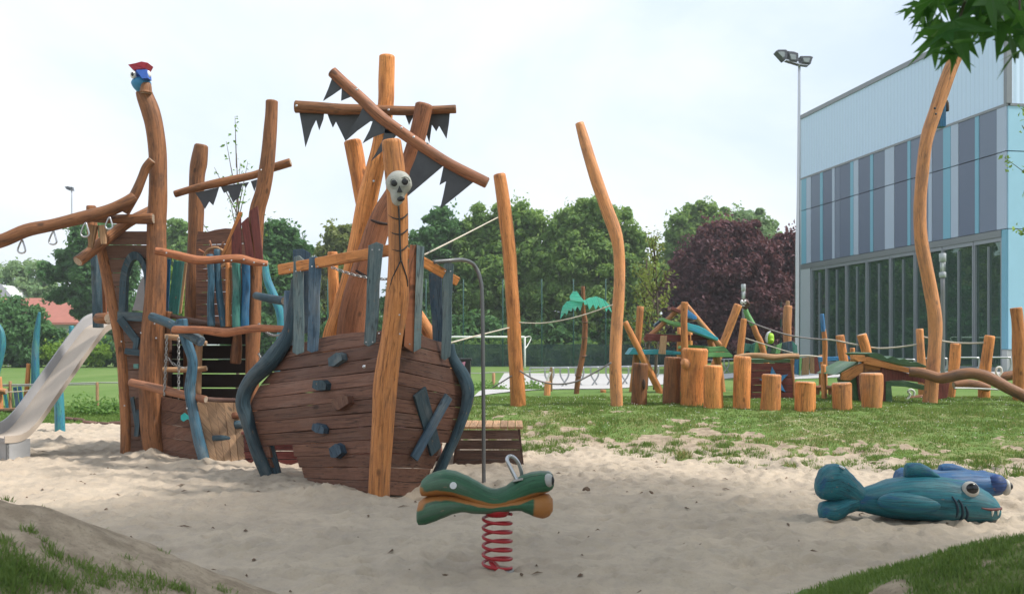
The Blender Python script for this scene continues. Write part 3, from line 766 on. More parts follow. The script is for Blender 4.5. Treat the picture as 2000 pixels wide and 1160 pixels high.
# inside of the hull: dark deck
dk = MB(); q = [hull(-1, .95, .9), hull(-1, .05, .93), hull(1, .05, .93), hull(1, .95, .9), P(700, 690, 11.5)]
dk.prism([V(a.x, a.y+.03, P(700, 700, 10).z) for a in q], V(0, 0, -.04)).build('deck', W_DK, bow)

# ============================================================ masts
mb = G(660, 930); mb = P(655, HY+CAMZ/11.0*F, 11.0)
mast = thing('ship_mast', 'crossed orange masts with two yards and torn grey sails rising behind the ship bow', 'ship mast', mb)
log('mast', [(756, 109, 31), (754, 160, 31), (753, 205, 31), (744, 280, 32), (731, 335, 36), (717, 392, 39), (704, 470, 42), (688, 540, 42), (664, 620, 42), (650, 670, 44), (635, 800, 44), (628, 928, 46)], 11.05, W_OR, mast, None, .05, .2, n=18)
log('mast', [(829, 204, 36), (817, 258, 34), (800, 315, 33), (776, 370, 36), (752, 415, 42), (733, 460, 46), (712, 530, 50), (694, 590, 54), (684, 650, 54), (678, 760, 52), (674, 932, 50)], 10.82, W_RB, mast, None, .06, .2, n=18)
log('mast_stub', [(688, 275, 33), (695, 315, 33), (702, 360, 30), (712, 410, 28), (722, 470, 26)], 11.3, W_OR, mast, None, .10)
log('mast_stub', [(649, 492, 19), (651, 540, 21), (654, 600, 24), (656, 700, 26), (660, 920, 26)], 11.5, W_OR, mast, None, .06, .2)
log('mast_stub', [(800, 590, 22), (822, 625, 24), (848, 668, 24), (880, 730, 24)], 11.3, W_OR, mast, None, .06)
for (a, b, d) in (((725, 430), (760, 438), 10.60), ((695, 528), (730, 546), 10.55)):
    MB().tube([(P(*a, d+.03), .012), (P((a[0]+b[0])/2, (a[1]+b[1])/2+2, d), .018), (P(*b, d+.03), .012)], 8, 3, 0, 0, 0).build('saw_notch', plain('dark notch', (.03, .015, .01), .8), mast)  # dark tubes laid over the pole as notch slits
y1 = log('yard', [(576, 209, 24), (620, 211, 22), (664, 214, 21), (720, 214, 19), (790, 217, 18), (850, 215, 17), (891, 213, 17)], 10.96, W_BR, mast, None, .08)
y2 = log('yard', [(648, 140, 22), (672, 163, 22), (705, 193, 22), (740, 226, 23), (775, 252, 22), (820, 283, 21), (880, 322, 21), (952, 358, 22)], 10.42, W_RB, mast, None, .07)
z5 = Zr(540, 90, 2.975)
def sail(parent, pts, d): return pl('sail', [z5(*p) for p in pts], d, RUBBER, parent, .010, .001)
for s_ in ([(130, 372), (278, 380), (272, 425), (248, 490), (230, 430), (205, 480), (168, 588), (150, 480)], [(290, 380), (500, 380), (470, 420), (455, 450), (440, 500), (400, 552), (370, 490), (345, 440), (327, 475), (308, 430)],
           [(745, 395), (800, 400), (770, 460)], [(850, 395), (1008, 380), (1002, 450), (988, 540), (945, 465), (928, 497), (903, 458), (888, 565), (866, 500)]): sail(y1, s_, 11.0)
for s_ in ([(325, 180), (345, 170), (378, 248), (325, 285), (270, 320), (300, 250)], [(380, 225), (445, 290), (375, 319)],
           [(505, 350), (585, 410), (555, 440), (548, 436), (470, 492), (403, 550), (440, 470), (478, 410)], [(575, 400), (700, 512), (625, 506), (565, 528), (500, 566), (540, 490), (556, 445)],
           [(632, 480), (700, 515), (640, 590), (548, 670), (585, 610), (618, 540)], [(832, 575), (835, 590), (975, 680), (975, 692), (860, 790), (750, 882), (775, 730), (805, 660)],
           [(975, 672), (1155, 782), (1060, 860), (950, 947), (968, 870), (985, 786), (947, 808), (960, 750)]): sail(y2, s_, 10.43)
for (px, py, d) in ((759, 215, 10.85), (808, 268, 10.28), (730, 354, 10.85), (697, 175, 10.3), (784, 250, 10.3), (835, 280, 10.3), (579, 207, 10.83)): bolt(px, py, d, mast, .017)

# ============================================================ low plank boxes behind the bow
def boxwall(name, x0, x1, ytop, ybot, d, mat, rows, label, taper=8, top=None):
    c = G((x0+x1)/2, ybot); r = thing(name, label, 'wooden box', P((x0+x1)/2, ybot, d))
    b = MB(); H_ = ybot-ytop
    for i in range(rows):
        ya = ytop+H_*i/rows+.8; yb = ytop+H_*(i+1)/rows-.8; f0 = 1-i/rows; f1 = 1-(i+1)/rows
        b.prism([P(x0+taper*f0, ya, d), P(x1-taper*f0, ya, d), P(x1-taper*f1, yb+.4*i, d), P(x0+taper*f1, yb, d)], V(0, .035, 0), 0, V(1, 0, 0))
    b.build('front_planks', mat, r, bevel=.003)
    for sx in (x0, x1):
        s_ = MB(); e = -1 if sx == x1 else 1
        a0 = P(sx+taper*e, ytop, d); a1 = P(sx, ybot+8, d)
        s_.prism([a0+V(0, .04, 0), a1+V(0, .04, 0), a1+V(0, .9, 0), a0+V(0, .9, 0)], V(-.03*e, 0, 0), 0, V(0, 1, 0))
        s_.build('side_planks', mat, r)
    if top:
        t = MB(); n = 9; L = x1-x0+4
        for i in range(n):
            xa = x0-2+L*i/n+.5; xb = x0-2+L*(i+1)/n-.5; a0 = P(xa, ytop-1, d-.05); a1 = P(xb, ytop-1, d-.05)
            t.prism([a0, a1, a1+V(0, .98, 0), a0+V(0, .98, 0)], V(0, 0, .03), 0, V(0, 1, 0))
        t.build('top_planks', top, r, bevel=.003)
    return r
boxwall('plank_box', 887, 1020, 839, 917, 11.7, W_GB, 4, 'low worn plank box with a slatted lid standing right of the ship bow', 9, W_TN)
boxwall('plank_box', 472, 852, 849, 912, 12.0, W_RD, 4, 'long oxide red plank box seen through the gap in the ship hull', 8, W_RD)
# ============================================================ stern tower
SB = P(302, 897, 12.6)
st = thing('pirate_ship_stern', 'tall pirate ship stern tower with crooked log posts, blue palings and arched window', 'play ship', SB)
z2 = Zr(0, 430, 2.32); z3 = Zr(180, 400, 2.23); z1 = Zr(0, 80, 2.9)
main = log('stern_post', [(281, 178, 30), (284, 190, 32), (294, 218, 35), (302, 252, 34), (308, 304, 33), (308, 380, 34), (306, 440, 36), (307, 516, 38), (303, 580, 41), (299, 645, 45), (296, 710, 46), (295, 775, 46), (298, 840, 42), (304, 898, 42)], 12.6, W_BR, st, None, .05, .2, n=18)
log('stern_post', [(195, 470, 20), (199, 488, 22), (210, 540, 22), (220, 590, 22), (232, 650, 22), (240, 705, 23), (244, 760, 22), (247, 830, 23), (246, 890, 22)], 12.75, W_BR, st, None, .06, .2)
log('stern_post', [(393, 283, 26), (388, 318, 31), (385, 345, 29), (384, 407, 29), (381, 476, 29), (378, 579, 33), (376, 650, 33), (374, 860, 34)], 14.0, W_BR, st, None, .06, .2)
log('stern_post', [(531, 197, 25), (530, 225, 25), (527, 262, 27), (522, 321, 29), (514, 373, 29), (503, 410, 30), (499, 450, 29), (498, 534, 27), (495, 624, 29), (493, 714, 27), (491, 890, 28)], 12.7, W_BR, st, None, .06, .2)
# carved bird on the tallest post
bw = Zr(200, 100, 11.6); BD = 12.55; k = BD/F
bird = MB(); bird.loft([(P(*bw(850, 960), BD), 2*k, 5*k, V(1, 0, 0)), (P(*bw(830, 850), BD), 4*k, 13*k, V(1, 0, 0)), (P(*bw(860, 740), BD), 4*k, 17*k, V(1, 0, 0)), (P(*bw(880, 650), BD), 4*k, 18*k, V(1, 0, 0)), (P(*bw(890, 610), BD), 3*k, 14*k, V(1, 0, 0))], 18, 0, 2.2)
# loft rings lie in the XZ plane: add the depth of the breast
bird = MB(); bird.ell(P(*bw(880, 740), BD), (19*k, .12, 16*k), 0, None, 20, 14, .5, lambda q, n_: V(q.x*(1-.25*max(0, -n_.z)), q.y, q.z*(1.15 if n_.z < 0 else .8)))
bo = bird.build('carved_bird', plain('carved blue paint', (.03, .2, .38), .5, 0, .35, 14, .3), st)
hd = MB(); hd.prism([P(*bw(740, 440), BD), P(*bw(1005, 415), BD), P(*bw(1025, 620), BD), P(*bw(900, 630), BD), P(*bw(790, 580), BD)], V(0, .02, 0)); 
hd = MB(); hd.ell(P(*bw(890, 520), BD), (13*k, .10, 10*k), 0, None, 18, 12, .5); hd.prism([P(*bw(760, 430), BD-.13), P(*bw(1005, 420), BD-.13), P(*bw(1025, 610), BD-.17), P(*bw(900, 625), BD-.17)], V(0, .14, 0))
hd.build('head', plain('ultramarine paint', (.03, .10, .40), .5, 0, .3, 14), bo)
MB().prism([P(*bw(572, 305), BD-.10), P(*bw(740, 275), BD-.12), P(*bw(880, 235), BD-.12), P(*bw(1035, 265), BD-.1), P(*bw(960, 400), BD-.1), P(*bw(690, 432), BD-.1)], V(0, .2, 0)).build('hat', plain('crimson paint', (.40, .02, .045), .4, 0, .3), bo, bevel=.008)
for (e, q_) in (((700, 540), -1), ((1030, 530), 1)):
    MB().ell(P(*bw(*e), BD-.09), (6*k, .035, 7.5*k), 0, None, 16, 10).build('eye', WHITE, bo)
MB().ell(P(*bw(680, 525), BD-.125), (2.6*k, .01, 4*k), 0, None, 12, 8).build('pupil', BLACK, bo)
log('post_knuckle', [bw(985, 730)+(17,), bw(990, 800)+(21,), bw(985, 960)+(24,)], 12.5, W_BR, st, None, .05)
# small yard with torn sails
ys = log('yard', [(341, 380, 13), (375, 370, 14), (420, 359, 16), (460, 350, 15), (500, 341, 15), (530, 329, 16), (568, 317, 17)], 13.05, W_BR, st, None, .09)
for s_ in ([(1105, 860), (1240, 830), (1225, 880), (1207, 932), (1185, 910), (1160, 952), (1135, 905)], [(1250, 825), (1375, 805), (1362, 855), (1352, 890), (1335, 900), (1320, 918), (1300, 870), (1290, 850), (1268, 862)], [(1380, 805), (1410, 800), (1390, 836)], [(1420, 795), (1456, 785), (1450, 820), (1440, 852)]):
    pl('sail', [z1(*p) for p in s_], 13.06, RUBBER, ys, .010, .001)
# wall with the arched window
def arch(cx, cy0, rx, ytop, ybot, n=16):
    """outline of an arched opening: straight jambs below, half ellipse on top"""
    h = cx
    pts = [(cx-rx*1.08, ybot)]+[(cx-rx*math.cos(math.pi*i/n)*(1 if i > n/2 else 1.0), cy0-(cy0-ytop)*math.sin(math.pi*i/n)) for i in range(n+1)]+[(cx+rx, ybot)]
    return pts
WD = 12.72
inner = arch(264, 560, 18, 507, 611); outer = arch(262, 560, 29, 491, 622)
WL = lambda y: 197+(y-440)*.245 if y > 440 else 197+(440-y)*1.9   # left edge of the wall
wl = MB(); rows = 17
def lx(y): return 195+max(0, (y-452))*.215 if y < 650 else 238+(y-650)*.03
for i in range(rows):
    ya = 424+(886-424)*i/rows+.7; yb = 424+(886-424)*(i+1)/rows-.7; ti = random.random()
    ym = (ya+yb)/2; L0, L1 = lx(ya), lx(yb); up = max(0, (480-ya))*2.0; upb = max(0, (480-yb))*2.0
    if ya < 480: L0, L1 = 195+up*.85, 195+upb*.85+(yb > 480)*0
    R0 = R1 = 296
    if L0 > 285: continue
    if yb < 508 or ya > 608: segs = [((L0, ya), (R0, ya), (R1, yb), (L1, yb))]
    else:
        iy = lambda y: 18*math.sqrt(max(0, 1-((560-y)/53)**2)) if y < 560 else 18
        w0, w1 = iy(max(ya, 508)), iy(yb); segs = [((L0, ya), (264-w0-1, ya), (264-w1-1, yb), (L1, yb)), ((264+w0+1, ya), (R0, ya), (R1, yb), (264+w1+1, yb))]
    for s_ in segs: wl.prism([P(a[0], a[1], WD) for a in s_], V(0, .035, 0), 0, V(1, 0, 0), ti)
wall = wl.build('plank_wall', W_DK, st, bevel=.003)
fr = MB()
for i in range(len(outer)-1):
    fr.prism([P(*outer[i], WD-.055), P(*outer[i+1], WD-.055), P(*inner[i+1], WD-.055), P(*inner[i], WD-.055)], V(0, .10, 0), 0, None, .5)
fr.prism([P(229, 608, WD-.075), P(290, 611, WD-.075), P(290, 629, WD-.075), P(229, 625, WD-.075)], V(0, .12, 0), 0, V(1, 0, 0))
fr.build('window_frame', W_DT, st, bevel=.003)
for (a, b, w_, d) in (((234, 622), (272, 672), 15, 12.62), ((268, 660), (262, 694), 10, 12.6), ((244, 685), (276, 690), 12, 12.58), ((258, 775), (270, 850), 7, 12.66), ((272, 800), (266, 852), 9, 12.64)): bd('brace', a, b, w_, d, W_DT, st, .03)
bd('climbing_hold', (262, 715), (272, 715), 9, 12.6, W_GR, st, .06)
# side of the tower running away from the window wall (keeps the inside dark)
sidew = MB()
for i in range(9):
    za = 1.75-i*.195; sidew.prism([P(240, 640, 12.78)*1, ] if False else [V(-5.05, 12.78, za), V(-5.05, 14.4, za), V(-5.05, 14.4, za-.185), V(-5.05, 12.78, za-.185)], V(.03, 0, 0), 0, V(0, 1, 0))
sidew.build('side_planks', W_DK, st)
# deck
zd = P(400, 634, 12.9).z
dk = MB()
for i in range(8):
    x0 = P(300, 640, 12.9).x+i*.175; dk.prism([V(x0, 12.75, zd), V(x0+.17, 12.75, zd), V(x0+.17, 14.4, zd), V(x0, 14.4, zd)], V(0, 0, -.045), 0, V(0, 1, 0))
dk.build('deck', W_GB, st)
log('deck_beam', [(335, 617, 9), (404, 631, 10), (478, 640, 10)], (12.75, 12.6), W_GB, st)
# back wall below the deck, coloured near black as shade, daylight gaps
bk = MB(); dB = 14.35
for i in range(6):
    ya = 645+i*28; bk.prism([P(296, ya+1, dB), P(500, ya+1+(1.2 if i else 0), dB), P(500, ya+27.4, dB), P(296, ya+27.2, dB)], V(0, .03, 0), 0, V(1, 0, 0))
bk.build('back_planks', plain('shade black boards', (.018, .012, .011), .8), st)
# upper back wall with curved top, and the wheel
uw = MB(); tops = [452, 455, 447, 452]
for i in range(8):
    ya = 456+i*23.2; yb = ya+22.4
    p = [P(383, ya, 13.75), P(500, ya-4, 13.75), P(500, yb-4, 13.75), P(383, yb, 13.75)]
    if i == 0: p = [P(386, 452, 13.75), P(405, 453, 13.75), P(420, 449, 13.75), P(440, 446, 13.75), P(460, 447, 13.75), P(500, 448, 13.75), P(500, 474, 13.75), P(383, 478, 13.75)]
    uw.prism(p, V(0, .035, 0), 0, V(1, 0, 0))
uw.build('cabin_wall', W_DK, st, bevel=.003)
WD2 = 13.45; wc = P(420, 505, WD2); wr = 21/F*WD2
wh = MB(); wh.tube([(wc+V(math.cos(a)*wr, 0, math.sin(a)*wr), .022) for a in [i*2*math.pi/24 for i in range(25)]], 8, 1, 0, 0, 0, 0)
wheel = wh.build('steering_wheel', W_TN, st)
for i in range(8):
    a = i*math.pi/4+.3; dv = V(math.cos(a), 0, math.sin(a)); MB().tube([(wc, .012), (wc+dv*wr*1.1, .013), (wc+dv*wr*1.75, .018)], 8, 2, 0, 0, 0).build('spoke', W_RB, wheel)
# balusters
for (a, b, w_, d, mt) in (((410, 497), (413, 637), 14, 12.5, W_SB), ((424, 486), (427, 540), 13, 12.56, W_SB), ((445, 512), (446, 638), 11, 12.55, W_OR), ((461, 512), (463, 641), 17, 12.5, W_GR), ((480, 512), (478, 640), 16, 12.52, W_BL)):
    if a[0] == 424: pix = [(424, 487, 13), (425, 530, 13), (429, 580, 14), (438, 638, 14)]
    else: pix = [(a[0], a[1], w_), ((a[0]+b[0])/2+random.uniform(-2, 2), a[1]+50, w_), ((a[0]+b[0])/2, a[1]+90, w_), (b[0], b[1], w_+1)]
    log('baluster', pix, d, mt, st, mt, .05, n=10)
bd('baluster', (328, 506), (323, 622), 11, 13.0, W_BL, st, .03); bd('baluster', (350, 510), (338, 613), 20, 13.1, W_GR, st, .035); bd('baluster', (362, 513), (350, 612), 8, 13.15, W_TN, st, .03)
log('handrail', [(303, 490, 15), (325, 494, 15), (350, 500, 16), (380, 507, 16), (410, 508, 15), (445, 505, 15), (470, 506, 17), (495, 512, 15), (523, 515, 11)], (12.25, 12.42), W_RB, st, None, .09)
log('handrail', [(340, 644, 15), (365, 644, 15), (400, 645, 15), (440, 649, 17), (470, 645, 15), (505, 641, 14), (568, 644, 13)], (11.85, 11.1), W_RB, st, None, .08)
log('handrail', [(296, 618, 18), (330, 631, 19), (360, 648, 20), (392, 667, 22)], (12.3, 11.7), W_DT, st, W_SL, .06)
log('handrail', [(254, 746, 15), (290, 754, 17), (330, 764, 18), (370, 774, 17), (402, 780, 15)], (12.3, 12.0), W_RB, st, None, .08)
log('handrail', [(390, 778, 9), (430, 781, 9), (482, 782, 8)], (12.1, 12.0), W_GB, st, None, .05)
log('handrail', [(500, 577, 15), (530, 584, 17), (556, 588, 18)], (12.3, 11.3), W_DT, st, None, .05)
log('short_post', [(564, 568, 17), (563, 600, 18), (564, 640, 18), (568, 720, 16)], 11.2, W_SL, st, None, .06)
log('support_post', [(355, 623, 22), (358, 645, 21), (366, 672, 20), (376, 705, 19), (373, 740, 20), (371, 765, 20), (378, 810, 20), (388, 860, 21), (401, 907, 22)], 12.0, W_SB, st, W_SL, .07, .15)
log('support_post', [(330, 608, 13), (326, 650, 13), (322, 700, 14), (318, 770, 14)], 12.75, W_BR, st, None, .06)
log('support_post', [(392, 640, 13), (388, 690, 14), (386, 770, 14)], 12.6, W_TN, st, None, .05)
log('support_post', [(464, 650, 15), (462, 680, 20), (460, 710, 20)], 12.75, W_BR, st, None, .1)
# lower hull: curved dark planks and the tan ramp boards
lh = MB()
for i in range(5):
    ya = 778+i*26; yb = ya+25; ti = random.random(); N_ = 6; sg = lambda x: 12.62-.35*math.sin((x-300)/130*math.pi*.5)
    xs = [304+i*2+((388 if i == 0 else 396+i*4)-304)*j/N_ for j in range(N_+1)]
    for j in range(N_):
        sl = lambda x: (x-304)*.17
        lh.prism([P(xs[j], ya+sl(xs[j])-5, sg(xs[j])), P(xs[j+1], ya+sl(xs[j+1])-5, sg(xs[j+1])), P(xs[j+1], yb+sl(xs[j+1])-5, sg(xs[j+1])), P(xs[j], yb+sl(xs[j])-5, sg(xs[j]))], V(0, .035, 0), 0, V(1, 0, 0), ti)
lh.build('hull_planks', W_DK, st)
rp = MB(); n = 5
for i in range(n):
    ta = [(384+i*17.4+.5, 787-i*1.6), (384+(i+1)*17.4-.5, 785-(i+1)*1.6)]; bb = [(412+i*13.4+.4, 908-i*2.4), (412+(i+1)*13.4-.4, 908-(i+1)*2.4)]
    rp.prism([P(*ta[0], 12.2), P(*ta[1], 12.2), P(*bb[1], 11.98), P(*bb[0], 11.98)], V(0, .035, .01), 0, P(*bb[0], 12.05)-P(*ta[0], 12.35))
rp.build('ramp_boards', W_TN, st, bevel=.003)
for (px, py, w_, h_, mt) in ((437, 856, 42, 15, W_DT), (461, 812, 15, 13, W_RB), (467, 830, 17, 16, W_DT)):
    log('climbing_hold', [(px-w_/2, py, h_), (px, py-1, h_), (px+w_/2, py+1, h_*.8)], 12.1, mt, st, None, .08)
fs_ = MB(); fs_.prism([P(353, 811, 12.2), P(360, 806, 12.2), P(367, 812, 12.2), P(371, 808, 12.2), P(372, 822, 12.2), P(366, 818, 12.2), P(358, 823, 12.2), P(353, 819, 12.2)], V(0, .02, 0)); fs_.build('fish_plaque', plain('turquoise plastic', (.02, .42, .40), .4), st)
# red boards of the small sail shaped screen
for p in ([(452, 462), (470, 424), (472, 501), (452, 501)], [(471, 436), (484, 424), (497, 507), (480, 502)], [(487, 412), (503, 402), (514, 511), (499, 506)]): pl('screen_board', p, 12.52, W_RD, st, .03)
pl('screen_board', [(432, 497), (466, 414), (472, 414), (454, 462), (453, 501), (438, 501)], 12.58, W_OR, st, .05)
# rope ladder: chains and rungs
for (a, b) in (((326, 655), (321, 772)), ((349, 660), (349, 778))): MB().chain(P(*a, 12.1), P(*b, 12.1), .006, .05).build('chain', CHAIN, st)
MB().chain(P(326, 698, 12.1), P(368, 717, 12.1), .005, .05, .05).build('chain', CHAIN, st)
for p in ([(322, 657, 10), (350, 660, 12), (372, 663, 10), (404, 671, 9)], [(318, 721, 9), (350, 722, 11), (380, 722, 12), (404, 719, 10)]): log('rung', p, 12.35, W_TN, st, None, .1)
MB().chain(P(505, 632, 12.5), P(566, 640, 11.3), .006, .05, .12).build('chain', CHAIN, st)
MB().chain(P(505, 690, 12.5), P(548, 700, 11.3), .006, .05, .12).build('chain', CHAIN, st)
# roof logs at the upper left and slide mouth
log('roof_beam', [(152, 511, 22), (175, 493, 22), (210, 465, 22), (250, 435, 21), (294, 412, 20)], (12.3, 12.9), W_BR, st, None, .06)
log('roof_beam', [(153, 424, 12), (195, 428, 15), (235, 428, 19), (270, 428, 20), (300, 427, 21)], 12.45, W_BR, st, None, .08)
log('stern_post', [(178, 402, 18), (179, 430, 19), (183, 478, 19)], 13.0, W_BR, st, None, .05)
for a, b in (((184, 440), (177, 484)), ((200, 440), (203, 477))): bd('wedge', a, b, 14, 12.25, W_TN, st, .05, w1=9)
bd('entry_board', (188, 500), (192, 640), 10, 13.3, W_DT, st, .2); bd('entry_board', (197, 520), (202, 622), 14, 13.4, W_RB, st, .05)
MB().tube([(P(190, 622, 13.1), .07), (P(212, 622, 12.95), .075)], 14, 2, .04).build('sill_log', [W_BR, CUT], st)
for (px, py, d) in ((237, 667, 12.6), (275, 650, 12.3), (302, 632, 12.2), (510, 332, 12.5), (437, 509, 12.2), (452, 509, 12.2), (476, 507, 12.2), (496, 513, 12.25), (515, 516, 12.28), (325, 494, 12.1), (366, 643, 11.7), (305, 660, 12.22), (365, 797, 11.9), (243, 792, 12.6)): bolt(px, py, d, st, .014)
# climbing beam with steel rings, running out to the left
cb = thing('climbing_beam', 'long crooked overhead log with hanging steel grips reaching left from the stern tower', 'climbing beam', P(-20, 700, 12.0))
log('beam', [(-70, 486, 28), (0, 471, 26), (52, 450, 25), (103, 440, 24), (155, 427, 25), (207, 413, 25), (243, 397, 24), (262, 384, 20)], (11.9, 12.3), W_BR, cb, None, .07, n=16)
log('beam_branch', [(243, 415, 20), (253, 398, 19), (266, 374, 19), (276, 350, 18), (285, 328, 18), (297, 313, 17)], 12.35, W_BR, cb, None, .07)
for (px, py, r) in ((44, 482, 12), (105, 465, 12), (168, 449, 13), (215, 436, 11)):
    D_ = 12.05; k = D_/F
    pts = [P(px-2+dx*r, py+dy*r, D_) for dx, dy in ((.15, -1.1), (.55, .2), (.6, .75), (.15, 1.05), (-.45, .9), (-.6, .4), (-.15, -.7), (.15, -1.1))]
    MB().tube([(p, .011) for p in pts], 8, 4, 0, 0, 0, 0).build('steel_grip', STEEL, cb)
log('beam_post', [(-75, 455, 26), (-78, 600, 28), (-80, 905, 30)], 12.2, W_BR, cb, None, .06, .2)
# slide
sb0 = P(33, 852, 12.75); L_ = 1.16; dirv = V(.6, .8, 0); perp = V(.8, -.6, 0)
sl_ = thing('slide', 'steep concrete grey slide coming down left of the stern tower', 'slide', V(sb0.x, sb0.y, 0))
prof = []   # along, height
for i in range(25):
    t = i/24; a = -.26+1.56*t
    if a < .0: h = .30+.03*(-a)
    else: h = .30+1.50*ss(a/1.22*.94+.03)*1.0
    prof.append((a, float(h)))
prof = [(-.30, .30), (-.18, .295), (-.08, .31), (0, .35), (.10, .44), (.2, .56), (.4, .83), (.6, 1.10), (.8, 1.37), (1.0, 1.62), (1.12, 1.74), (1.3, 1.80), (1.55, 1.81)]
prof = [(float(p.x), float(p.z)) for p, r in catmull([(V(a, 0, h), 1) for a, h in prof], 4)]
W2 = .28
cs = [(-W2-.05, .13), (-W2-.045, .15), (-W2-.015, .15), (-W2-.005, .12), (-W2+.02, .0), (W2, .0), (W2+.005, .03), (W2+.02, .03), (W2+.02, -.06), (-W2, -.05), (-W2-.05, -.02)]
b = MB(); rows = []
for (a, h) in prof:
    o0 = V(sb0.x, sb0.y, 0)+dirv*a; rows.append([o0+perp*u_+V(0, 0, h+w_) for u_, w_ in cs])
nC = len(cs)
for r in rows:
    for q in r: b.v.append(q); b.t.append(.5)
for i in range(len(rows)-1):
    for j in range(nC):
        j2 = (j+1) % nC; mi = 0 if 4 <= j <= 7 else 1
        b.face((i*nC+j, i*nC+j2, (i+1)*nC+j2, (i+1)*nC+j), [(j*.05, i*.05), (j2*.05, i*.05), (j2*.05, (i+1)*.05), (j*.05, (i+1)*.05)], mi, False)
b.face(tuple(range(nC-1, -1, -1)), [(0, 0)]*nC, 1); b.face(tuple(range((len(rows)-1)*nC, len(rows)*nC)), [(0, 0)]*nC, 1)
b.build('chute', [plain('worn slide surface', (.47, .40, .33), .6, 0, .12, 6, .06), plain('slide rim grey', (.30, .295, .30), .5, 0, .15, 6)], sl_)
ft = MB(); o0 = V(sb0.x, sb0.y, 0)-dirv*.27
q = [o0+perp*(-W2-.03), o0+perp*(W2+.01)]
ft.prism([q[0]+V(0, 0, -.2), q[1]+V(0, 0, -.2), q[1]+V(0, 0, .27), q[0]+V(0, 0, .27)], dirv*.03); ft.prism([q[0]+V(0, 0, -.2), q[0]+dirv*.3+V(0, 0, -.2), q[0]+dirv*.3+V(0, 0, .27), q[0]+V(0, 0, .27)], perp*.03)
ft.prism([q[1]+V(0, 0, -.2), q[1]+dirv*.3+V(0, 0, -.2), q[1]+dirv*.3+V(0, 0, .27), q[1]+V(0, 0, .27)], -perp*.03)
ft.build('foot_plate', plain('grey sheet', (.34, .35, .36), .5, 0, .2, 8), sl_)
# hood of the slide seen through the window
hdp = [(258, 606), (263, 590), (270, 560), (276, 545), (284, 536), (292, 538), (296, 606)]
pl('hood', hdp, 14.1, plain('slide rim grey', (.30, .295, .30)), sl_, .5)
# ============================================================ spring rider
def paintmat(name, c1, c2, accent, acc2=None, rough=.5):
    """hand painted carved timber: accent colour where the vertex attribute 'paint' is high"""
    m = wood(name, c1, c2, [x*.6+.03 for x in c1], rough, .5, .3, False)
    nt = m.node_tree; bs = [n for n in nt.nodes if n.type == 'BSDF_PRINCIPLED'][0]
    src = bs.inputs['Base Color'].links[0].from_socket
    tco = N(nt, 'ShaderNodeTexCoord').outputs['Object']
    f = ramp(nt, math_(nt, 'ADD', attr(nt, 'paint'), math_(nt, 'MULTIPLY', math_(nt, 'SUBTRACT', noise(nt, tco, 14, 4), .5), .35)), .40, .60)
    nt.links.new(mixc(nt, f, src, c4(accent)), bs.inputs['Base Color'])
    return m
def add_paint(o, fn):
    me = o.data; a = me.attributes.new('paint', 'FLOAT', 'POINT'); og = Vector(parent_origin(o))
    a.data.foreach_set('value', np.array([fn(v.co+og) for v in me.vertices], np.float32))
def interp(tab, x):
    if x <= tab[0][0]: return tab[0][1:]
    for a, b in zip(tab, tab[1:]):
        if x <= b[0]:
            u = (x-a[0])/(b[0]-a[0]); u = u*u*(3-2*u)*.4+u*.6
            return tuple(p+(q-p)*u for p, q in zip(a[1:], b[1:]))
    return tab[-1][1:]
RD = GD(975, 1114); RDB = RD
zr_ = Zr(780, 860, 4.144); ku = RD/F/4.144
rid = thing('spring_rider', 'green and orange carved fish rocker on a red coil spring in the sand', 'spring rider', P(971, 1114, RD))
def lofted(tab, x0, x1, n, d, zm, hwf, b, ex=2.3, yo=0.):
    stn = []; scale = d/F/zm
    for i in range(n+1):
        t = i/n; t = .5-.5*math.cos(math.pi*t)*1.0 if i in (0, n) else .5-.5*math.cos(math.pi*t)
        x = x0+(x1-x0)*t; top, bot, hw = interp(tab, x)
        stn.append((x, top, bot, hw))
    return stn
UP = [(170, 365, 425, .05), (185, 315, 445, .085), (230, 278, 448, .105), (300, 250, 440, .115), (370, 233, 438, .12), (450, 245, 450, .12), (540, 280, 485, .11), (620, 322, 530, .10), (700, 372, 560, .10), (770, 392, 572, .10), (850, 375, 565, .10), (920, 325, 535, .10), (1000, 275, 490, .10), (1080, 252, 455, .105), (1150, 245, 430, .105), (1200, 250, 415, .095), (1235, 270, 395, .07), (1250, 300, 370, .04)]
LO = [(145, 545, 660, .06), (160, 492, 682, .085), (210, 458, 678, .10), (280, 432, 655, .112), (360, 430, 622, .118), (440, 436, 588, .116), (520, 450, 572, .108), (600, 460, 588, .103), (700, 470, 590, .10), (800, 470, 582, .10), (900, 462, 566, .10), (980, 455, 562, .10), (1040, 445, 588, .105), (1100, 432, 615, .11), (1160, 425, 628, .11), (1210, 432, 612, .09), (1240, 470, 570, .05)]
b = MB(); NR = 26
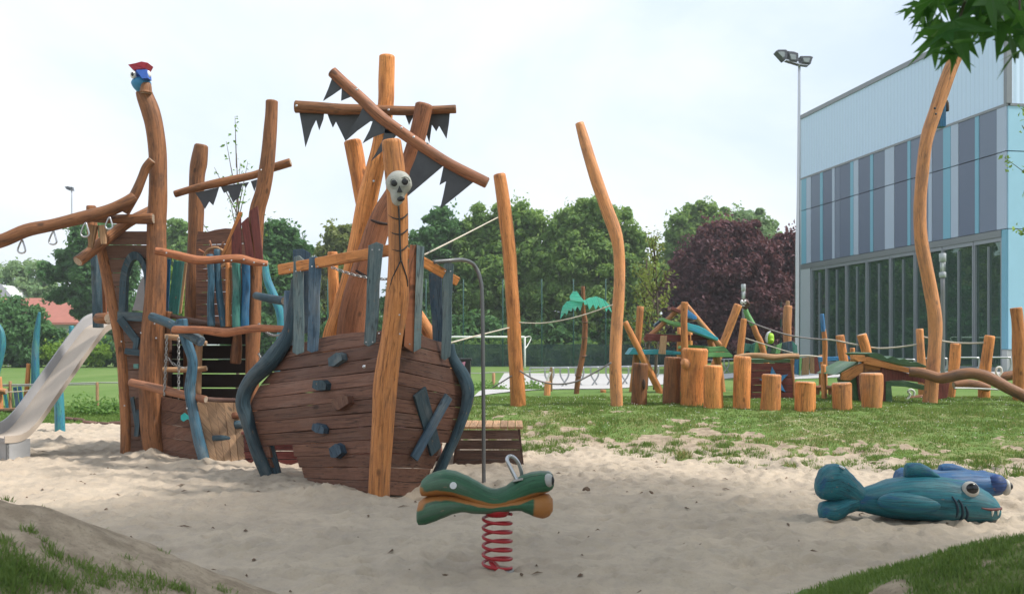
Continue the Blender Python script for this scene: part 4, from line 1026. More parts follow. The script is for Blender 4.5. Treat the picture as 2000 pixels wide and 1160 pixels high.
for tab in (UP, LO):
    x0, x1 = tab[0][0], tab[-1][0]; base_ = len(b.v); m = 44; tint = .5; rows = 0
    for i in range(m+1):
        x = x0+(x1-x0)*(.5-.5*math.cos(math.pi*i/m)); top, bot, hw = interp(tab, x)
        c = P(*zr_(x, (top+bot)/2), RD); hh = (bot-top)/2*ku
        for k in range(NR):
            a = 2*math.pi*k/NR; ca, sa = math.cos(a), math.sin(a)
            b.v.append(c+V(0, math.copysign(abs(ca)**.85, ca)*hw, math.copysign(abs(sa)**.85, sa)*hh)); b.t.append(.5)
    for i in range(m):
        for k in range(NR):
            k2 = (k+1) % NR
            b.face((base_+i*NR+k2, base_+i*NR+k, base_+(i+1)*NR+k, base_+(i+1)*NR+k2), [(((k+1)/NR)*.6, i/m*.9), ((k/NR)*.6, i/m*.9), ((k/NR)*.6, (i+1)/m*.9), (((k+1)/NR)*.6, (i+1)/m*.9)], 0, True)
    b.face(tuple(range(base_, base_+NR)), [(0, 0)]*NR, 0, True); e = base_+m*NR; b.face(tuple(range(e+NR-1, e-1, -1)), [(0, 0)]*NR, 0, True)
RPM = paintmat('rider green paint', (.035, .135, .065), (.022, .085, .045), (.36, .15, .04))
RPM2 = RPM
rb = b.build('body', RPM, rid)
def rpaint(co):
    px, py = 1000+co.x/RD*F, HY-(co.z-CAMZ)/RD*F
    x, y = (px-780)*4.144, (py-860)*4.144
    f = 0.
    up = y < interp([(145, 470), (300, 430), (500, 450), (650, 490), (850, 500), (950, 470), (1250, 428)], x)[0]
    mid = interp([(145, 468), (300, 425), (420, 430), (550, 462), (650, 492), (750, 510), (850, 500), (950, 475), (1100, 430), (1250, 420)], x)[0]
    band = interp([(145, 62), (250, 50), (400, 38), (550, 34), (650, 30), (720, 22), (830, 16), (900, 22), (980, 30), (1100, 26), (1250, 24)], x)[0]
    f = max(0, 1-abs(y-mid)/band*.55)
    if x < 260: f = max(f, .9*max(0, 1-abs(y-(520 if not up else 390))/90)*(1-(x-145)/160))
    if x > 1030 and not up: f = max(f, min(1., (x-1030)/110))
    return f
add_paint(rb, rpaint)
# spring
cx, r_ = 971, 27.5; pts = []
for i in range(6*18+1):
    a = 2*math.pi*i/18; y = 1004+(1108-1004)*i/(6*18)
    c = P(cx, y, RD); R = r_/F*RD*(1+.01*i/108); pts.append((c+V(math.cos(a)*R, math.sin(a)*R, 0), .0105))
RED = plain('red enamel', (.36, .012, .018), .38, 0, .22, 8)
MB().tube(pts, 10, 1, 0, 0, 0).build('coil_spring', RED, rid)
b = MB(); p = P(971, 1003, RD); b.tube([(p+V(0, 0, -.015), .075), (p+V(0, 0, .03), .088), (p+V(0, 0, .05), .085)], 24, 1, 0, 0, 0); b.build('spring_clamp', RED, rid)
b = MB(); p = P(973, 1112, RD); b.tube([(p+V(0, 0, -.03), .105), (p+V(0, 0, .005), .105)], 28, 1, 0, 0, 0, .05); b.build('base_plate', plain('scuffed grey plate', (.32, .32, .31), .6, 0, .3), rid)
b = MB(); b.tube([(p+V(-.02, -.03, .012), .07), (p+V(.0, -.03, .03), .06)], 18, 1, 0, 0, 0, .1); b.build('spring_clamp', RED, rid)
# handle
hp = [(955, 320), (935, 290), (890, 200), (872, 155), (885, 130), (915, 130), (950, 160), (975, 210), (990, 270), (985, 315)]
b = MB(); b.tube([(P(*zr_(*q), RD-.05+.10*i/9), .0125) for i, q in enumerate(hp)], 12, 5, 0, 0, 0)
hnd = b.build('handle', STEEL, rid)
b = MB(); b.prism([P(*zr_(920, 318), RD-.085), P(*zr_(1000, 300), RD-.085), P(*zr_(1012, 308), RD+.08), P(*zr_(930, 330), RD+.08)], V(0, 0, -.014)); b.build('handle_plate', STEEL, hnd)
# eyes
b = MB(); c = P(*zr_(445, 342), RD); b.tube([(c+V(0, -.105, .0), .0225), (c+V(0, -.128, .0), .0225)], 22, 1, 0, 0, 0, .1); b.build('round_plate', plain('pale plate', (.72, .74, .76), .45, 0, .12, 60), rid)
for yy in (-.07, .07):
    c = P(*zr_(1205, 310), RD)+V(0, yy, 0)
    b = MB(); b.ell(c, (.034, .042, .045), 0, None, 20, 14); e = b.build('eye', plain('worn grey white', (.38, .38, .36), .5, 0, .3, 20), rid)
    b = MB(); b.ell(c+V(.020, -.010, 0), (.018, .026, .030), 0, None, 16, 10); b.build('pupil', BLACK, e)

# ============================================================ sharks
def fish(name, label, d, zm, TB, TU, TL, colors, dors=None, rx1=None, loc_px=None, parts=True):
    r = thing(name, label, 'carved fish', P(*loc_px, d)); ks = d/F/zm.s
    def solid(tabs, nm, mat, NR=24, m=40, par=r, ex=.9, yo=0.):
        b = MB()
        for tab in tabs:
            x0, x1 = tab[0][0], tab[-1][0]; base_ = len(b.v)
            for i in range(m+1):
                x = x0+(x1-x0)*(.5-.5*math.cos(math.pi*i/m)); top, bot, hw = interp(tab, x); c = P(*zm(x, (top+bot)/2), d)+V(0, yo, 0); hh = (bot-top)/2*ks
                for k in range(NR):
                    a = 2*math.pi*k/NR; ca, sa = math.cos(a), math.sin(a)
                    b.v.append(c+V(0, math.copysign(abs(ca)**ex, ca)*hw, math.copysign(abs(sa)**ex, sa)*hh)); b.t.append(.5)
            for i in range(m):
                for k in range(NR):
                    k2 = (k+1) % NR
                    b.face((base_+i*NR+k2, base_+i*NR+k, base_+(i+1)*NR+k, base_+(i+1)*NR+k2), [(((k+1)/NR)*1.2, i/m*1.5), ((k/NR)*1.2, i/m*1.5), ((k/NR)*1.2, (i+1)/m*1.5), (((k+1)/NR)*1.2, (i+1)/m*1.5)], 0, True)
            b.face(tuple(range(base_, base_+NR)), [(0, 0)]*NR, 0, True); e = base_+m*NR; b.face(tuple(range(e+NR-1, e-1, -1)), [(0, 0)]*NR, 0, True)
        return b.build(nm, mat, par)
    return r, solid, ks
class ZR:
    def __init__(s, x0, y0, k): s.x0, s.y0, s.s = x0, y0, k
    def __call__(s, a, b): return s.x0+a/s.s, s.y0+b/s.s
zs = ZR(1560, 860, 4.545); D1 = GD(1760, 1018)
shm = wood('shark teal paint', (.018, .165, .20), (.010, .10, .14), (.012, .06, .19), .5, .9, .35, False)
TB = [(430, 440, 640, .07), (500, 432, 625, .09), (560, 425, 630, .10), (650, 395, 655, .14), (800, 342, 685, .19), (950, 318, 700, .215), (1100, 310, 712, .22), (1250, 318, 722, .22), (1350, 335, 728, .215), (1450, 352, 730, .21), (1550, 385, 728, .20), (1650, 440, 722, .17), (1710, 490, 708, .14), (1745, 540, 690, .11), (1758, 590, 655, .06)]
TU = [(152, 370, 450, .05), (165, 320, 490, .08), (200, 245, 520, .11), (260, 208, 530, .125), (330, 203, 535, .125), (400, 228, 545, .12), (460, 285, 560, .11), (520, 350, 580, .10), (590, 425, 600, .08)]
TL = [(182, 590, 660, .05), (195, 548, 700, .08), (240, 535, 718, .11), (310, 525, 715, .12), (370, 500, 690, .12), (430, 470, 645, .11), (520, 450, 620, .09), (600, 450, 600, .07)]
shark, sol, ks = fish('carved_shark', 'teal carved wooden shark with white fangs lying on the sand', D1, zs, TB, TU, TL, None, None, None, (1760, 1019))
sbody = sol([TB, TU, TL], 'body', shm)
b = MB()
def surf(x, z, out=.004):
    top, bot, hw = interp(TB, x); mid = (top+bot)/2; sa = max(-.99, min(.99, (mid-z)/((bot-top)/2))); sa_ = math.copysign(abs(sa)**(1/.9), sa); ca = math.sqrt(1-sa_*sa_)
    return P(*zs(x, z), D1)+V(0, -(ca**.9)*hw-out, 0)
# near fin, dorsal fin
b = MB(); c = P(*zs(985, 560), D1-.185); b.ell(c, (285*ks, .075, 88*ks), 0, Matrix.Rotation(.04, 3, 'Y'), 28, 16, .5, lambda q, n_: V(q.x, q.y, q.z*(1.05-.25*n_.x*(n_.z > 0)))); b.build('side_fin', shm, shark)
b = MB(); c = P(*zs(985, 640), D1+.185); b.ell(c, (285*ks, .07, 60*ks), 0, None, 24, 12); b.build('side_fin', shm, shark)
dt = [(940, 250, 330, .03), (952, 200, 335, .05), (1000, 194, 335, .055), (1080, 198, 335, .06), (1140, 225, 335, .06), (1200, 275, 335, .05), (1265, 325, 345, .03)]
sol([dt], 'dorsal_fin', shm, 16, 20)
# far eye and near eye
for s_ in (-1, 1):
    c = P(*zs(1442, 408 if s_ < 0 else 450), D1)+V(0, s_*.165, 0)
    b = MB(); b.ell(c, (75*ks, .045, 72*ks), 0, Matrix.Rotation(s_*.25, 3, 'X'), 24, 16); e = b.build('eye', plain('aged eye white', (.42, .40, .36), .5, 0, .3, 16), shark)
    b = MB(); b.ell(c+V(2*ks, s_*.034, 15*ks), (54*ks, .020, 46*ks), 0, Matrix.Rotation(s_*.2, 3, 'X'), 20, 12); b.build('pupil', plain('glossy black', (.008, .008, .01), .2, 0, .1), e)
dkm = plain('dark blue groove', (.008, .03, .05), .7)
for i, pp in enumerate(([(1260, 460), (1295, 520), (1312, 600), (1308, 700)], [(1315, 485), (1345, 540), (1358, 620), (1350, 690)], [(1375, 545), (1398, 600), (1402, 660), (1392, 705)])):
    b = MB(); b.tube([(surf(*q, .0), (.006, .011, .011, .006)[j]) for j, q in enumerate(pp)], 6, 5, 0, 0, 0); b.build('gill', dkm, shark)
b = MB(); b.tube([(surf(1520, 562, .0), .004), (surf(1580, 575, .0), .010), (surf(1660, 582, .0), .013), (surf(1735, 583, .0), .012), (P(*zs(1762, 584), D1-.02), .01), (P(*zs(1762, 584), D1+.05), .01)], 8, 5, 0, 0, 0); mo = b.build('mouth', plain('dark red lip', (.10, .02, .02), .6), shark)
for x in (1630, 1692):
    b = MB(); b.tube([(surf(x, 588, .0), .013), (surf(x, 612, .004), .009), (surf(x+2, 640, .004), .002)], 8, 2, 0, 0, 0); b.build('tooth', plain('tooth white', (.7, .68, .6), .5), mo)
c = surf(390, 240)
b = MB(); b.ell(P(*zs(383, 238), D1-.06), (26*ks, .05, 12*ks), 0, Matrix.Rotation(.6, 3, 'Y'), 16, 10); b.build('round_plate', plain('pale plate', (.72, .74, .76)), shark)
# blue fish behind
D2 = GD(1850, 985); D2 = 9.05
bfm = wood('fish royal blue paint', (.014, .115, .27), (.01, .07, .19), (.012, .05, .15), .5, .7, .35, False)
BB = [(850, 320, 460, .06), (870, 262, 470, .09), (920, 238, 480, .11), (980, 255, 480, .12), (1080, 270, 490, .17), (1200, 262, 500, .2), (1350, 255, 505, .21), (1480, 252, 505, .21), (1580, 268, 500, .2), (1660, 275, 495, .19), (1740, 290, 485, .16), (1790, 320, 470, .12), (1815, 370, 430, .06)]
bf, sol2, k2 = fish('carved_fish', 'royal blue carved fish with white end eye lying behind the teal shark', D2, zs, BB, None, None, None, None, None, (1850, 971))
sol2([BB], 'body', bfm)
sol2([[(1240, 250, 300, .03), (1255, 215, 300, .045), (1300, 202, 300, .05), (1370, 205, 300, .05), (1430, 225, 300, .05), (1500, 255, 300, .03)]], 'dorsal_fin', bfm, 16, 20)
for s_ in (-1, 1):
    b = MB(); b.ell(P(*zs(1690, 365), D2)+V(0, s_*.14, 0), (85*k2, .08, 85*k2), 0, None, 22, 14); b.build('brow', wood('fish violet blue paint', (.025, .07, .22), (.018, .05, .17), None, .5, .5, .3, False), bf)
    b = MB(); c = P(*zs(1775, 395), D2)+V(0, s_*.13, 0); b.ell(c, (38*k2, .07, 72*k2), 0, None, 20, 14); e = b.build('eye', plain('aged eye white', (.42, .40, .36)), bf)
    b = MB(); b.ell(c+V(22*k2, s_*.02, 12*k2), (22*k2, .05, 36*k2), 0, None, 16, 10); b.build('pupil', BLACK, e)
# buried part of the blue fish: the belly reaches the sand
b = MB(); b.ell(P(*zs(1330, 520), D2), (330*k2, .2, .2), 0, None, 24, 14); b.build('belly', bfm, bf)
# ============================================================ play things on the long grass mound
zA = Zr(900, 540, 3.8675); zB = Zr(1200, 560, 4.2975); zC = Zr(1560, 560, 4.2955)
def zp(z, pts, s): return [z(a, b)+(w_/s,) for a, b, w_ in pts]
pB = lambda pts: zp(zB, pts, 4.2975); pC = lambda pts: zp(zC, pts, 4.2955); pA = lambda pts: zp(zA, pts, 3.8675)
# tall poles
pole1 = post('tall orange pole standing right of the ship with ropes tied to its middle and foot', [(975, 340, 23), (984, 395, 26), (992, 470, 27), (998, 540, 27), (1003, 620, 27), (1007, 700, 27), (1012, 793, 30)], name='tall_pole', cat='pole', group='tall bare poles on the mound')
pole2 = post('tallest bent orange pole, kinked two thirds up, beside the wooden palm', [(1131, 240, 17), (1146, 290, 22), (1166, 355, 25), (1186, 410, 26), (1202, 455, 26), (1209, 500, 22), (1210, 560, 22), (1204, 640, 23), (1202, 720, 24), (1205, 794, 25)], name='tall_pole', cat='pole', group='tall bare poles on the mound')
cd = GD(1816, 787)
crook = thing('crooked_pole', 'crooked tall orange pole with a small blue birdhouse, in front of the glass hall', 'pole', P(1816, 787, cd), 'tall bare poles on the mound')
log('pole', [(1882, 84, 22), (1864, 118, 24), (1851, 150, 26), (1829, 211, 26), (1811, 270, 25), (1801, 340, 24), (1797, 405, 23), (1799, 470, 24), (1810, 526, 25), (1816, 560, 25), (1825, 618, 27), (1827, 665, 26), (1821, 735, 26), (1816, 790, 28)], cd, W_OR, crook, None, .07, .2, n=18)
bh = MB(); bh.box(P(1838, 225, cd+.12), (.11, .16, .44)); nest = bh.build('birdhouse', W_BL, crook, bevel=.006)
MB().tube([(P(1836, 203, cd+.02), .05), (P(1846, 200, cd+.1), .05), (P(1850, 218, cd+.1), .03)], 10, 4, .05, 0, 0).build('roof', plain('dark bark', (.05, .03, .02), .8), nest)
for (px, py, r) in ((1826, 212, .022), (1828, 223, .02)): MB().ell(P(px, py, cd-.24), (r, .012, r), 0, None, 12, 8).build('knot_hole', BLACK, crook)
bolt(1826, 735, cd-.23, crook, .02)
# stumps
ST = [('narrow leaning stump with a dark knot, leftmost of the stump row', [(226, 640, 128), (215, 800, 132), (203, 988, 140)]),
      ('dark flared stump half hidden behind the thickest stump', [(492, 588, 138), (486, 760, 142), (480, 985, 150)]),
      ('thickest stump of the row with a branch knob on its side', [(676, 515, 220), (668, 740, 205), (655, 995, 200)]),
      ('stump pressed against the right side of the thickest stump', [(830, 658, 158), (828, 820, 162), (828, 1015, 168)]),
      ('tall slim stump in front of the red play house wall', [(1075, 582, 150), (1070, 800, 142), (1068, 1018, 142)]),
      ('medium stump in front of the blue star', [(1320, 733, 164), (1315, 880, 160), (1308, 1038, 166)]),
      ('squat broad stump right of the blue star', [(1606, 795, 176), (1604, 900, 172), (1600, 1042, 176)])]
for lab, p in ST: post(lab, pB(p), W_OR if 'dark' not in lab else W_BR, 'tree_stump', 'stump', 'row of standing stumps', CUT, .05)
for lab, p in (('shortest stump of the row, left of the dragon shelter', [(360, 803, 164), (364, 900, 166), (368, 1032, 164)]), ('flared stump with worn top standing before the dragon shelter', [(604, 722, 186), (608, 860, 182), (614, 1018, 160)])):
    post(lab, pC(p), W_OR, 'tree_stump', 'stump', 'row of standing stumps', CUT, .05)
kn = [o for o in bpy.data.objects if o.get('label', '').startswith('thickest')][0]
d_ = kn['depth']; MB().tube([(P(*zB(606, 650), d_-.10), .10), (P(*zB(585, 634), d_-.16), .075), (P(*zB(568, 626), d_-.19), .04)], 12, 4, .1, 0, 0, .6).build('branch_knob', [W_OR, CUT], kn)
kn = [o for o in bpy.data.objects if o.get('label', '').startswith('narrow leaning')][0]
d_ = kn['depth']; MB().ell(P(*zB(248, 818), d_-.135), (.028, .03, .09), 0, None, 12, 10).build('knot', plain('dark bark', (.05, .03, .02)), kn)
# wooden palm
pd_ = GD(*zA(873, 885)); palm = thing('wooden_palm', 'carved wooden palm with three flat mint green leaves', 'play palm', P(*zA(873, 885), pd_))
log('trunk', pA([(923, 75, 28), (925, 180, 31), (927, 260, 33), (938, 335, 40), (936, 430, 42), (930, 520, 44), (912, 640, 44), (890, 745, 44), (873, 890, 40)]), pd_, W_BR, palm, None, .05, .2)
MINT = wood('mint green paint', (.12, .62, .46), (.09, .52, .38), (.25, .65, .5), .45, .45, .15, False)
for lf, dd in (([(925, 185), (905, 180), (850, 176), (800, 190), (770, 225), (757, 275), (752, 322), (775, 288), (788, 272), (800, 292), (815, 255), (835, 266), (845, 235), (865, 262), (880, 225), (902, 262), (918, 215)], -.14), ([(925, 185), (960, 165), (1020, 150), (1080, 173), (1120, 213), (1147, 278), (1112, 242), (1100, 266), (1075, 220), (1058, 248), (1040, 215), (1020, 252), (1000, 210), (972, 252), (955, 212), (935, 215)], -.17), ([(918, 192), (828, 182), (822, 150), (848, 112), (878, 113), (902, 150), (925, 175), (930, 190)], -.20)):
    pl('palm_leaf', [zA(*q) for q in lf], pd_+dd, MINT, palm, .03, .003)
for yy, xx in ((340, 937), (458, 934), (595, 924), (745, 890)):
    c = P(*zA(xx, yy), pd_); r = 22/3.8675/F*pd_
    MB().tube([(c+V(math.cos(a)*r*1.02, math.sin(a)*r*1.02, .02*math.sin(a)), .012) for a in [i*2*math.pi/14 for i in range(15)]], 6, 1, 0, 0, 0, 0).build('trunk_notch', W_DK, palm)
# climbing hut
HD = 21.0
hut = thing('climbing_hut', 'climbing hut of crossed orange logs with bent blue, green and red roof boards', 'climbing hut', P(*zB(500, 893), HD))
for nm, p, dz in (('hut_post', [(220, 165, 62), (195, 480, 58), (150, 895, 58)], .3), ('hut_post', [(88, 292, 50), (235, 590, 62), (388, 895, 62)], -.3), ('hut_post', [(590, 128, 62), (584, 300, 58), (588, 500, 62), (600, 893, 62)], -.35), ('hut_post', [(545, 340, 36), (540, 893, 40)], .8), ('hut_post', [(632, 365, 44), (645, 893, 48)], .7), ('hut_post', [(800, 440, 52), (835, 540, 60), (875, 660, 60), (905, 890, 60)], .2),
                  ('rafter', [(598, 140, 44), (430, 290, 44), (250, 455, 44)], 0), ('rafter', [(598, 150, 44), (740, 320, 44), (890, 495, 46)], .05)):
    log(nm, pB(p), HD+dz, W_OR, hut, None, .05, .15 if nm == 'hut_post' else 0)
for p, mt, dz, th in (([(482, 168), (560, 198), (562, 226), (476, 194)], W_RD, -.2, .5), ([(612, 190), (650, 218), (692, 250), (692, 272), (612, 246)], W_SK, -.2, .5), ([(400, 258), (480, 288), (560, 300), (560, 334), (440, 302), (398, 280)], W_LG, -.2, .5), ([(610, 302), (700, 325), (765, 355), (872, 432), (872, 452), (740, 402), (610, 356)], W_TQ, -.3, .5),
                      ([(340, 315), (400, 272), (410, 284), (345, 332)], W_SL, .2, .3), ([(268, 392), (560, 404), (636, 404), (636, 452), (560, 462), (262, 455), (246, 430)], W_RD, -.25, .06), ([(345, 393), (550, 399), (550, 410), (345, 404)], W_LG, .25, .06), ([(650, 402), (800, 412), (832, 442), (650, 452)], W_RD, .2, .1),
                      ([(155, 515), (205, 510), (250, 532), (380, 525), (560, 545), (560, 570), (118, 567)], W_TQ, -.35, .7), ([(387, 410), (442, 410), (430, 567), (370, 563)], W_TN, -.42, .04), ([(788, 505), (922, 500), (965, 545), (788, 545)], W_LG, -.4, .5), ([(788, 550), (965, 550), (992, 572), (992, 590), (788, 590)], W_LG, -.45, .6),
                      ([(618, 283), (720, 279), (766, 330), (745, 328), (715, 291), (618, 292)], W_TN, .15, .1), ([(560, 500), (640, 488), (790, 500), (790, 520), (560, 520)], W_LG, .3, .4)):
    pl('roof_board', [zB(*q) for q in p], HD+dz, mt, hut, th, .006)
# leaning logs and posts behind the play house
post('thick orange log leaning right beside the climbing hut', pB([(1040, 150, 72), (975, 320, 70), (905, 500, 70), (760, 893, 70)]), name='leaning_post', d=22.0, cat='post', group='orange posts of the rope course')
post('slightly curved orange post in front of the green slatted boat', pB([(1088, 268, 52), (1075, 380, 58), (1056, 560, 60), (1045, 885, 60)]), d=20.5, group='orange posts of the rope course')
post('thick orange post with a small peg on top, left of the hall corner', pB([(1457, 158, 68), (1450, 290, 76), (1452, 400, 70), (1456, 900, 70)]), d=23.5, group='orange posts of the rope course')
pg = [o for o in bpy.data.objects if 'small peg' in o.get('label', '')][0]
log('peg', pB([(1455, 120, 32), (1455, 165, 34)]), 23.55, W_TN, pg, None, .03)
owd = 22.5; ow = thing('monkey_post', 'leaning post with green upper end carrying a carved brown monkey head', 'carved post', P(*zB(1330, 880), owd))
log('post', pB([(1165, 320, 46), (1195, 400, 50), (1240, 500, 50), (1330, 885, 50)]), owd, W_OR, ow, None, .05, .15); log('painted_end', pB([(1098, 190, 40), (1118, 240, 46), (1168, 325, 47)]), owd, W_LG, ow, W_LG, .05)
b = MB(); c = P(*zB(1100, 143), owd-.02); ko = owd/F/4.2975; b.ell(c, (34*ko, .17, 46*ko), 0, None, 20, 14, .5, lambda q, u: q*(1+.12*math.sin(u.z*5+u.x*3))); hd_ = b.build('monkey_head', plain('carved dark brown paint', (.085, .038, .032), .55, 0, .4, 12, .3), ow)
for dx in (-22, 6): b = MB(); b.ell(P(*zB(1086+dx+6, 128), owd-.16), (13*ko, .03, 19*ko), 0, None, 14, 10); e = b.build('eye', WHITE, hd_); b = MB(); b.ell(P(*zB(1088+dx+6, 130), owd-.19), (4*ko, .01, 7*ko), 0, None, 10, 8); b.build('pupil', BLACK, hd_)
b = MB(); b.ell(P(*zB(1083, 160), owd-.15), (14*ko, .03, 6*ko), 0, None, 14, 8); b.build('mouth', plain('pale paint', (.6, .58, .55), .5), hd_)
# slatted green boat
BD_ = 23.0; boat = thing('slatted_boat', 'raised boat of upright green and teal boards behind the red play house', 'play boat', P(*zB(1310, 870), BD_))
tb = [(1088, 472), (1150, 484), (1222, 452), (1290, 492), (1340, 494), (1400, 482), (1412, 466), (1492, 454), (1534, 492)]
ty = lambda x: interp([(a, b) for a, b in tb], x)[0]
xs = [1088, 1150, 1188, 1222, 1255, 1290, 1325, 1365, 1408, 1450, 1492, 1534]; cl = [W_GR, W_GR, W_LG, W_MG, W_LG, W_DT, W_MG, W_LG, W_DT, W_SL, W_GR]
for i in range(len(xs)-1):
    a, c = xs[i], xs[i+1]; sh = -28 if i < 8 else 10
    pl('boat_board', [zB(a+1, ty(a)), zB(c-1, ty(c)), zB(c-1+sh*.6, 560), zB(a+1+sh*.6, 560)], BD_-.10*math.sin(i/11*3.14), cl[i], boat, .04, .004)
b = MB(); b.prism([P(*zB(1100, 560), BD_), P(*zB(1520, 560), BD_), P(*zB(1520, 560), BD_)+V(0, 1.1, 0), P(*zB(1100, 560), BD_)+V(0, 1.1, 0)], V(0, 0, .05)); b.build('floor_board', W_GB, boat)
for x in (1150, 1470): log('support_post', pB([(x, 550, 50), (x, 870, 54)]), BD_+.4, W_OR, boat, None, .05, .2)
bkp = P(*zB(1306, 476), BD_-.03); kb = BD_/F/4.2975
bp_ = thing('backpack', 'lime green backpack with grey straps set on the slatted boat', 'backpack', bkp)
b = MB(); b.ell(bkp+V(0, 0, 42*kb), (30*kb, .14, 46*kb), 0, None, 18, 12, .5, lambda q, u: V(math.copysign(abs(u.x)**.6, u.x)*30*kb, q.y, math.copysign(abs(u.z)**.6, u.z)*46*kb)); b.build('bag', plain('lime nylon', (.30, .55, .03), .6, 0, .1), bp_)
b = MB(); b.tube([(bkp+V(-32*kb, -.1, 6*kb), .025), (bkp+V(-40*kb, -.1, 45*kb), .03), (bkp+V(-28*kb, -.1, 84*kb), .025), (bkp+V(0, -.05, 100*kb), .015)], 8, 4, 0, 0, 0); b.build('strap', plain('grey webbing', (.45, .47, .47), .7), bp_)
b = MB(); b.ell(bkp+V(0, -.12, 25*kb), (20*kb, .06, 18*kb), 0, None, 14, 10); b.build('pocket', plain('lime nylon', (.30, .55, .03)), bp_)
# red play house with a blue star
RDp = 18.4; ph = thing('red_play_house', 'low red plank play house with blue star and a rough log on top', 'play house', P(*zB(1325, 942), RDp))
b = MB()
for i in range(5):
    ya = 642+i*61; b.prism([P(*zB(1140, ya+1), RDp), P(*zB(1506, ya+1), RDp), P(*zB(1512, ya+59), RDp), P(*zB(1140, ya+59), RDp)], V(0, .04, 0), 0, V(1, 0, 0))
b.build('front_planks', W_RD, ph, bevel=.003)
b = MB(); q = P(*zB(1508, 642), RDp+.045); b.prism([q, q+V(0, 1.2, 0), q+V(0, 1.2, -1.4), q+V(0, 0, -1.4)], V(-.04, 0, 0)); b.build('side_planks', W_RD, ph); b = MB(); q = P(*zB(1142, 642), RDp+.045); b.prism([q, q+V(0, 1.2, 0), q+V(0, 1.2, -1.4), q+V(0, 0, -1.4)], V(.04, 0, 0)); b.build('side_planks', W_RD, ph)
pl('roof_board', [zB(1150, 608), zB(1500, 608), zB(1500, 636), zB(1150, 636)], RDp+.08, W_MG, ph, 1.0)
log('top_log', pB([(1005, 592, 36), (1100, 580, 42), (1220, 578, 44), (1340, 590, 48), (1450, 582, 44), (1548, 584, 46)]), RDp-.06, W_TN, ph, None, .12)
log('corner_post', pB([(1494, 610, 38), (1496, 700, 22), (1506, 800, 18), (1506, 945, 20)]), RDp-.04, W_OR, ph, None, .06, .15)
sp = []
for i in range(10):
    a = math.radians(100)+i*math.pi/5; r = 128 if i % 2 == 0 else 52; sp.append(zB(1345+r*math.cos(a), 795-r*math.sin(a)))
pl('star', sp, RDp-.035, W_SK, ph, .03)
# hanging coloured planks
scr = thing('plank_screen', 'row of hanging blue, green, bare and dark red planks left of the blue topped post', 'plank screen', P(*zC(70, 900), 22.0))
for p, mt in (([(-28, 600), (5, 590), (0, 738), (-52, 732)], W_BL), ([(6, 598), (27, 594), (17, 742), (1, 740)], W_LG), ([(31, 596), (90, 585), (86, 736), (26, 742)], W_TN), ([(95, 590), (130, 584), (134, 730), (96, 725)], W_TN), ([(131, 590), (155, 585), (180, 726), (136, 730)], W_RD), ([(157, 590), (172, 590), (188, 700), (182, 722)], W_BL)):
    pl('plank', [zC(*q) for q in p], 22.0, mt, scr, .05, .005)
MB().tube([(P(*zC(-60, 585), 22.02), .02), (P(*zC(70, 578), 22.02), .02), (P(*zC(190, 590), 22.02), .02)], 8, 3, 0, 0, 0).build('carrying_rope', ROPE, scr)
for x in (-58, 186): log('support_post', pC([(x, 570, 34), (x, 900, 36)]), 22.1, W_OR, scr, None, .05, .2)
# balance frame
bf_ = thing('balance_frame', 'sky blue balance beam with a dark red lower board between orange posts', 'balance beam', P(*zC(300, 900), 21.0))
pl('beam', [zC(176, 590), zC(330, 586), zC(465, 570), zC(466, 606), zC(330, 616), zC(178, 630)], 21.0, W_SK, bf_, .1, .006); pl('lower_board', [zC(232, 708), zC(365, 684), zC(360, 722), zC(235, 750)], 21.1, W_RD, bf_, .1, .006)
log('frame_post', pC([(450, 512, 40), (450, 640, 42), (452, 890, 42)]), 21.2, W_OR, bf_, None, .05, .2)
post('slim orange post with a bright blue painted top', pC([(208, 355, 36), (220, 470, 42), (220, 650, 38), (222, 900, 40)]), d=20.6, group='orange posts of the rope course')
bt = [o for o in bpy.data.objects if 'bright blue painted top' in o.get('label', '')][0]; log('painted_top', pC([(194, 228, 36), (200, 300, 38), (210, 378, 38)]), 20.6, W_SK, bt, W_SK, .03)
post('short thin orange post in front of the sky blue beam', pC([(208, 652, 40), (210, 800, 42), (216, 948, 46)]), group='orange posts of the rope course')
post('orange post leaning left just left of the dragon shelter roof', pC([(345, 405, 72), (365, 550, 76), (385, 690, 78), (410, 900, 80)]), d=19.6, group='orange posts of the rope course')
post('thick leaning orange post rising behind the dragon shelter ridge', pC([(528, 398, 80), (555, 490, 82), (578, 590, 80), (640, 900, 80)]), d=19.2, group='orange posts of the rope course')
post('upright orange post left of the crooked tall pole', pC([(1015, 352, 60), (1022, 500, 62), (1030, 650, 68), (1042, 945, 70)]), d=18.9, group='orange posts of the rope course')
post('stout orange post between the crooked tall pole and the hall windows', pC([(1316, 475, 80), (1310, 600, 86), (1298, 720, 84), (1276, 920, 64)]), d=18.8, group='orange posts of the rope course')
post('orange post behind the arched log, second from the right edge', pC([(1602, 410, 80), (1578, 580, 84), (1563, 720, 90), (1556, 930, 96)]), d=18.4, group='orange posts of the rope course')
post('bent orange post at the right edge in front of the blue hall corner', pC([(1820, 175, 92), (1835, 300, 92), (1848, 500, 102), (1850, 700, 96), (1842, 945, 92)]), d=17.6, group='orange posts of the rope course')
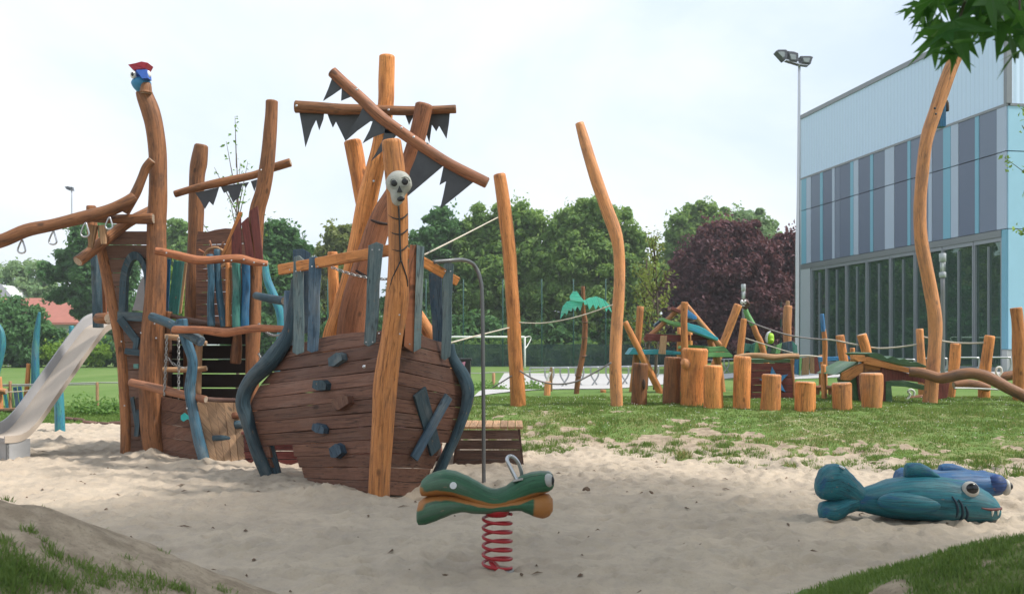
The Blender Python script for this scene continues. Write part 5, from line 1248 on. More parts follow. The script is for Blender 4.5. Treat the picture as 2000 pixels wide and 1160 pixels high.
# dragon shelter
DD = 17.3; dr = thing('dragon_shelter', 'low dragon shaped shelter with wavy green roof and dark red arched side', 'play shelter', P(*zC(800, 962), DD))
for nm, p, mt, dz, th in (('side_board', [(690, 668), (930, 728), (1100, 765), (1268, 800), (1246, 932), (1165, 944), (1150, 870), (1050, 805), (880, 785), (770, 785), (735, 800), (730, 966), (698, 966)], W_RD, 0, .06), ('arch_frame', [(733, 792), (880, 783), (1062, 826), (1062, 868), (900, 838), (778, 832), (787, 964), (733, 966)], W_MG, -.03, .12),
                          ('gable_beam', [(540, 600), (592, 588), (760, 640), (935, 682), (935, 724), (720, 680), (545, 645)], W_OR, -.08, .12), ('gable_beam', [(545, 640), (542, 715), (430, 788), (368, 782), (362, 722), (480, 658)], W_OR, -.06, .12), ('ridge_end', [(462, 572), (556, 574), (566, 622), (505, 630), (466, 606)], W_OR, -.12, .2),
                          ('roof', [(563, 560), (640, 552), (690, 562), (742, 602), (790, 582), (845, 612), (890, 600), (935, 630), (992, 630), (1078, 666), (1078, 678), (960, 668), (760, 632), (610, 598)], W_MG, -.05, 1.1), ('roof', [(308, 738), (400, 680), (505, 628), (498, 648), (410, 702), (345, 732)], W_MG, -.02, 1.1),
                          ('leg_board', [(445, 782), (480, 752), (496, 800), (502, 950), (480, 950)], W_MG, .1, .8), ('leg_board', [(488, 750), (545, 715), (560, 800), (560, 966), (515, 966)], W_RD, .02, .06), ('leg_board', [(552, 640), (700, 672), (700, 700), (552, 712)], W_OR, .03, .08)):
    pl(nm, [zC(*q) for q in p], DD+dz, mt, dr, th, .006)
b = MB(); q = P(*zC(700, 690), DD+.1); b.prism([q, q+V(0, 1, 0), q+V(0, 1, -1.1), q+V(0, 0, -1.1)], V(.05, 0, 0)); b.build('inner_wall', W_RD, dr)
# arched climbing log and rear log
al = log('climbing_log', pC([(925, 712, 78), (1010, 716, 86), (1100, 740, 90), (1180, 765, 92), (1250, 760, 92), (1350, 738, 96), (1450, 728, 96), (1550, 745, 98), (1650, 790, 98), (1760, 850, 95), (1890, 915, 95), (2010, 985, 95)]), (16.9, 16.2), W_BR, None, None, .06, 0, P(*zC(1400, 730), 16.6)); tag(al, 'long arched red brown log resting on the mound at the right edge', 'climbing log', 'climbing logs')
al = log('climbing_log', pC([(1665, 770, 60), (1740, 750, 75), (1850, 735, 80), (1990, 725, 80)]), 18.9, W_BR, None, None, .06, 0, P(*zC(1700, 760), 18.9)); tag(al, 'straight red brown log behind the rightmost post, with a white rope loop on it', 'climbing log', 'climbing logs')
al = log('climbing_log', pC([(1300, 830, 66), (1400, 812, 70), (1500, 822, 72), (1600, 852, 60)]), 18.2, W_BR, None, None, .06, 0, P(*zC(1400, 830), 18.2)); tag(al, 'short brown log lying behind the arched log', 'climbing log', 'climbing logs')
al = log('climbing_log', pC([(870, 965, 40), (960, 938, 50), (1060, 925, 50)]), 18.5, W_BR, None, None, .06, 0, P(*zC(960, 940), 18.5)); tag(al, 'thin brown log end seen through the dragon shelter arch', 'climbing log', 'climbing logs')
def rope(label, pts, mat=ROPE, r=.010, name='rope', cat='rope', group='ropes of the climbing course', sub=8):
    p = [P(*q) for q in pts]; b = MB(); b.tube([(a, r) for a in p], 8, sub, 0, 0, 0)
    o = b.build(name, mat, None, p[0]); return tag(o, label, cat, group)
rope('white rope loop on the log by the right edge', [zC(1690, 765)+(18.6,), zC(1655, 720)+(18.6,), zC(1665, 680)+(18.6,), zC(1695, 680)+(18.6,), zC(1700, 720)+(18.6,), zC(1665, 760)+(18.6,)], plain('white rope', (.72, .71, .68), .8), .022, 'rope_loop', 'rope loop', None)
rope('white rope loop inside the dragon shelter arch', [zC(965, 915)+(18.1,), zC(968, 880)+(18.1,), zC(940, 862)+(18.1,), zC(918, 880)+(18.1,), zC(935, 905)+(18.1,), zC(900, 950)+(18.1,), zC(830, 962)+(18.1,)], plain('white rope', (.72, .71, .68)), .022, 'rope_loop', 'rope loop', None)
d1 = pole1['depth']; d2 = pole2['depth']
rope('pale rope rising from the ship rail to the top of the nearest bare pole', [(828, 498, 10.2), (900, 462, 13), (972, 425, d1-.1)])
rope('rope running from behind the ship to the middle of the nearest bare pole', [(870, 672, 11.2), (930, 656, 13.5), (994, 640, d1-.15)])
rope('pale rope sagging between the middles of the two tall bare poles', [(1014, 630, d1-.15), (1060, 631, d1-.15), (1105, 624, d2-.1), (1150, 612, d2-.1), (1197, 595, d2-.15)])
rope('dark rope hanging low between the feet of the two tall bare poles', [(1015, 724, d1-.15), (1045, 741, d1-.15), (1085, 750, d1-.1), (1125, 745, d2-.1), (1160, 728, d2-.1), (1194, 708, d2-.15)], ROPED, .014)
rope('short dark rope going left from the foot of the pole right of the ship', [(999, 734, d1-.1), (980, 746, d1+.3), (962, 757, d1+.6)], ROPED, .012)
rope('grey rope from the curved post over the green boat to the blue topped post', [zB(1112, 285)+(20.5,), zB(1250, 340)+(20.5,), zB(1420, 395)+(20.5,), zB(1570, 425)+(20.5,), zC(215, 445)+(20.5,)], ROPED, .016)
rope('thin rope slanting in front of the green slatted boat', [zB(1100, 432)+(20.4,), zB(1250, 480)+(20.2,), zB(1400, 528)+(20, ), zB(1500, 555)+(19.8,)], ROPE, .012)
rope('white rope between the blue topped post and the leaning posts', [zC(220, 440)+(20.5,), zC(310, 450)+(19.6,), zC(400, 470)+(19.5,), zC(500, 488)+(19.2,)], ROPE, .016)
rope('white rope sagging above the dragon shelter roof', [zC(605, 508)+(19.2,), zC(680, 516)+(19.1,), zC(800, 510)+(19,), zC(900, 498)+(18.9,), zC(990, 484)+(18.9,)], ROPE, .017)
rope('white rope stretched behind the crooked pole to the right edge posts', [zC(1045, 420)+(18.9,), zC(1190, 452)+(18.8,), zC(1300, 468)+(18.8,), zC(1430, 474)+(18.6,), zC(1555, 470)+(18.4,)], ROPE, .016)
rope('white rope low behind the arched log', [zC(1310, 850)+(18.0,), zC(1450, 852)+(18,), zC(1680, 862)+(17.8,)], plain('white rope', (.72, .71, .68)), .016)
# low bench behind the stumps
lb = thing('low_bench', 'low brown timber bench behind the shortest stumps', 'bench', P(*zC(200, 930), 19.6))
log('seat', pC([(140, 845, 36), (210, 842, 36), (285, 848, 36)]), 19.6, W_RB, lb, None, .04)
for x in (160, 262): log('leg', pC([(x, 850, 30), (x, 905, 30)]), 19.65, W_RB, lb, None, .04, .15)
lb2 = log('short_post', pC([(470, 830, 36), (466, 945, 36)]), 18.6, W_OR, None, None, .05, .2, P(*zC(466, 945), 18.6)); tag(lb2, 'stub of an orange post between the two stumps before the dragon shelter', 'post')
# small things by the path
sd_ = GD(*zA(655, 896)); o = log('wooden_post', pA([(656, 792, 48), (654, 850, 50), (652, 898, 52)]), sd_, W_OR, None, None, .05, .2, P(*zA(652, 898), sd_)); tag(o, 'knee high orange stump post at the edge of the paving', 'post')
o = log('tree_stump', pA([(1076, 852, 44), (1075, 882, 46)]), GD(*zA(1075, 880)), W_OR, None, CUT, .04, .2, G(*zA(1075, 882))); tag(o, 'tiny flat stump in the grass right of the wooden palm', 'stump')
o = bd('wooden_stake', zA(683, 684), zA(684, 866), 4, sd_+.4, W_TN, None, .06, origin=P(*zA(684, 866), sd_+.4)); tag(o, 'thin pale stake behind the knee high stump post', 'stake')
o = bd('white_slat', zA(678, 720), zA(645, 800), 4, sd_+.3, WHITE, None, .03, origin=P(*zA(645, 800), sd_+.3)); tag(o, 'slanting white slat leaning on the pale stake', 'slat')
# ============================================================ left play area
zL = Zr(0, 490, 3.135)
def kelp(label, pts, d=None, n=.5):
    pts = [zL(a, b)+(w_/3.135,) for a, b, w_ in pts]
    return post(label, pts, W_KP, 'kelp_post', 'play post', 'turquoise kelp shaped posts', W_KP, .05, d=d)
kelp('tall blue tipped turquoise kelp post behind the slide', [(242, 375, 14), (232, 450, 30), (222, 540, 38), (215, 650, 44), (217, 780, 50), (218, 950, 52)], 21.2)
kelp('green tipped turquoise kelp post leaning right, half hidden by the slide', [(436, 458, 30), (440, 520, 32), (425, 590, 36), (385, 680, 40), (360, 760, 44), (362, 900, 54), (368, 1116, 60)])
kelp('turquoise kelp post cut by the left edge of the photo', [(-18, 440, 20), (5, 500, 40), (10, 580, 48), (-6, 680, 44), (-25, 760, 44), (-30, 960, 48)], 20.5)
k4 = post('light turquoise kelp post with a yellow edge behind the ship rails', [(518, 516, 12), (522, 545, 15), (533, 575, 18), (545, 605, 17), (549, 640, 15), (545, 690, 15), (540, 815, 16)], W_KP, 'kelp_post', 'play post', 'turquoise kelp shaped posts', W_KP, .05, d=18.8)
lbn = thing('plank_bench', 'plank bench with a backrest of blue and green slats left of the slide', 'bench', P(*zL(60, 1010), 21.0))
for p, mt in (([(18, 870), (35, 868), (52, 962), (35, 964)], W_TQ), ([(45, 838), (65, 834), (86, 958), (64, 962)], W_LG), ([(78, 834), (98, 832), (115, 956), (94, 960)], W_BL), ([(108, 830), (128, 830), (143, 952), (122, 956)], W_BL)): pl('back_slat', [zL(*q) for q in p], 21.0, mt, lbn, .04, .005)
bd('seat', zL(-60, 972), zL(165, 964), 4, 20.9, W_TN, lbn, .45); log('leg', [zL(12, 980)+(9,), zL(12, 1012)+(9,)], 21, W_OR, lbn, None, .03, .2); log('leg', [zL(150, 970)+(9,), zL(150, 1012)+(9,)], 21.1, W_OR, lbn, None, .03, .2)
post('orange post at the right end of the plank bench', [zL(176, 688)+(8,), zL(168, 800)+(9,), zL(154, 950)+(9,), zL(152, 1000)+(9,)], d=21.2, group='orange posts of the left play area')
post('orange log post cut by the left edge behind the plank bench', [zL(-4, 770)+(9,), zL(0, 880)+(10,), zL(4, 1010)+(10,)], d=20.8, group='orange posts of the left play area')
o = log('rough_log', [zL(-40, 862)+(13,), zL(0, 858)+(14,), (13, 764, 12)], 20.7, W_OR, None, None, .1, 0, P(*zL(0, 860), 20.7)); tag(o, 'rough orange log end resting on the plank bench', 'log')
rope('thin pale rope strung from the plank bench past the kelp post', [zL(30, 864)+(20.8,), zL(160, 856)+(20.9,), zL(300, 825)+(20.9,)], ROPE, .012)
o = log('timber_edging', [zL(-20, 1100)+(12,), zL(60, 1090)+(13,), zL(150, 1062)+(13,)], 17.2, W_GB, None, None, .06, 0, P(*zL(60, 1090), 17.2)); tag(o, 'grey brown log edging behind the foot of the slide', 'log edging', 'log edging of the sand pit')
eg = [((402, 1026), (448, 1032)), ((450, 1030), (515, 1038)), ((508, 1046), (590, 1054)), ((592, 1055), (668, 1060)), ((670, 1056), (745, 1052)), ((747, 1052), (830, 1056))]
el = ['first', 'second', 'third', 'fourth', 'fifth', 'sixth']
for i, (a, b_) in enumerate(eg):
    a = zL(*a); b_ = zL(*b_); d = GD((a[0]+b_[0])/2, (a[1]+b_[1])/2+4)
    o = log('edging_log', [a+(7,), ((a[0]+b_[0])/2, (a[1]+b_[1])/2, 7.5), b_+(7,)], d, W_GB, None, None, .08, 0, P(*a, d)); tag(o, '%s brown edging log counted from the slide along the sand' % el[i], 'log edging', 'log edging of the sand pit')
# ============================================================ sports hall
fA = ((1967-1000)/F*38, 38.0); fB = ((1565-1000)/F*55.3, 55.3)
fdir = V(fB[0]-fA[0], fB[1]-fA[1], 0); fL = fdir.length; fdir.normalize(); fn = V(-fdir.y, fdir.x, 0)     # outward normal points left
if fn.x > 0: fn = -fn
def ft(px):
    """distance along the facade for a photo column"""
    k = (px-1000)/F; return (fA[0]-k*fA[1])/(k*fdir.y-fdir.x)
def fp(t, z, out=0.): return V(fA[0], fA[1], z)+fdir*t+fn*out
hz = lambda y: CAMZ+(HY-y)/F*38
GB = -.6
hall = thing('sports_hall', 'tall sports hall with striped blue and grey cladding, white top and dark glass front', 'building', fp(0, .3))
zr, zpb, zj, zpn, zh = hz(34), hz(202), hz(295), hz(446), hz(461)
r1 = V(math.cos(math.radians(4)), math.sin(math.radians(4)), 0)*1.0      # second facade runs off to the right
r1 = (-fn*1.0).normalized()
CW = plain('white corrugated metal', (.46, .53, .60), .45, .3, .05)
m_, nt, bs = newmat('corrugated white metal'); tcu = N(nt, 'ShaderNodeUVMap').outputs[0]
wv = N(nt, 'ShaderNodeTexWave'); wv.bands_direction = 'X'; wv.inputs['Scale'].default_value = 1.1; wv.inputs['Distortion'].default_value = 0; nt.links.new(tcu, wv.inputs['Vector'])
g1 = ramp(nt, wv.outputs['Fac'], .0, .12, .9, 1.); cc = N(nt, 'ShaderNodeCombineXYZ'); [inp(nt, cc, i, g1) for i in range(3)]
nt.links.new(mixc(nt, 1., (.57, .71, .90, 1), cc.outputs[0], 'MULTIPLY'), bs.inputs['Base Color']); bs.inputs['Roughness'].default_value = .5; bump(nt, bs, wv.outputs['Fac'], .4, .03)
CORR = m_
def quad(b, t0, t1, z0, z1, out, th, m=0, axis=(0, 0, 1)):
    b.prism([fp(t0, z0, out), fp(t1, z0, out), fp(t1, z1, out), fp(t0, z1, out)], -fn*th, m, axis)
b = MB(); quad(b, .02, fL, zpb, zr, .0, .3)
b.build('white_parapet', CORR, hall)
W2 = 26.0
def quad2(b, u0, u1, z0, z1, out, th, m=0, axis=(0, 0, 1)):
    o = fp(0, 0, 0); e = -fdir
    q = lambda u, z: V(o.x, o.y, z)+r1*u+e*out
    b.prism([q(u0, z0), q(u1, z0), q(u1, z1), q(u0, z1)], fdir*th, m, axis)
b = MB(); quad2(b, .06, W2, zpb, zr, .0, .3); b.build('white_parapet', CORR, hall)
TRIM = plain('grey aluminium trim', (.22, .235, .25), .45, .4, .08)
b = MB(); quad(b, -.05, fL+.05, zr, zr+.22, .06, .35, 0, fdir); quad(b, 0, fL, zpb-.10, zpb, .05, .1, 0, fdir); b.build('edge_trim', TRIM, hall)
b = MB(); quad2(b, .3, W2, zr, zr+.22, .06, .35, 0, r1); quad2(b, .11, W2, zpb-.10, zpb, .05, .1, 0, r1); b.build('edge_trim', TRIM, hall)
b = MB(); o = fp(-.06, 0, .05); b.prism([V(o.x, o.y, zpb), V(o.x, o.y, zr-.004), V(o.x, o.y, zr-.004)+r1*.22, V(o.x, o.y, zpb)+r1*.22], fdir*.2, 0, (0, 0, 1)); b.build('corner_trim', TRIM, hall)
# core
CORE = plain('dark hall interior', (.03, .035, .035), .9)
b = MB(); c = [fp(.3, 0, -.35), fp(fL-.2, 0, -.35), fp(fL-.2, 0, -.35)+r1*W2, fp(.3, 0, -.35)+r1*W2]
b.prism([V(q.x, q.y, zh-.3) for q in c], V(0, 0, zr-.2-zh+.3)); b.build('hall_body', CORE, hall)
b = MB(); c = [fp(.3, 0, -3.2), fp(fL-.2, 0, -3.2), fp(fL-.2, 0, -3.2)+r1*(W2-3), fp(.3, 0, -3.2)+r1*(W2-3)]
b.prism([V(q.x, q.y, GB) for q in c], V(0, 0, zh-.4-GB)); b.build('hall_core', CORE, hall)
b = MB(); quad(b, fL-.01, fL+.25, GB, zr, .0, 3); b.build('end_wall', CW, hall)
# cladding strips
C_B = plain('cladding sky blue', (.17, .40, .54), .45, 0, .05, 2); C_L = plain('cladding light grey', (.40, .47, .60), .45, 0, .05, 2); C_D = plain('cladding slate', (.12, .15, .23), .5, 0, .06, 2); C_M = plain('cladding mid slate', (.155, .19, .275), .5, 0, .06, 2); C_P = plain('cladding pale blue', (.32, .56, .72), .45, 0, .05, 2)
zz4 = lambda z: 1480+z/2.319
ed = [200, 222, 243, 284, 297, 339, 351, 374, 421, 436, 459, 511, 525, 578, 621, 680, 695, 775, 792, 842, 877, 912, 986, 1005, 1085, 1129]
cm = 'BLMBDLMDBLDBMLDBMLMBLDBML'
mats = [C_B, C_L, C_D, C_M]; b = MB()
for i, ch in enumerate(cm):
    t1, t0 = ft(zz4(ed[i])), ft(zz4(ed[i+1])); t1 = min(t1, fL); t0 = max(t0, 0.02); mi = 'BLDM'.index(ch)
    for za, zb in ((zpn, zj-.02), (zj+.02, zpb-.104)): quad(b, t0+.012, t1-.012, za, zb, .02 if ch in 'DM' else .035, .12, mi)
b.build('cladding', mats, hall)
b = MB()
for u0, u1 in ((.04, 2.1),): 
    for za, zb in ((zpn, zj-.02), (zj+.02, zpb-.104), (hz(682), zpn-.03)): quad2(b, u0, u1, za, zb, .02, .12, 0)
for u0, u1, mi in ((2.13, 4.2, 1), (4.23, 5.0, 0), (5.03, 8, 2), (8.03, 9, 1), (9.03, W2, 2)):
    for za, zb in ((zpn, zj-.02), (zj+.02, zpb-.104), (hz(682), zpn-.03)): quad2(b, u0, u1, za, zb, .02, .12, mi)
b.build('cladding', [C_P, C_D, C_M], hall)
b = MB(); quad(b, .02, ft(1957), hz(682), zpn-.03, .02, .5, 0); b.build('corner_panel', C_B, hall)
b = MB(); quad(b, -.0, ft(1957), GB, hz(682)-.02, .0, .5, 0); quad2(b, .06, W2, GB, hz(682)-.02, .0, .3, 0); b.build('plinth', plain('pale concrete', (.42, .43, .44), .8, 0, .15, 4), hall)
b = MB(); quad(b, ft(1957), fL, zh, zpn-.03, .05, .3, 0, fdir); b.build('window_header', plain('grey aluminium trim', (.22, .235, .25)), hall)
b = MB(); quad(b, ft(1583), fL, GB, zh-.003, .03, .4, 0); b.build('end_pilaster', plain('pale grey panel', (.40, .44, .48), .5, 0, .06), hall)
# glazing: each bay a window with its pane
m_, nt, bs = newmat('dark reflective glass'); bs.inputs['Base Color'].default_value = (.075, .14, .112, 1); bs.inputs['Metallic'].default_value = .6; bs.inputs['Roughness'].default_value = .0; bs.inputs['Specular IOR Level'].default_value = .9; bs.inputs['IOR'].default_value = 1.65
tco = N(nt, 'ShaderNodeTexCoord').outputs['Object']; bump(nt, bs, noise(nt, tco, .5, 2), .012, .05)
GLASS = m_
MUL = plain('aluminium mullion', (.30, .32, .36), .4, .3, .06)
cols = [1957, 1901, 1840, 1786, 1738, 1692, 1652, 1613, 1584]
for i in range(8):
    t0, t1 = ft(cols[i])+.02, ft(cols[i+1])-.02; f_ = MB(); wM = .065
    quad(f_, t0, t0+wM, GB, zh-.003, .0, .22); quad(f_, t1-wM, t1, GB, zh-.003, .0, .22); tm = (t0+t1)/2; quad(f_, tm-.02, tm+.02, GB, zh-.3, -.02, .12)
    quad(f_, t0+wM, t1-wM, zh-.16, zh-.003, .0, .2, 0, fdir); quad(f_, t0+wM, t1-wM, GB, gz(19, 42)+.18, .0, .2, 0, fdir)
    wdw = f_.build('window', MUL, hall)
    g = MB(); quad(g, t0+wM, t1-wM, GB, zh-.16, -.10, .02); g.build('pane', GLASS, wdw)
    c = MB() if i in (1, 4, 6) else None
    if c: quad(c, tm-.9, tm-.55, GB, zh-.25, -1.3, .3); c.build('green_reflection_strip', plain('painted green reflection', (.09, .20, .15), .7), wdw)  # green strip added to imitate a reflection in the glass

# ============================================================ lamps and masts
zF = Zr(1490, 80, 16.575); FD = 44.0
fl = thing('floodlight_mast', 'tall grey floodlight mast with three lamps beside the hall end', 'floodlight', P(1558, 705, FD))
log('mast', [(1561, 127, 5), (1560, 300, 6), (1559, 420, 7), (1558, 480, 9.5), (1558, 560, 10), (1557, 706, 10.5)], FD, STEEL, fl, STEEL, 0, .4)
pl('bracket', [zF(740, 632), zF(1180, 768), zF(1480, 805), zF(1480, 775), zF(1200, 735), zF(790, 600)], FD-.2, STEEL, fl, .3)
for p in ([(420, 330), (510, 280), (770, 280), (805, 330), (795, 560), (690, 628)], [(800, 325), (1020, 345), (1155, 395), (1165, 640), (1120, 665), (900, 645)], [(1215, 488), (1550, 488), (1640, 520), (1600, 600), (1555, 750), (1285, 715)]):
    o = pl('lamp_housing', [zF(*q) for q in p], FD-.3, plain('dark lamp metal', (.10, .105, .12), .45, .4, .2), fl, .5, .03)
    cx_ = sum(q[0] for q in p)/len(p); cy_ = sum(q[1] for q in p)/len(p)
    pl('reflector', [zF(cx_+(q[0]-cx_)*.55-30, cy_+(q[1]-cy_)*.55+20) for q in p], FD-.34, plain('lamp glass', (.3, .33, .33), .25, .2), o, .04)
f2 = thing('floodlight_mast', 'thin distant floodlight mast above the trees on the left', 'floodlight', P(139, 700, 95))
log('mast', [(140, 372, 2.4), (140, 500, 3), (139, 700, 3.2)], 95, STEEL, f2, STEEL, 0, .4, n=8)
for a in ((126, 365), (133, 366)): pl('lamp_housing', [(a[0], a[1]), (a[0]+7, a[1]-1), (a[0]+9, a[1]+7), (a[0]+4, a[1]+5)], 94.8, plain('dark lamp metal', (.10, .105, .12)), f2, .4)
def lamppost(label, px, ytop, yb, d, wp, hh):
    r = thing('lamp_post', label, 'lamp post', P(px, yb, d), 'slim grey lamp posts'); k = d/F
    log('pole', [(px, ytop+hh, wp*.62), (px, yb, wp*.62)], d, STEELD, r, STEELD, 0, .3)
    c = P(px, ytop, d); b = MB(); b.tube([(c, wp/2*k), (c-V(0, 0, hh*.35*k), wp/2*k)], 14, 1, 0, 0, 0, .05); h_ = b.build('lamp_head', plain('lamp head grey', (.40, .42, .44), .4, .3), r)
    for i in range(4):
        a = i*math.pi/2+.5; p0 = c+V(math.cos(a)*wp*.38*k, math.sin(a)*wp*.38*k, -hh*.35*k); MB().tube([(p0, .015), (p0-V(0, 0, hh*.45*k), .015)], 6, 1, 0, 0, 0, 0).build('lamp_strut', plain('lamp head grey', (.4, .42, .44)), h_)
    c2 = c-V(0, 0, hh*.36*k); MB().tube([(c2, wp*.3*k), (c2-V(0, 0, hh*.42*k), wp*.3*k)], 12, 1, 0, 0, 0, 0).build('lamp_glass', plain('frosted glass', (.6, .62, .62), .3), h_)
    c3 = c-V(0, 0, hh*.8*k); MB().tube([(c3, wp/2*k), (c3-V(0, 0, hh*.22*k), wp/2*k)], 14, 1, 0, 0, 0, .1).build('collar', plain('lamp head grey', (.4, .42, .44)), h_)
lamppost('slim grey lamp post in front of the hall glass near the crooked pole', 1841, 495, 722, 30, 13, 46)
lamppost('slim grey lamp post rising behind the monkey head before the copper beech', 1452, 555, 735, 32, 9, 38)
# ============================================================ sports field furniture
GL = 60.0; gk = GL/F; goal = thing('football_goal', 'white football goal frame on the far field behind the ship', 'goal', P(1025, 718, GL))
gy = -.0
def pole_(a, b_, r): return MB().tube([(a, r), (b_, r)], 10, 1, 0, 0, 0, .05)
A = P(1025, 659, GL); B_ = P(795, 659, GL)
pole_(V(A.x, GL, 0), A, .06).build('goalpost', WHITE, goal); pole_(V(B_.x, GL, 0), B_, .06).build('goalpost', WHITE, goal); pole_(B_+V(0, 0, .03), A+V(0, 0, .03), .06).build('crossbar', WHITE, goal)
MB().tube([(A, .03), (P(1034, 657, GL+.3), .03), (P(1037, 661, GL+.5), .03), (P(1030, 675, GL+.2), .03), (P(1026, 680, GL), .03)], 8, 4, 0, 0, 0).build('net_support', WHITE, goal)
MB().tube([(B_, .03), (P(786, 657, GL+.3), .03), (P(783, 661, GL+.5), .03), (P(790, 680, GL+.2), .03)], 8, 4, 0, 0, 0).build('net_support', WHITE, goal)
# ball stop fence: green mesh and thin posts
FN = 63.0; bfz = thing('ball_stop_fence', 'high dark green mesh fence along the far edge of the field', 'fence', P(1200, 716, FN))
FG = plain('fence green', (.015, .075, .06), .5, 0, .1)
for i, px in enumerate((640, 735, 832, 905, 982, 1058, 1120, 1183, 1251, 1316, 1387, 1455, 1525)):
    top = 545 if px < 1300 else 588
    pole_(P(px, 722, FN), P(px, top, FN), .045).build('fence_post', FG, bfz)
m_, nt, bs = newmat('green wire mesh'); bs.inputs['Base Color'].default_value = (.012, .05, .05, 1); bs.inputs['Roughness'].default_value = .7
tr = N(nt, 'ShaderNodeBsdfTransparent'); mx = N(nt, 'ShaderNodeMixShader'); mx.inputs[0].default_value = .5; nt.links.new(tr.outputs[0], mx.inputs[1]); nt.links.new(bs.outputs[0], mx.inputs[2]); nt.links.new(mx.outputs[0], [n for n in nt.nodes if n.type == 'OUTPUT_MATERIAL'][0].inputs[0])
pl('mesh_panel', [(560, 672), (1560, 672), (1560, 717), (560, 717)], FN+.08, m_, bfz, .01, 0)
b = MB(); b.tube([(P(1258, 592, FN), .02), (P(1530, 592, FN), .02)], 6, 1, 0, 0, 0); b.build('top_wire', FG, bfz)
# white rail fence on the left
RF = 64.0; rf = thing('rail_fence', 'low white tube fence across the far side of the left lawn', 'fence', P(120, 718, RF))
pole_(P(-160, 700, RF), P(640, 700, RF), .05).build('rail', plain('fence grey white', (.55, .56, .56), .5), rf)
for px in range(-110, 640, 63): pole_(P(px, 720, RF), P(px, 700, RF), .05).build('fence_post', plain('fence grey white', (.55, .56, .56)), rf)
def wfence(label, posts_, y0, wires, d, ph):
    r = thing('wire_fence', label, 'fence', P(posts_[0][0], posts_[0][1], d), 'stake and wire fences')
    for (px, yb) in posts_: log('fence_post', [(px, yb-ph, 6), (px, yb, 6.4)], d, W_TN, r, None, .05, .2, n=8)
    for (a, b_) in wires:
        b = MB(); b.tube([(P(*a, d), .012), (P((a[0]+b_[0])/2, (a[1]+b_[1])/2+1.2, d), .012), (P(*b_, d), .012)], 6, 4, 0, 0, 0); b.build('wire', plain('grey wire', (.35, .35, .34), .6), r)
wfence('stake and wire fence on the lawn behind the slide', [(-60, 806), (20, 806), (95, 806), (190, 808), (285, 808), (380, 808)], 0, [((-100, 752), (190, 747)), ((190, 747), (420, 746)), ((-100, 754), (190, 750))], 20.9, 62)
wfence('stake and wire fence at the left edge of the paving right of the ship', [(905, 772), (964, 772), (1076, 765)], 0, [((905, 728), (964, 727)), ((964, 727), (1076, 722))], 27, 44)
# bicycle racks
rk = MB(); k = 38/F; w_ = .40; h_ = .66
RKM = plain('brushed rack steel', (.36, .37, .38), .4, .8, .1)
def hoop(): 
    return [V(-w_*.35, 0, -.05), V(-w_*.62, 0, .12), V(-w_, 0, h_*.55), V(-w_, 0, h_*.95), V(-w_*.8, 0, h_), V(w_*.8, 0, h_), V(w_, 0, h_*.95), V(w_, 0, h_*.55), V(w_*.62, 0, .12), V(w_*.35, 0, -.05)]
def one_rack(): 
    b = MB(); b.tube([(p, .03) for p in hoop()], 8, 3, 0, 0, 0); return b
proto = None
spots = [(1058+29.5*i, 756-.9*i, 'bicycle racks on the paving right of the ship', ['first', 'second', 'third', 'fourth', 'fifth', 'sixth', 'seventh', 'eighth', 'ninth'][i]+' bicycle rack hoop on the paving, counted from the pole right of the ship') for i in range(9)]
spots += [(1383+24*i, 729-.5*i, 'bicycle racks behind the climbing hut', ['leftmost', 'second', 'third', 'rightmost'][i]+' steel bicycle rack hoop in the far row seen behind the stumps') for i in range(4)]
spots += [(1700+62*i, 741-.8*i, 'bicycle racks under the hall windows', ['first', 'second', 'third', 'fourth', 'fifth'][i]+' bicycle rack hoop along the hall glass, counted from the left') for i in range(5)]
for (px, py, grp, lab) in spots:
    c = G(px, py)
    if proto is None: o = one_rack().build('bicycle_rack', RKM, None, V(0, 0, 0)); proto = o
    else: o = proto.copy(); COL.objects.link(o)
    o.location = (c.x, c.y, gz(c.x, c.y)); o.rotation_euler.z = -.12; tag(o, lab, 'bike rack', grp)
# bin
bc = P(906, 735, 22); bn = thing('litter_bin', 'black litter bin with a pink sticker behind the right rib of the ship', 'bin', bc)
b = MB(); b.box(P(908, 720, 22), (.26, .3, .42)); b.build('bin_body', BLACK, bn, bevel=.02)
b = MB(); b.box(P(908, 702, 22), (.32, .34, .05)); b.build('lid', BLACK, bn, bevel=.01)
pl('sticker', [(901, 708), (909, 706), (906, 722), (901, 720)], 21.82, plain('pink sticker', (.6, .25, .35), .5), bn, .01)
pole_(P(906, 731, 22), P(906, 790, 22), .04).build('bin_post', BLACK, bn)
# ============================================================ houses far on the left
hs = thing('house', 'white house with a red tiled roof behind the trees at the far left', 'house', P(90, 700, 85)); HDs = 85.0
HW = plain('house white render', (.66, .67, .68), .8, 0, .08); RT = plain('red roof tiles', (.36, .135, .10), .75, 0, .25, 2.5)
b = MB(); b.prism([P(-40, 690, HDs), P(152, 690, HDs), P(152, 625, HDs), P(-40, 625, HDs)], V(0, 7, 0)); b.build('wall', HW, hs)
b = MB(); a0, a1 = P(-60, 634, HDs-.5), P(156, 634, HDs-.5); b0, b1 = P(-60, 592, HDs+3.5), P(160, 592, HDs+3.5); b.prism([a0, a1, V(b1.x, b1.y, a1.z+2.3), V(b0.x, b0.y, a0.z+2.3)], V(0, .05, .2), 0, V(1, 0, 0)); b.build('roof', RT, hs)
b = MB(); b.prism([P(72, 655, HDs-.05), P(88, 655, HDs-.05), P(88, 642, HDs-.05), P(72, 642, HDs-.05)], V(0, .06, 0)); b.build('window', plain('window dark', (.05, .06, .07), .2), hs)
h2 = thing('house', 'white gabled house cut by the left edge behind the bushes', 'house', P(-30, 700, 92))
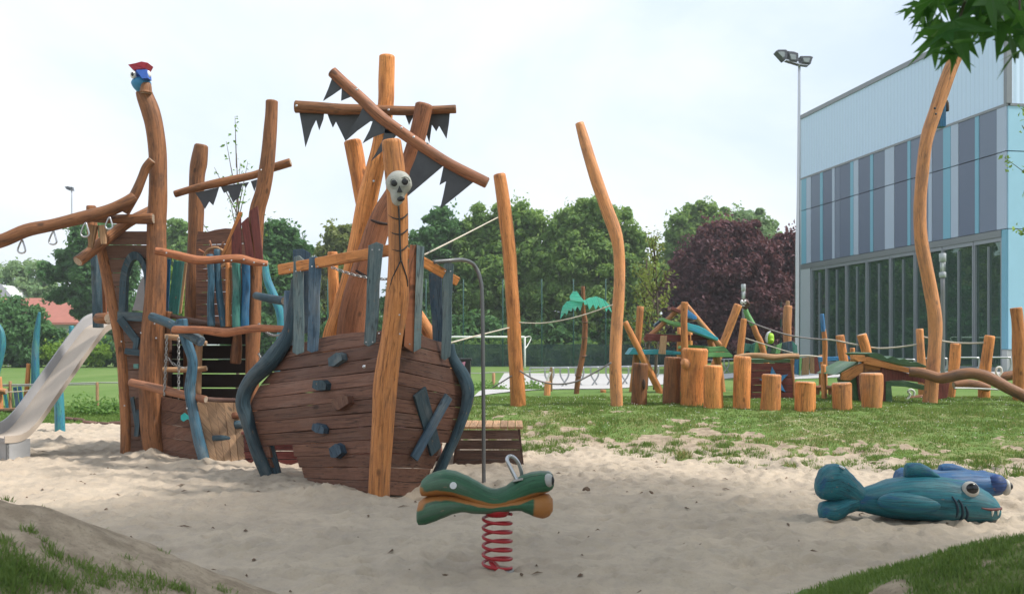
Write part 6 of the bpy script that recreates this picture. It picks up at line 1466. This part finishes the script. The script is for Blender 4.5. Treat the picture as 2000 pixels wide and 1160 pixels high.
b = MB(); b.prism([P(-80, 700, 92), P(12, 700, 92), P(12, 605, 92), P(-34, 552, 92), P(-80, 605, 92)], V(0, 8, 0)); b.build('wall', plain('house white render', (.66, .67, .68)), h2)
b = MB(); a = P(-34, 550, 91.8); c = P(14, 605, 91.8); b.prism([a, c, c+V(0, 3, 0), a+V(0, 3, 0)], V(.05, 0, .12)); c = P(-82, 605, 91.8); b.prism([a, c, c+V(0, 3, 0), a+V(0, 3, 0)], V(-.05, 0, .12)); b.build('roof', plain('shed roof grey', (.16, .165, .18), .7), h2)
shd = thing('garden_shed', 'small grey flat roofed shed with a dark window behind the lawn on the left', 'shed', P(122, 705, 76))
b = MB(); b.prism([P(98, 705, 76), P(150, 705, 76), P(150, 660, 76), P(98, 663, 76)], V(0, 3, 0)); b.build('wall', plain('shed grey', (.36, .37, .37), .8), shd)
b = MB(); b.prism([P(94, 660, 75.6), P(154, 656, 75.6), P(154, 653, 75.6), P(94, 657, 75.6)], V(0, 4, 0)); b.build('roof', plain('shed roof grey', (.16, .165, .18), .7), shd)
b = MB(); b.prism([P(120, 690, 75.95), P(132, 690, 75.95), P(132, 668, 75.95), P(120, 668, 75.95)], V(0, .03, 0)); b.build('window', plain('window dark', (.05, .06, .07)), shd)
h3 = thing('garden_shed', 'pale hut with a red door glimpsed between the stern and the bow of the ship', 'shed', P(528, 700, 74))
b = MB(); b.prism([P(505, 705, 74), P(550, 705, 74), P(550, 655, 74), P(505, 655, 74)], V(0, 3, 0)); b.build('wall', plain('house white render', (.66, .67, .68)), h3)
b = MB(); b.prism([P(521, 678, 73.95), P(533, 678, 73.95), P(533, 658, 73.95), P(521, 658, 73.95)], V(0, .04, 0)); b.build('door', plain('red door', (.6, .03, .03), .5), h3)
b = MB(); b.prism([P(500, 655, 73.6), P(556, 655, 73.6), P(556, 650, 73.6), P(500, 650, 73.6)], V(0, 4, 0)); b.build('roof', plain('shed roof grey', (.16, .165, .18)), h3)
# ============================================================ trees and bushes
BARK = plain('bark', (.10, .075, .055), .9, 0, .3, 6, .4)
LG1 = leafmat('leaves mid green', (.09, .19, .05), (.22, .36, .10), .45); LG2 = leafmat('leaves light green', (.10, .21, .055), (.29, .42, .13), .45); LG3 = leafmat('leaves dark green', (.055, .15, .055), (.135, .275, .10), .45)
LG4 = leafmat('leaves haze pale green', (.16, .28, .13), (.31, .43, .22), .45); LG5 = leafmat('leaves copper', (.085, .034, .044), (.20, .085, .098), .35); LG6 = leafmat('leaves yellow green', (.11, .17, .04), (.30, .33, .11), .45); LG7 = leafmat('leaves bright shrub', (.13, .25, .03), (.30, .44, .07), .45)  # the pale green leaves carry distance haze in their colour
def unit(v): return v/np.maximum(np.linalg.norm(v, axis=-1, keepdims=True), 1e-9)
def leafquads(c, n, s, fold=.25):
    k = len(c); r = unit(rng.normal(size=(k, 3))); u = unit(np.cross(n, r)); w = np.cross(n, u)
    s = s[:, None]
    v = np.stack([c-u*s, c-w*s*.55+n*s*fold, c+u*s, c+w*s*.55+n*s*fold], 1).reshape(-1, 3)
    f = np.arange(k*4).reshape(k, 4)
    return v, f
def tree(name, label, blobs, d, mat, leaf=.22, ncl=110, per=110, trunk=None, cat='tree', group='trees along the field edge', ybase=None, depth=.8, clr=.16, core=.25, hole=0., tvar=.45):
    """blobs: (px, py, rx px, rz px) ellipsoids of the crown at distance d"""
    k = d/F; cx = np.mean([b_[0] for b_ in blobs]); yb = ybase or 722
    base = P(trunk[0] if trunk else cx, yb, d); base.z = gz(base.x, base.y)
    root = thing(name, label, cat, base, group)
    B = [(np.array(P(b_[0], b_[1], d)), np.array([b_[2]*k, min(b_[2]*k, 5)*depth, b_[3]*k])) for b_ in blobs]
    vol = np.array([r[0]*r[2] for _, r in B]); cnt = np.maximum(3, (ncl*vol/vol.sum()).astype(int))
    C, NRM, S, T = [], [], [], []
    for (c, r), m in zip(B, cnt):
        dirs = unit(rng.normal(size=(m*3, 3))); rad = rng.uniform(.70, 1.12, m*3)
        cc = c+dirs*r*rad[:, None]
        keep = np.ones(len(cc), bool)
        for (c2, r2) in B:
            if c2 is c: continue
            keep &= np.linalg.norm((cc-c2)/r2, axis=1) > .72
        cc = cc[keep][:m]; rr = np.mean([r[0], r[2]])*clr*4*rng.uniform(.5, 1.25, len(cc))*.5+.12
        for q, rq in zip(cc, rr):
            if q[2] < base.z+.15: continue
            n = int(per*rng.uniform(.6, 1.3)); dv = unit(rng.normal(size=(n, 3))); rr_ = rq*rng.uniform(.35, 1.05, n)**.6
            pts = q+dv*rr_[:, None]*np.array([1, 1, .75]); nr = unit(dv*.9+rng.normal(size=(n, 3))*.5+np.array([0, 0, .35]))
            C.append(pts); NRM.append(nr); S.append(leaf*rng.uniform(.4, 1.2, n)); T.append(np.clip(rng.normal(.5, .2)+rng.normal(0, .15, n)*1., 0, 1)*tvar*2+(.5-tvar))
        # stray sprigs break the outline
        m2 = int(m*.8); dv = unit(rng.normal(size=(m2, 3))); sc_ = c+dv*r*rng.uniform(.96, 1.10, m2)[:, None]
        for q in sc_:
            if q[2] < base.z+.3: continue
            n = rng.integers(6, 26); C.append(q+rng.normal(0, .24, (n, 3))*np.array([1, 1, 1.3])); NRM.append(unit(rng.normal(size=(n, 3))+np.array([0, 0, .4]))); S.append(leaf*rng.uniform(.45, 1.1, n)); T.append(rng.uniform(.2, .95, n))
        # inside leaves close the crown
        n = int(m*per*core); dv = unit(rng.normal(size=(n, 3))); pts = c+dv*r*rng.uniform(.0, .78, n)[:, None]**.5
        C.append(pts); NRM.append(unit(rng.normal(size=(n, 3))+dv)); S.append(leaf*1.5*rng.uniform(.7, 1.2, n)); T.append(rng.uniform(.1, .6, n))
    C, NRM, S, T = np.concatenate(C), np.concatenate(NRM), np.concatenate(S), np.clip(np.concatenate(T), 0, 1)
    ok = C[:, 2] > base.z+.05; C, NRM, S, T = C[ok], NRM[ok], S[ok], T[ok]
    v, f = leafquads(C, NRM, S)
    rawmesh('crown', v, f, mat, np.repeat(T, 4), False, root, tuple(base))
    b = MB(); top = max(B, key=lambda q: q[0][2]); tp = Vector(top[0]); tw = (trunk[1] if trunk else 8)*k/2
    b.tube([(base-V(0, 0, .2), tw*1.3), (base.lerp(tp, .3)+V(.1, 0, 0), tw), (base.lerp(tp, .65), tw*.7), (tp, tw*.25)], 10, 4, .06, 0, 0)
    for c, r in B:
        if r[2] > .5:
            s = base.lerp(tp, .35 if Vector(c).z < tp.z else .5); e = Vector(c)
            if (e-s).length > .5: b.tube([(s, tw*.5), (s.lerp(e, .5)+V(0, 0, .15), tw*.35), (e, tw*.12)], 7, 3, .05, 0, 0)
    b.build('trunk', BARK, root)
    return root
tree('leafy_tree', 'pale leafy tree at the far left behind the red roofed house', [(20, 575, 50, 60), (60, 560, 48, 50), (85, 585, 40, 45), (0, 590, 40, 50), (45, 620, 60, 50)], 100, LG4, .3, 90, 70)
tree('leafy_tree', 'dark green layered tree between the house and the slide', [(165, 470, 35, 28), (195, 480, 45, 40), (150, 515, 42, 34), (195, 540, 55, 44), (115, 532, 32, 20), (185, 590, 38, 34), (225, 600, 45, 40), (205, 640, 26, 30), (120, 576, 30, 14), (230, 520, 40, 50), (160, 612, 20, 12)], 68, LG3, .2, 150, 130, (200, 11))
tree('bush', 'broad dark bush in front of the white house at the left edge', [(20, 640, 40, 50), (60, 650, 45, 45), (95, 670, 30, 35), (0, 670, 40, 45), (50, 690, 60, 30)], 62, LG3, .18, 90, 100, cat='bush', group='bushes at the lawn edge')
tree('bush', 'bright yellow green hedge bush under the dark layered tree', [(105, 690, 22, 18), (135, 694, 25, 16), (160, 692, 25, 18), (190, 690, 22, 18)], 61, LG7, .14, 60, 80, cat='bush', group='bushes at the lawn edge')
tree('bush', 'dark hedge bush behind the slide at the lawn edge', [(215, 680, 30, 36), (245, 670, 28, 44), (280, 680, 30, 38), (330, 685, 40, 34)], 63, LG3, .16, 70, 90, cat='bush', group='bushes at the lawn edge')
tree('leafy_tree', 'soft green tree seen between the window post and the back post of the stern', [(340, 470, 28, 40), (365, 510, 35, 50), (330, 530, 32, 50), (350, 580, 40, 50), (360, 640, 45, 50)], 82, LG1, .26, 90, 90)
tree('bush', 'lime green bush low behind the stern railing', [(345, 560, 20, 40), (335, 600, 24, 40), (350, 640, 30, 45)], 60, LG7, .16, 50, 80, cat='bush', group='bushes at the lawn edge')
tree('leafy_tree', 'dark green maple right of the stern posts', [(525, 470, 30, 32), (560, 475, 30, 34), (540, 520, 50, 45), (585, 505, 20, 28), (510, 560, 48, 50), (565, 570, 40, 50), (535, 630, 55, 55), (590, 610, 30, 50)], 64, LG3, .2, 150, 120)
tree('leafy_tree', 'olive green tree rising left of the crossed masts', [(655, 470, 25, 30), (680, 485, 30, 40), (645, 510, 32, 38), (670, 550, 45, 50), (640, 590, 40, 50), (680, 640, 50, 60), (620, 650, 35, 50)], 72, LG6, .2, 150, 120)
tree('leafy_tree', 'slender dark tree directly behind the skull post', [(862, 425, 28, 24), (868, 455, 36, 28), (855, 490, 40, 32), (830, 470, 28, 28), (815, 510, 38, 36), (850, 545, 45, 45), (810, 580, 50, 55), (840, 640, 55, 60), (780, 630, 45, 60), (740, 660, 50, 50)], 70, LG3, .2, 170, 110)
tree('leafy_tree', 'dense light topped tree behind the pole right of the ship', [(940, 450, 38, 42), (1000, 435, 48, 40), (1035, 450, 32, 40), (905, 500, 34, 42), (960, 520, 62, 55), (1025, 520, 45, 58), (925, 570, 55, 58), (1000, 600, 62, 62), (900, 630, 50, 55), (960, 655, 62, 50), (1045, 640, 45, 55)], 70, LG2, .19, 300, 120, clr=.12)
tree('leafy_tree', 'widest dense green tree behind the wooden palm and the bent pole', [(1150, 425, 45, 42), (1110, 455, 48, 48), (1195, 445, 40, 45), (1235, 480, 34, 42), (1070, 510, 42, 50), (1140, 510, 70, 60), (1215, 540, 55, 58), (1085, 580, 60, 60), (1160, 600, 75, 62), (1235, 610, 45, 58), (1060, 650, 50, 45), (1130, 660, 65, 48), (1210, 665, 60, 45)], 69, LG2, .19, 360, 120, clr=.12)
tree('leafy_tree', 'yellow green tall tree behind the left half of the copper beech', [(1370, 415, 28, 22), (1345, 440, 40, 34), (1400, 440, 34, 30), (1325, 480, 34, 36), (1370, 490, 55, 50), (1310, 540, 36, 44), (1350, 580, 60, 60)], 88, LG2, .24, 130, 110)
tree('leafy_tree', 'tall green tree behind the right half of the copper beech', [(1455, 430, 32, 22), (1485, 440, 26, 26), (1470, 470, 46, 36), (1500, 480, 22, 30), (1450, 520, 50, 50)], 90, LG4, .22, 90, 110)
tree('copper_beech', 'wide purple leaved beech behind the play posts', [(1400, 470, 48, 42), (1450, 470, 42, 36), (1360, 520, 44, 46), (1420, 530, 75, 56), (1485, 525, 42, 56), (1320, 590, 44, 48), (1380, 600, 70, 60), (1460, 600, 66, 62), (1510, 590, 34, 60), (1330, 660, 50, 46), (1400, 670, 66, 46), (1480, 668, 56, 48)], 64, LG5, .18, 340, 110, clr=.13)
tree('copper_beech', 'second purple leaved beech half hidden by the floodlight mast', [(1540, 485, 26, 34), (1570, 500, 30, 45), (1545, 550, 36, 55), (1585, 580, 40, 60), (1545, 640, 40, 60)], 66, LG5, .18, 130, 110)
tree('leafy_tree', 'tree behind the hall seen as dark green between beech and mast', [(1520, 640, 40, 50), (1600, 640, 60, 60)], 72, LG3, .2, 60, 110)
tree('hedge', 'long clipped dark green hedge behind the football goal', [(px, 700, 36, 26) for px in range(590, 1570, 42)], 66, LG1, .15, 420, 80, cat='hedge', group=None, core=.5)
tree('hedge', 'dark undergrowth strip beneath the trees behind the far fence', [(px, 672+10*math.sin(px), 50, 48) for px in range(480, 1580, 60)], 67.5, LG3, .24, 260, 80, cat='undergrowth', group=None, core=.6)
# trees to the sides, mirrored in the hall glass and closing the horizon
tree('leafy_tree', 'roadside tree beyond the left edge of the lawn', [(-120, 560, 80, 80), (-180, 590, 70, 80), (-60, 600, 60, 70), (-120, 650, 100, 60)], 74, LG1, .28, 110, 90)
tree('leafy_tree', 'large tree beyond the left edge, nearer than the house', [(-330, 500, 110, 110), (-420, 560, 110, 110), (-260, 600, 90, 90), (-350, 640, 150, 70)], 70, LG2, .28, 160, 90)
# young thin trees
def sapling(label, px, yb, ytop, spread, d, mat, nl, leaf, stems=5, y0=.35, group='young thin trees'):
    base = P(px, yb, d); base.z = min(base.z, gz(base.x, base.y)); top = P(px, ytop, d); r = thing('young_tree', label, 'young tree', base, group); H_ = top.z-base.z; k = d/F
    b = MB(); C = []
    b.tube([(base, .045), (base.lerp(top, .5)+V(.08, 0, 0), .03), (top, .008)], 7, 4, 0, 0, 0)
    for i in range(stems*3):
        t = y0+(.95-y0)*random.random(); s = base.lerp(top, t); a = random.uniform(0, 6.28); L = spread*k*(1.1-t)*random.uniform(.6, 1.3); e = s+V(math.cos(a)*L, math.sin(a)*L, H_*(.10+.12*random.random()))
        b.tube([(s, .016), (s.lerp(e, .5)+V(0, 0, -.03*L), .011), (e, .004)], 6, 3, 0, 0, 0)
        for j in range(nl): C.append(s.lerp(e, random.uniform(.25, 1.05))+Vector(rng.normal(0, leaf*.9, 3)))
    C = np.array([tuple(c) for c in C]); n = unit(rng.normal(size=C.shape)+np.array([0, -.2, .5])); v, f = leafquads(C, n, leaf*rng.uniform(.6, 1.1, len(C)))
    rawmesh('crown', v, f, mat, np.repeat(rng.uniform(0, 1, len(C)), 4), False, r, tuple(base)); b.build('trunk', BARK, r); return r
sapling('sparse young tree with long bare shoots behind the stern yard', 462, 800, 300, 120, 24, LG1, 10, .07, 8, .25)
sapling('feathery young birch with pale twigs right of the bent tall pole', 1278, 768, 475, 75, 24, LG6, 26, .06, 10, .25)
sapling('thin young birch beside the climbing hut', 1262, 766, 505, 50, 25.5, LG6, 18, .06, 8, .3)
def ivy(label, spots, d, mat, leaf, n, grp='low leafy shrubs'):
    base = P(spots[0][0], spots[0][1], d); base.z = gz(base.x, base.y); r = thing('low_shrub', label, 'shrub', base, grp); C = []; b = MB()
    for (px, py, rx, rz) in spots:
        c = P(px, py, d); k = d/F
        for i in range(n): C.append((c.x+rng.normal(0, rx*k*.5), c.y+rng.normal(0, .25), max(gz(c.x, d)+.02, c.z+rng.normal(0, rz*k*.5))))
        b.tube([(V(c.x, c.y, gz(c.x, d)-.1), .015), (c, .008)], 6, 1, 0, 0, 0)
    C = np.array(C); nn = unit(rng.normal(size=C.shape)+np.array([0, -.3, .6])); v, f = leafquads(C, nn, leaf*rng.uniform(.6, 1.1, len(C)))
    rawmesh('crown', v, f, mat, np.repeat(rng.uniform(0, 1, len(C)), 4), False, r, tuple(base)); b.build('stem', BARK, r)
ivy('leafy low shrub left of the pole foot by the paving', [(945, 762, 26, 16), (970, 766, 20, 14), (930, 772, 22, 10)], 24, LG1, .055, 260)
ivy('leafy low shrub right of the pole foot by the paving', [(1035, 760, 22, 16), (1055, 764, 16, 13)], 24, LG1, .055, 260)
ivy('low grey green shrub at the fence stakes behind the slide', [(160, 795, 24, 16), (195, 798, 30, 17), (220, 795, 16, 16)], 20.4, LG1, .05, 300)
ivy('low dark green plants under the plank bench', [(30, 818, 40, 10), (60, 822, 25, 9), (5, 820, 30, 9)], 19.6, LG1, .05, 260)
# ------------------------------------------------------------ overhanging sweetgum
def star_leaf(c, n, s, tip):
    """five pointed leaf: c base point, tip direction, n normal"""
    side = np.cross(n, tip); pts = [c]
    for a, l in ((-1.75, .55), (-1.35, .28), (-.95, .85), (-.5, .36), (0, 1.05), (.5, .36), (.95, .85), (1.35, .28), (1.75, .55)):
        pts.append(c+(tip*math.cos(a)+side*math.sin(a))*s*l-n*s*.10*(l > .5))
    return pts
tb_ = V(5.6, 2.6, 0); tb_.z = gz(5.6, 2.6); gum = thing('sweetgum_tree', 'tree with dark star shaped leaves hanging into the upper right corner', 'tree', tb_)
vs, tri, tn = [], [], []
def add_leaf(c, s, tdir=None):
    n = unit(rng.normal(size=3)+np.array([0, -.3, .9])); t = rng.normal(size=3)*.6+np.array([0, 0, -.8]) if tdir is None else np.array(tdir)+rng.normal(size=3)*.35
    t = unit(t-n*np.dot(t, n)); p = star_leaf(np.array(c), n, s, t); b = len(vs); vs.extend(p); tn.extend([rng.uniform(0, 1)]*len(p))
    for i in range(1, 9): tri.append((b, b+i, b+i+1))
def in_view(x, y, z, m=.25): return y > .3 and abs(x) < .55*y+m and z < CAMZ+.362*y+m
for cx_, cy_, cz_, R_ in ((5.2, 4.0, 7.6, 3.2), (3.0, 3.2, 6.8, 2.4), (6.6, 6.0, 7.4, 2.6), (4.6, 6.6, 8.6, 2.4), (5.5, 1.0, 6.4, 2.6), (2.4, 5.6, 8.0, 2.2), (4.2, 2.6, 9.6, 2.4), (6.4, 8.6, 9.0, 2.6), (7.6, 4.0, 9.0, 3.0), (8.0, 7.0, 9.6, 2.8)):
    for i in range(2300):
        d3 = unit(rng.normal(size=3)); r = R_*rng.uniform(.1, 1)**.45; x, y, z = cx_+d3[0]*r, cy_+d3[1]*r, cz_+d3[2]*r*.8
        if in_view(x, y, z): continue
        add_leaf((x, y, z), rng.uniform(.11, .19))
# hanging spray in view
LEAVES = [(1796, 4, 3.1, 44), (1814, 14, 3.0, 46), (1836, -10, 2.9, 95), (1862, 40, 2.85, 105), (1872, 85, 2.8, 75), (1838, 30, 3.0, 75), (1890, 0, 2.9, 95), (1880, 55, 2.95, 90), (1925, 20, 3.0, 85), (1935, -15, 2.85, 100), (1960, 5, 2.9, 95), (1985, 30, 2.8, 90), (2000, 60, 2.85, 85), (1990, -10, 3.0, 90), (2015, 90, 2.8, 80), (1905, -30, 2.9, 90), (1855, -30, 3.0, 90), (1820, -40, 3.1, 80), (1970, -40, 2.9, 90), (1860, 100, 2.9, 46), (2010, 20, 2.9, 90), (2030, 55, 2.9, 90), (1910, 40, 2.88, 70), (1848, 62, 2.85, 70)]
for (px, py, d, s) in LEAVES:
    c = P(px, py, d); add_leaf(tuple(c), s/F*d, (rng.uniform(-.45, .45), -.2, -1.0)); add_leaf((c.x+.02, c.y+.12, c.z+.02), s/F*d*.9, (rng.uniform(-.6, .6), .1, -1.0))
SGM = leafmat('sweetgum leaves', (.025, .10, .018), (.08, .20, .035), .5, .45)
rawmesh('crown', vs, tri, SGM, tn, False, gum, tuple(tb_))
b = MB(); b.tube([(tb_-V(0, 0, .3), .26), (tb_+V(-.05, .1, 1.6), .20), (V(5.2, 3.2, 4.2), .16), (V(4.9, 3.6, 6.6), .10), (V(4.6, 3.6, 9), .03)], 14, 5, .05, 0, 0)
for e in ((3.0, 3.2, 6.8), (6.6, 6.0, 7.4), (5.5, 1.0, 6.4), (4.6, 6.6, 8.4)): s = V(5.2, 3.3, 4.4); e = V(*e); b.tube([(s, .10), (s.lerp(e, .5)+V(0, 0, .3), .06), (e, .02)], 8, 4, .05, 0, 0)
b.build('trunk', BARK, gum)
b = MB(); b.tube([(V(5.2, 3.3, 4.3), .06), (V(3.4, 3.3, 3.4), .03), (P(1990, -60, 2.95), .014), (P(1900, -50, 2.95), .009), (P(1800, -30, 3.05), .004)], 8, 5, .03, 0, 0)
for a, e in (((1900, -50, 2.95), (1868, 60, 2.87)), ((1990, -60, 2.95), (1992, 30, 2.85))): b.tube([(P(*a), .006), (P(*e), .003)], 6, 1, 0, 0, 0)
b.build('branch', BARK, gum)
# young tree just outside the right edge: twig tips reach into the picture
rt = thing('young_tree', 'young tree at the right edge, only small leafy twigs showing before the hall corner', 'young tree', V(6.35, 11.0, gz(6.35, 11.0)), 'young thin trees')
b = MB(); b.tube([(V(6.35, 11, gz(6.35, 11)-.1), .05), (V(6.3, 11, 2.5), .035), (V(6.4, 11, 5), .01)], 8, 4, .03, 0, 0); C = []
for pp in ([(2096, 345), (2060, 345), (2010, 340), (1985, 325), (1962, 308)], [(2096, 470), (2060, 470), (2015, 462), (1998, 452), (1980, 446)], [(2096, 270), (2060, 270), (2010, 262), (1996, 245)], [(2096, 220), (2060, 220), (2005, 215), (1994, 212)], [(2096, 380), (2070, 380), (2020, 378), (1999, 374)]):
    q = [P(a, c, 11.0+.02*i) for i, (a, c) in enumerate(pp)]; b.tube([(p, .008-.0015*i) for i, p in enumerate(q)], 6, 3, 0, 0, 0)
    for i in range(34):
        t = rng.uniform(0, 1)*(len(q)-1); i0 = min(int(t), len(q)-2); C.append(tuple(q[i0].lerp(q[i0+1], t-i0)+Vector(rng.normal(0, .035, 3))))
C = np.array(C); v, f = leafquads(C, unit(rng.normal(size=C.shape)), .035*rng.uniform(.6, 1.2, len(C))); rawmesh('crown', v, f, LG2, np.repeat(rng.uniform(0, 1, len(C)), 4), False, rt, (6.35, 11.0, gz(6.35, 11.0))); b.build('trunk', BARK, rt)
for o in bpy.data.objects:
    if 'depth' in o: del o['depth']

# ------------------------------------------------------------ air between here and the far trees
hm = bpy.data.materials.new('pale air'); hm.use_nodes = True; nt = hm.node_tree; nt.nodes.clear()
out = N(nt, 'ShaderNodeOutputMaterial'); vo = N(nt, 'ShaderNodeVolumePrincipled'); vo.inputs['Color'].default_value = (.93, .96, 1, 1); vo.inputs['Density'].default_value = .0008; vo.inputs['Anisotropy'].default_value = .2
nt.links.new(vo.outputs[0], out.inputs['Volume'])
b = MB(); X0, X1, Y0, Y1, Z0, Z1 = -905, 905, -305, 1505, -2.0, 17.5
b.prism([V(X0, Y0, Z0), V(X1, Y0, Z0), V(X1, Y1, Z0), V(X0, Y1, Z0)], V(0, 0, Z1-Z0)); tag(b.build('haze', hm), kind='stuff')
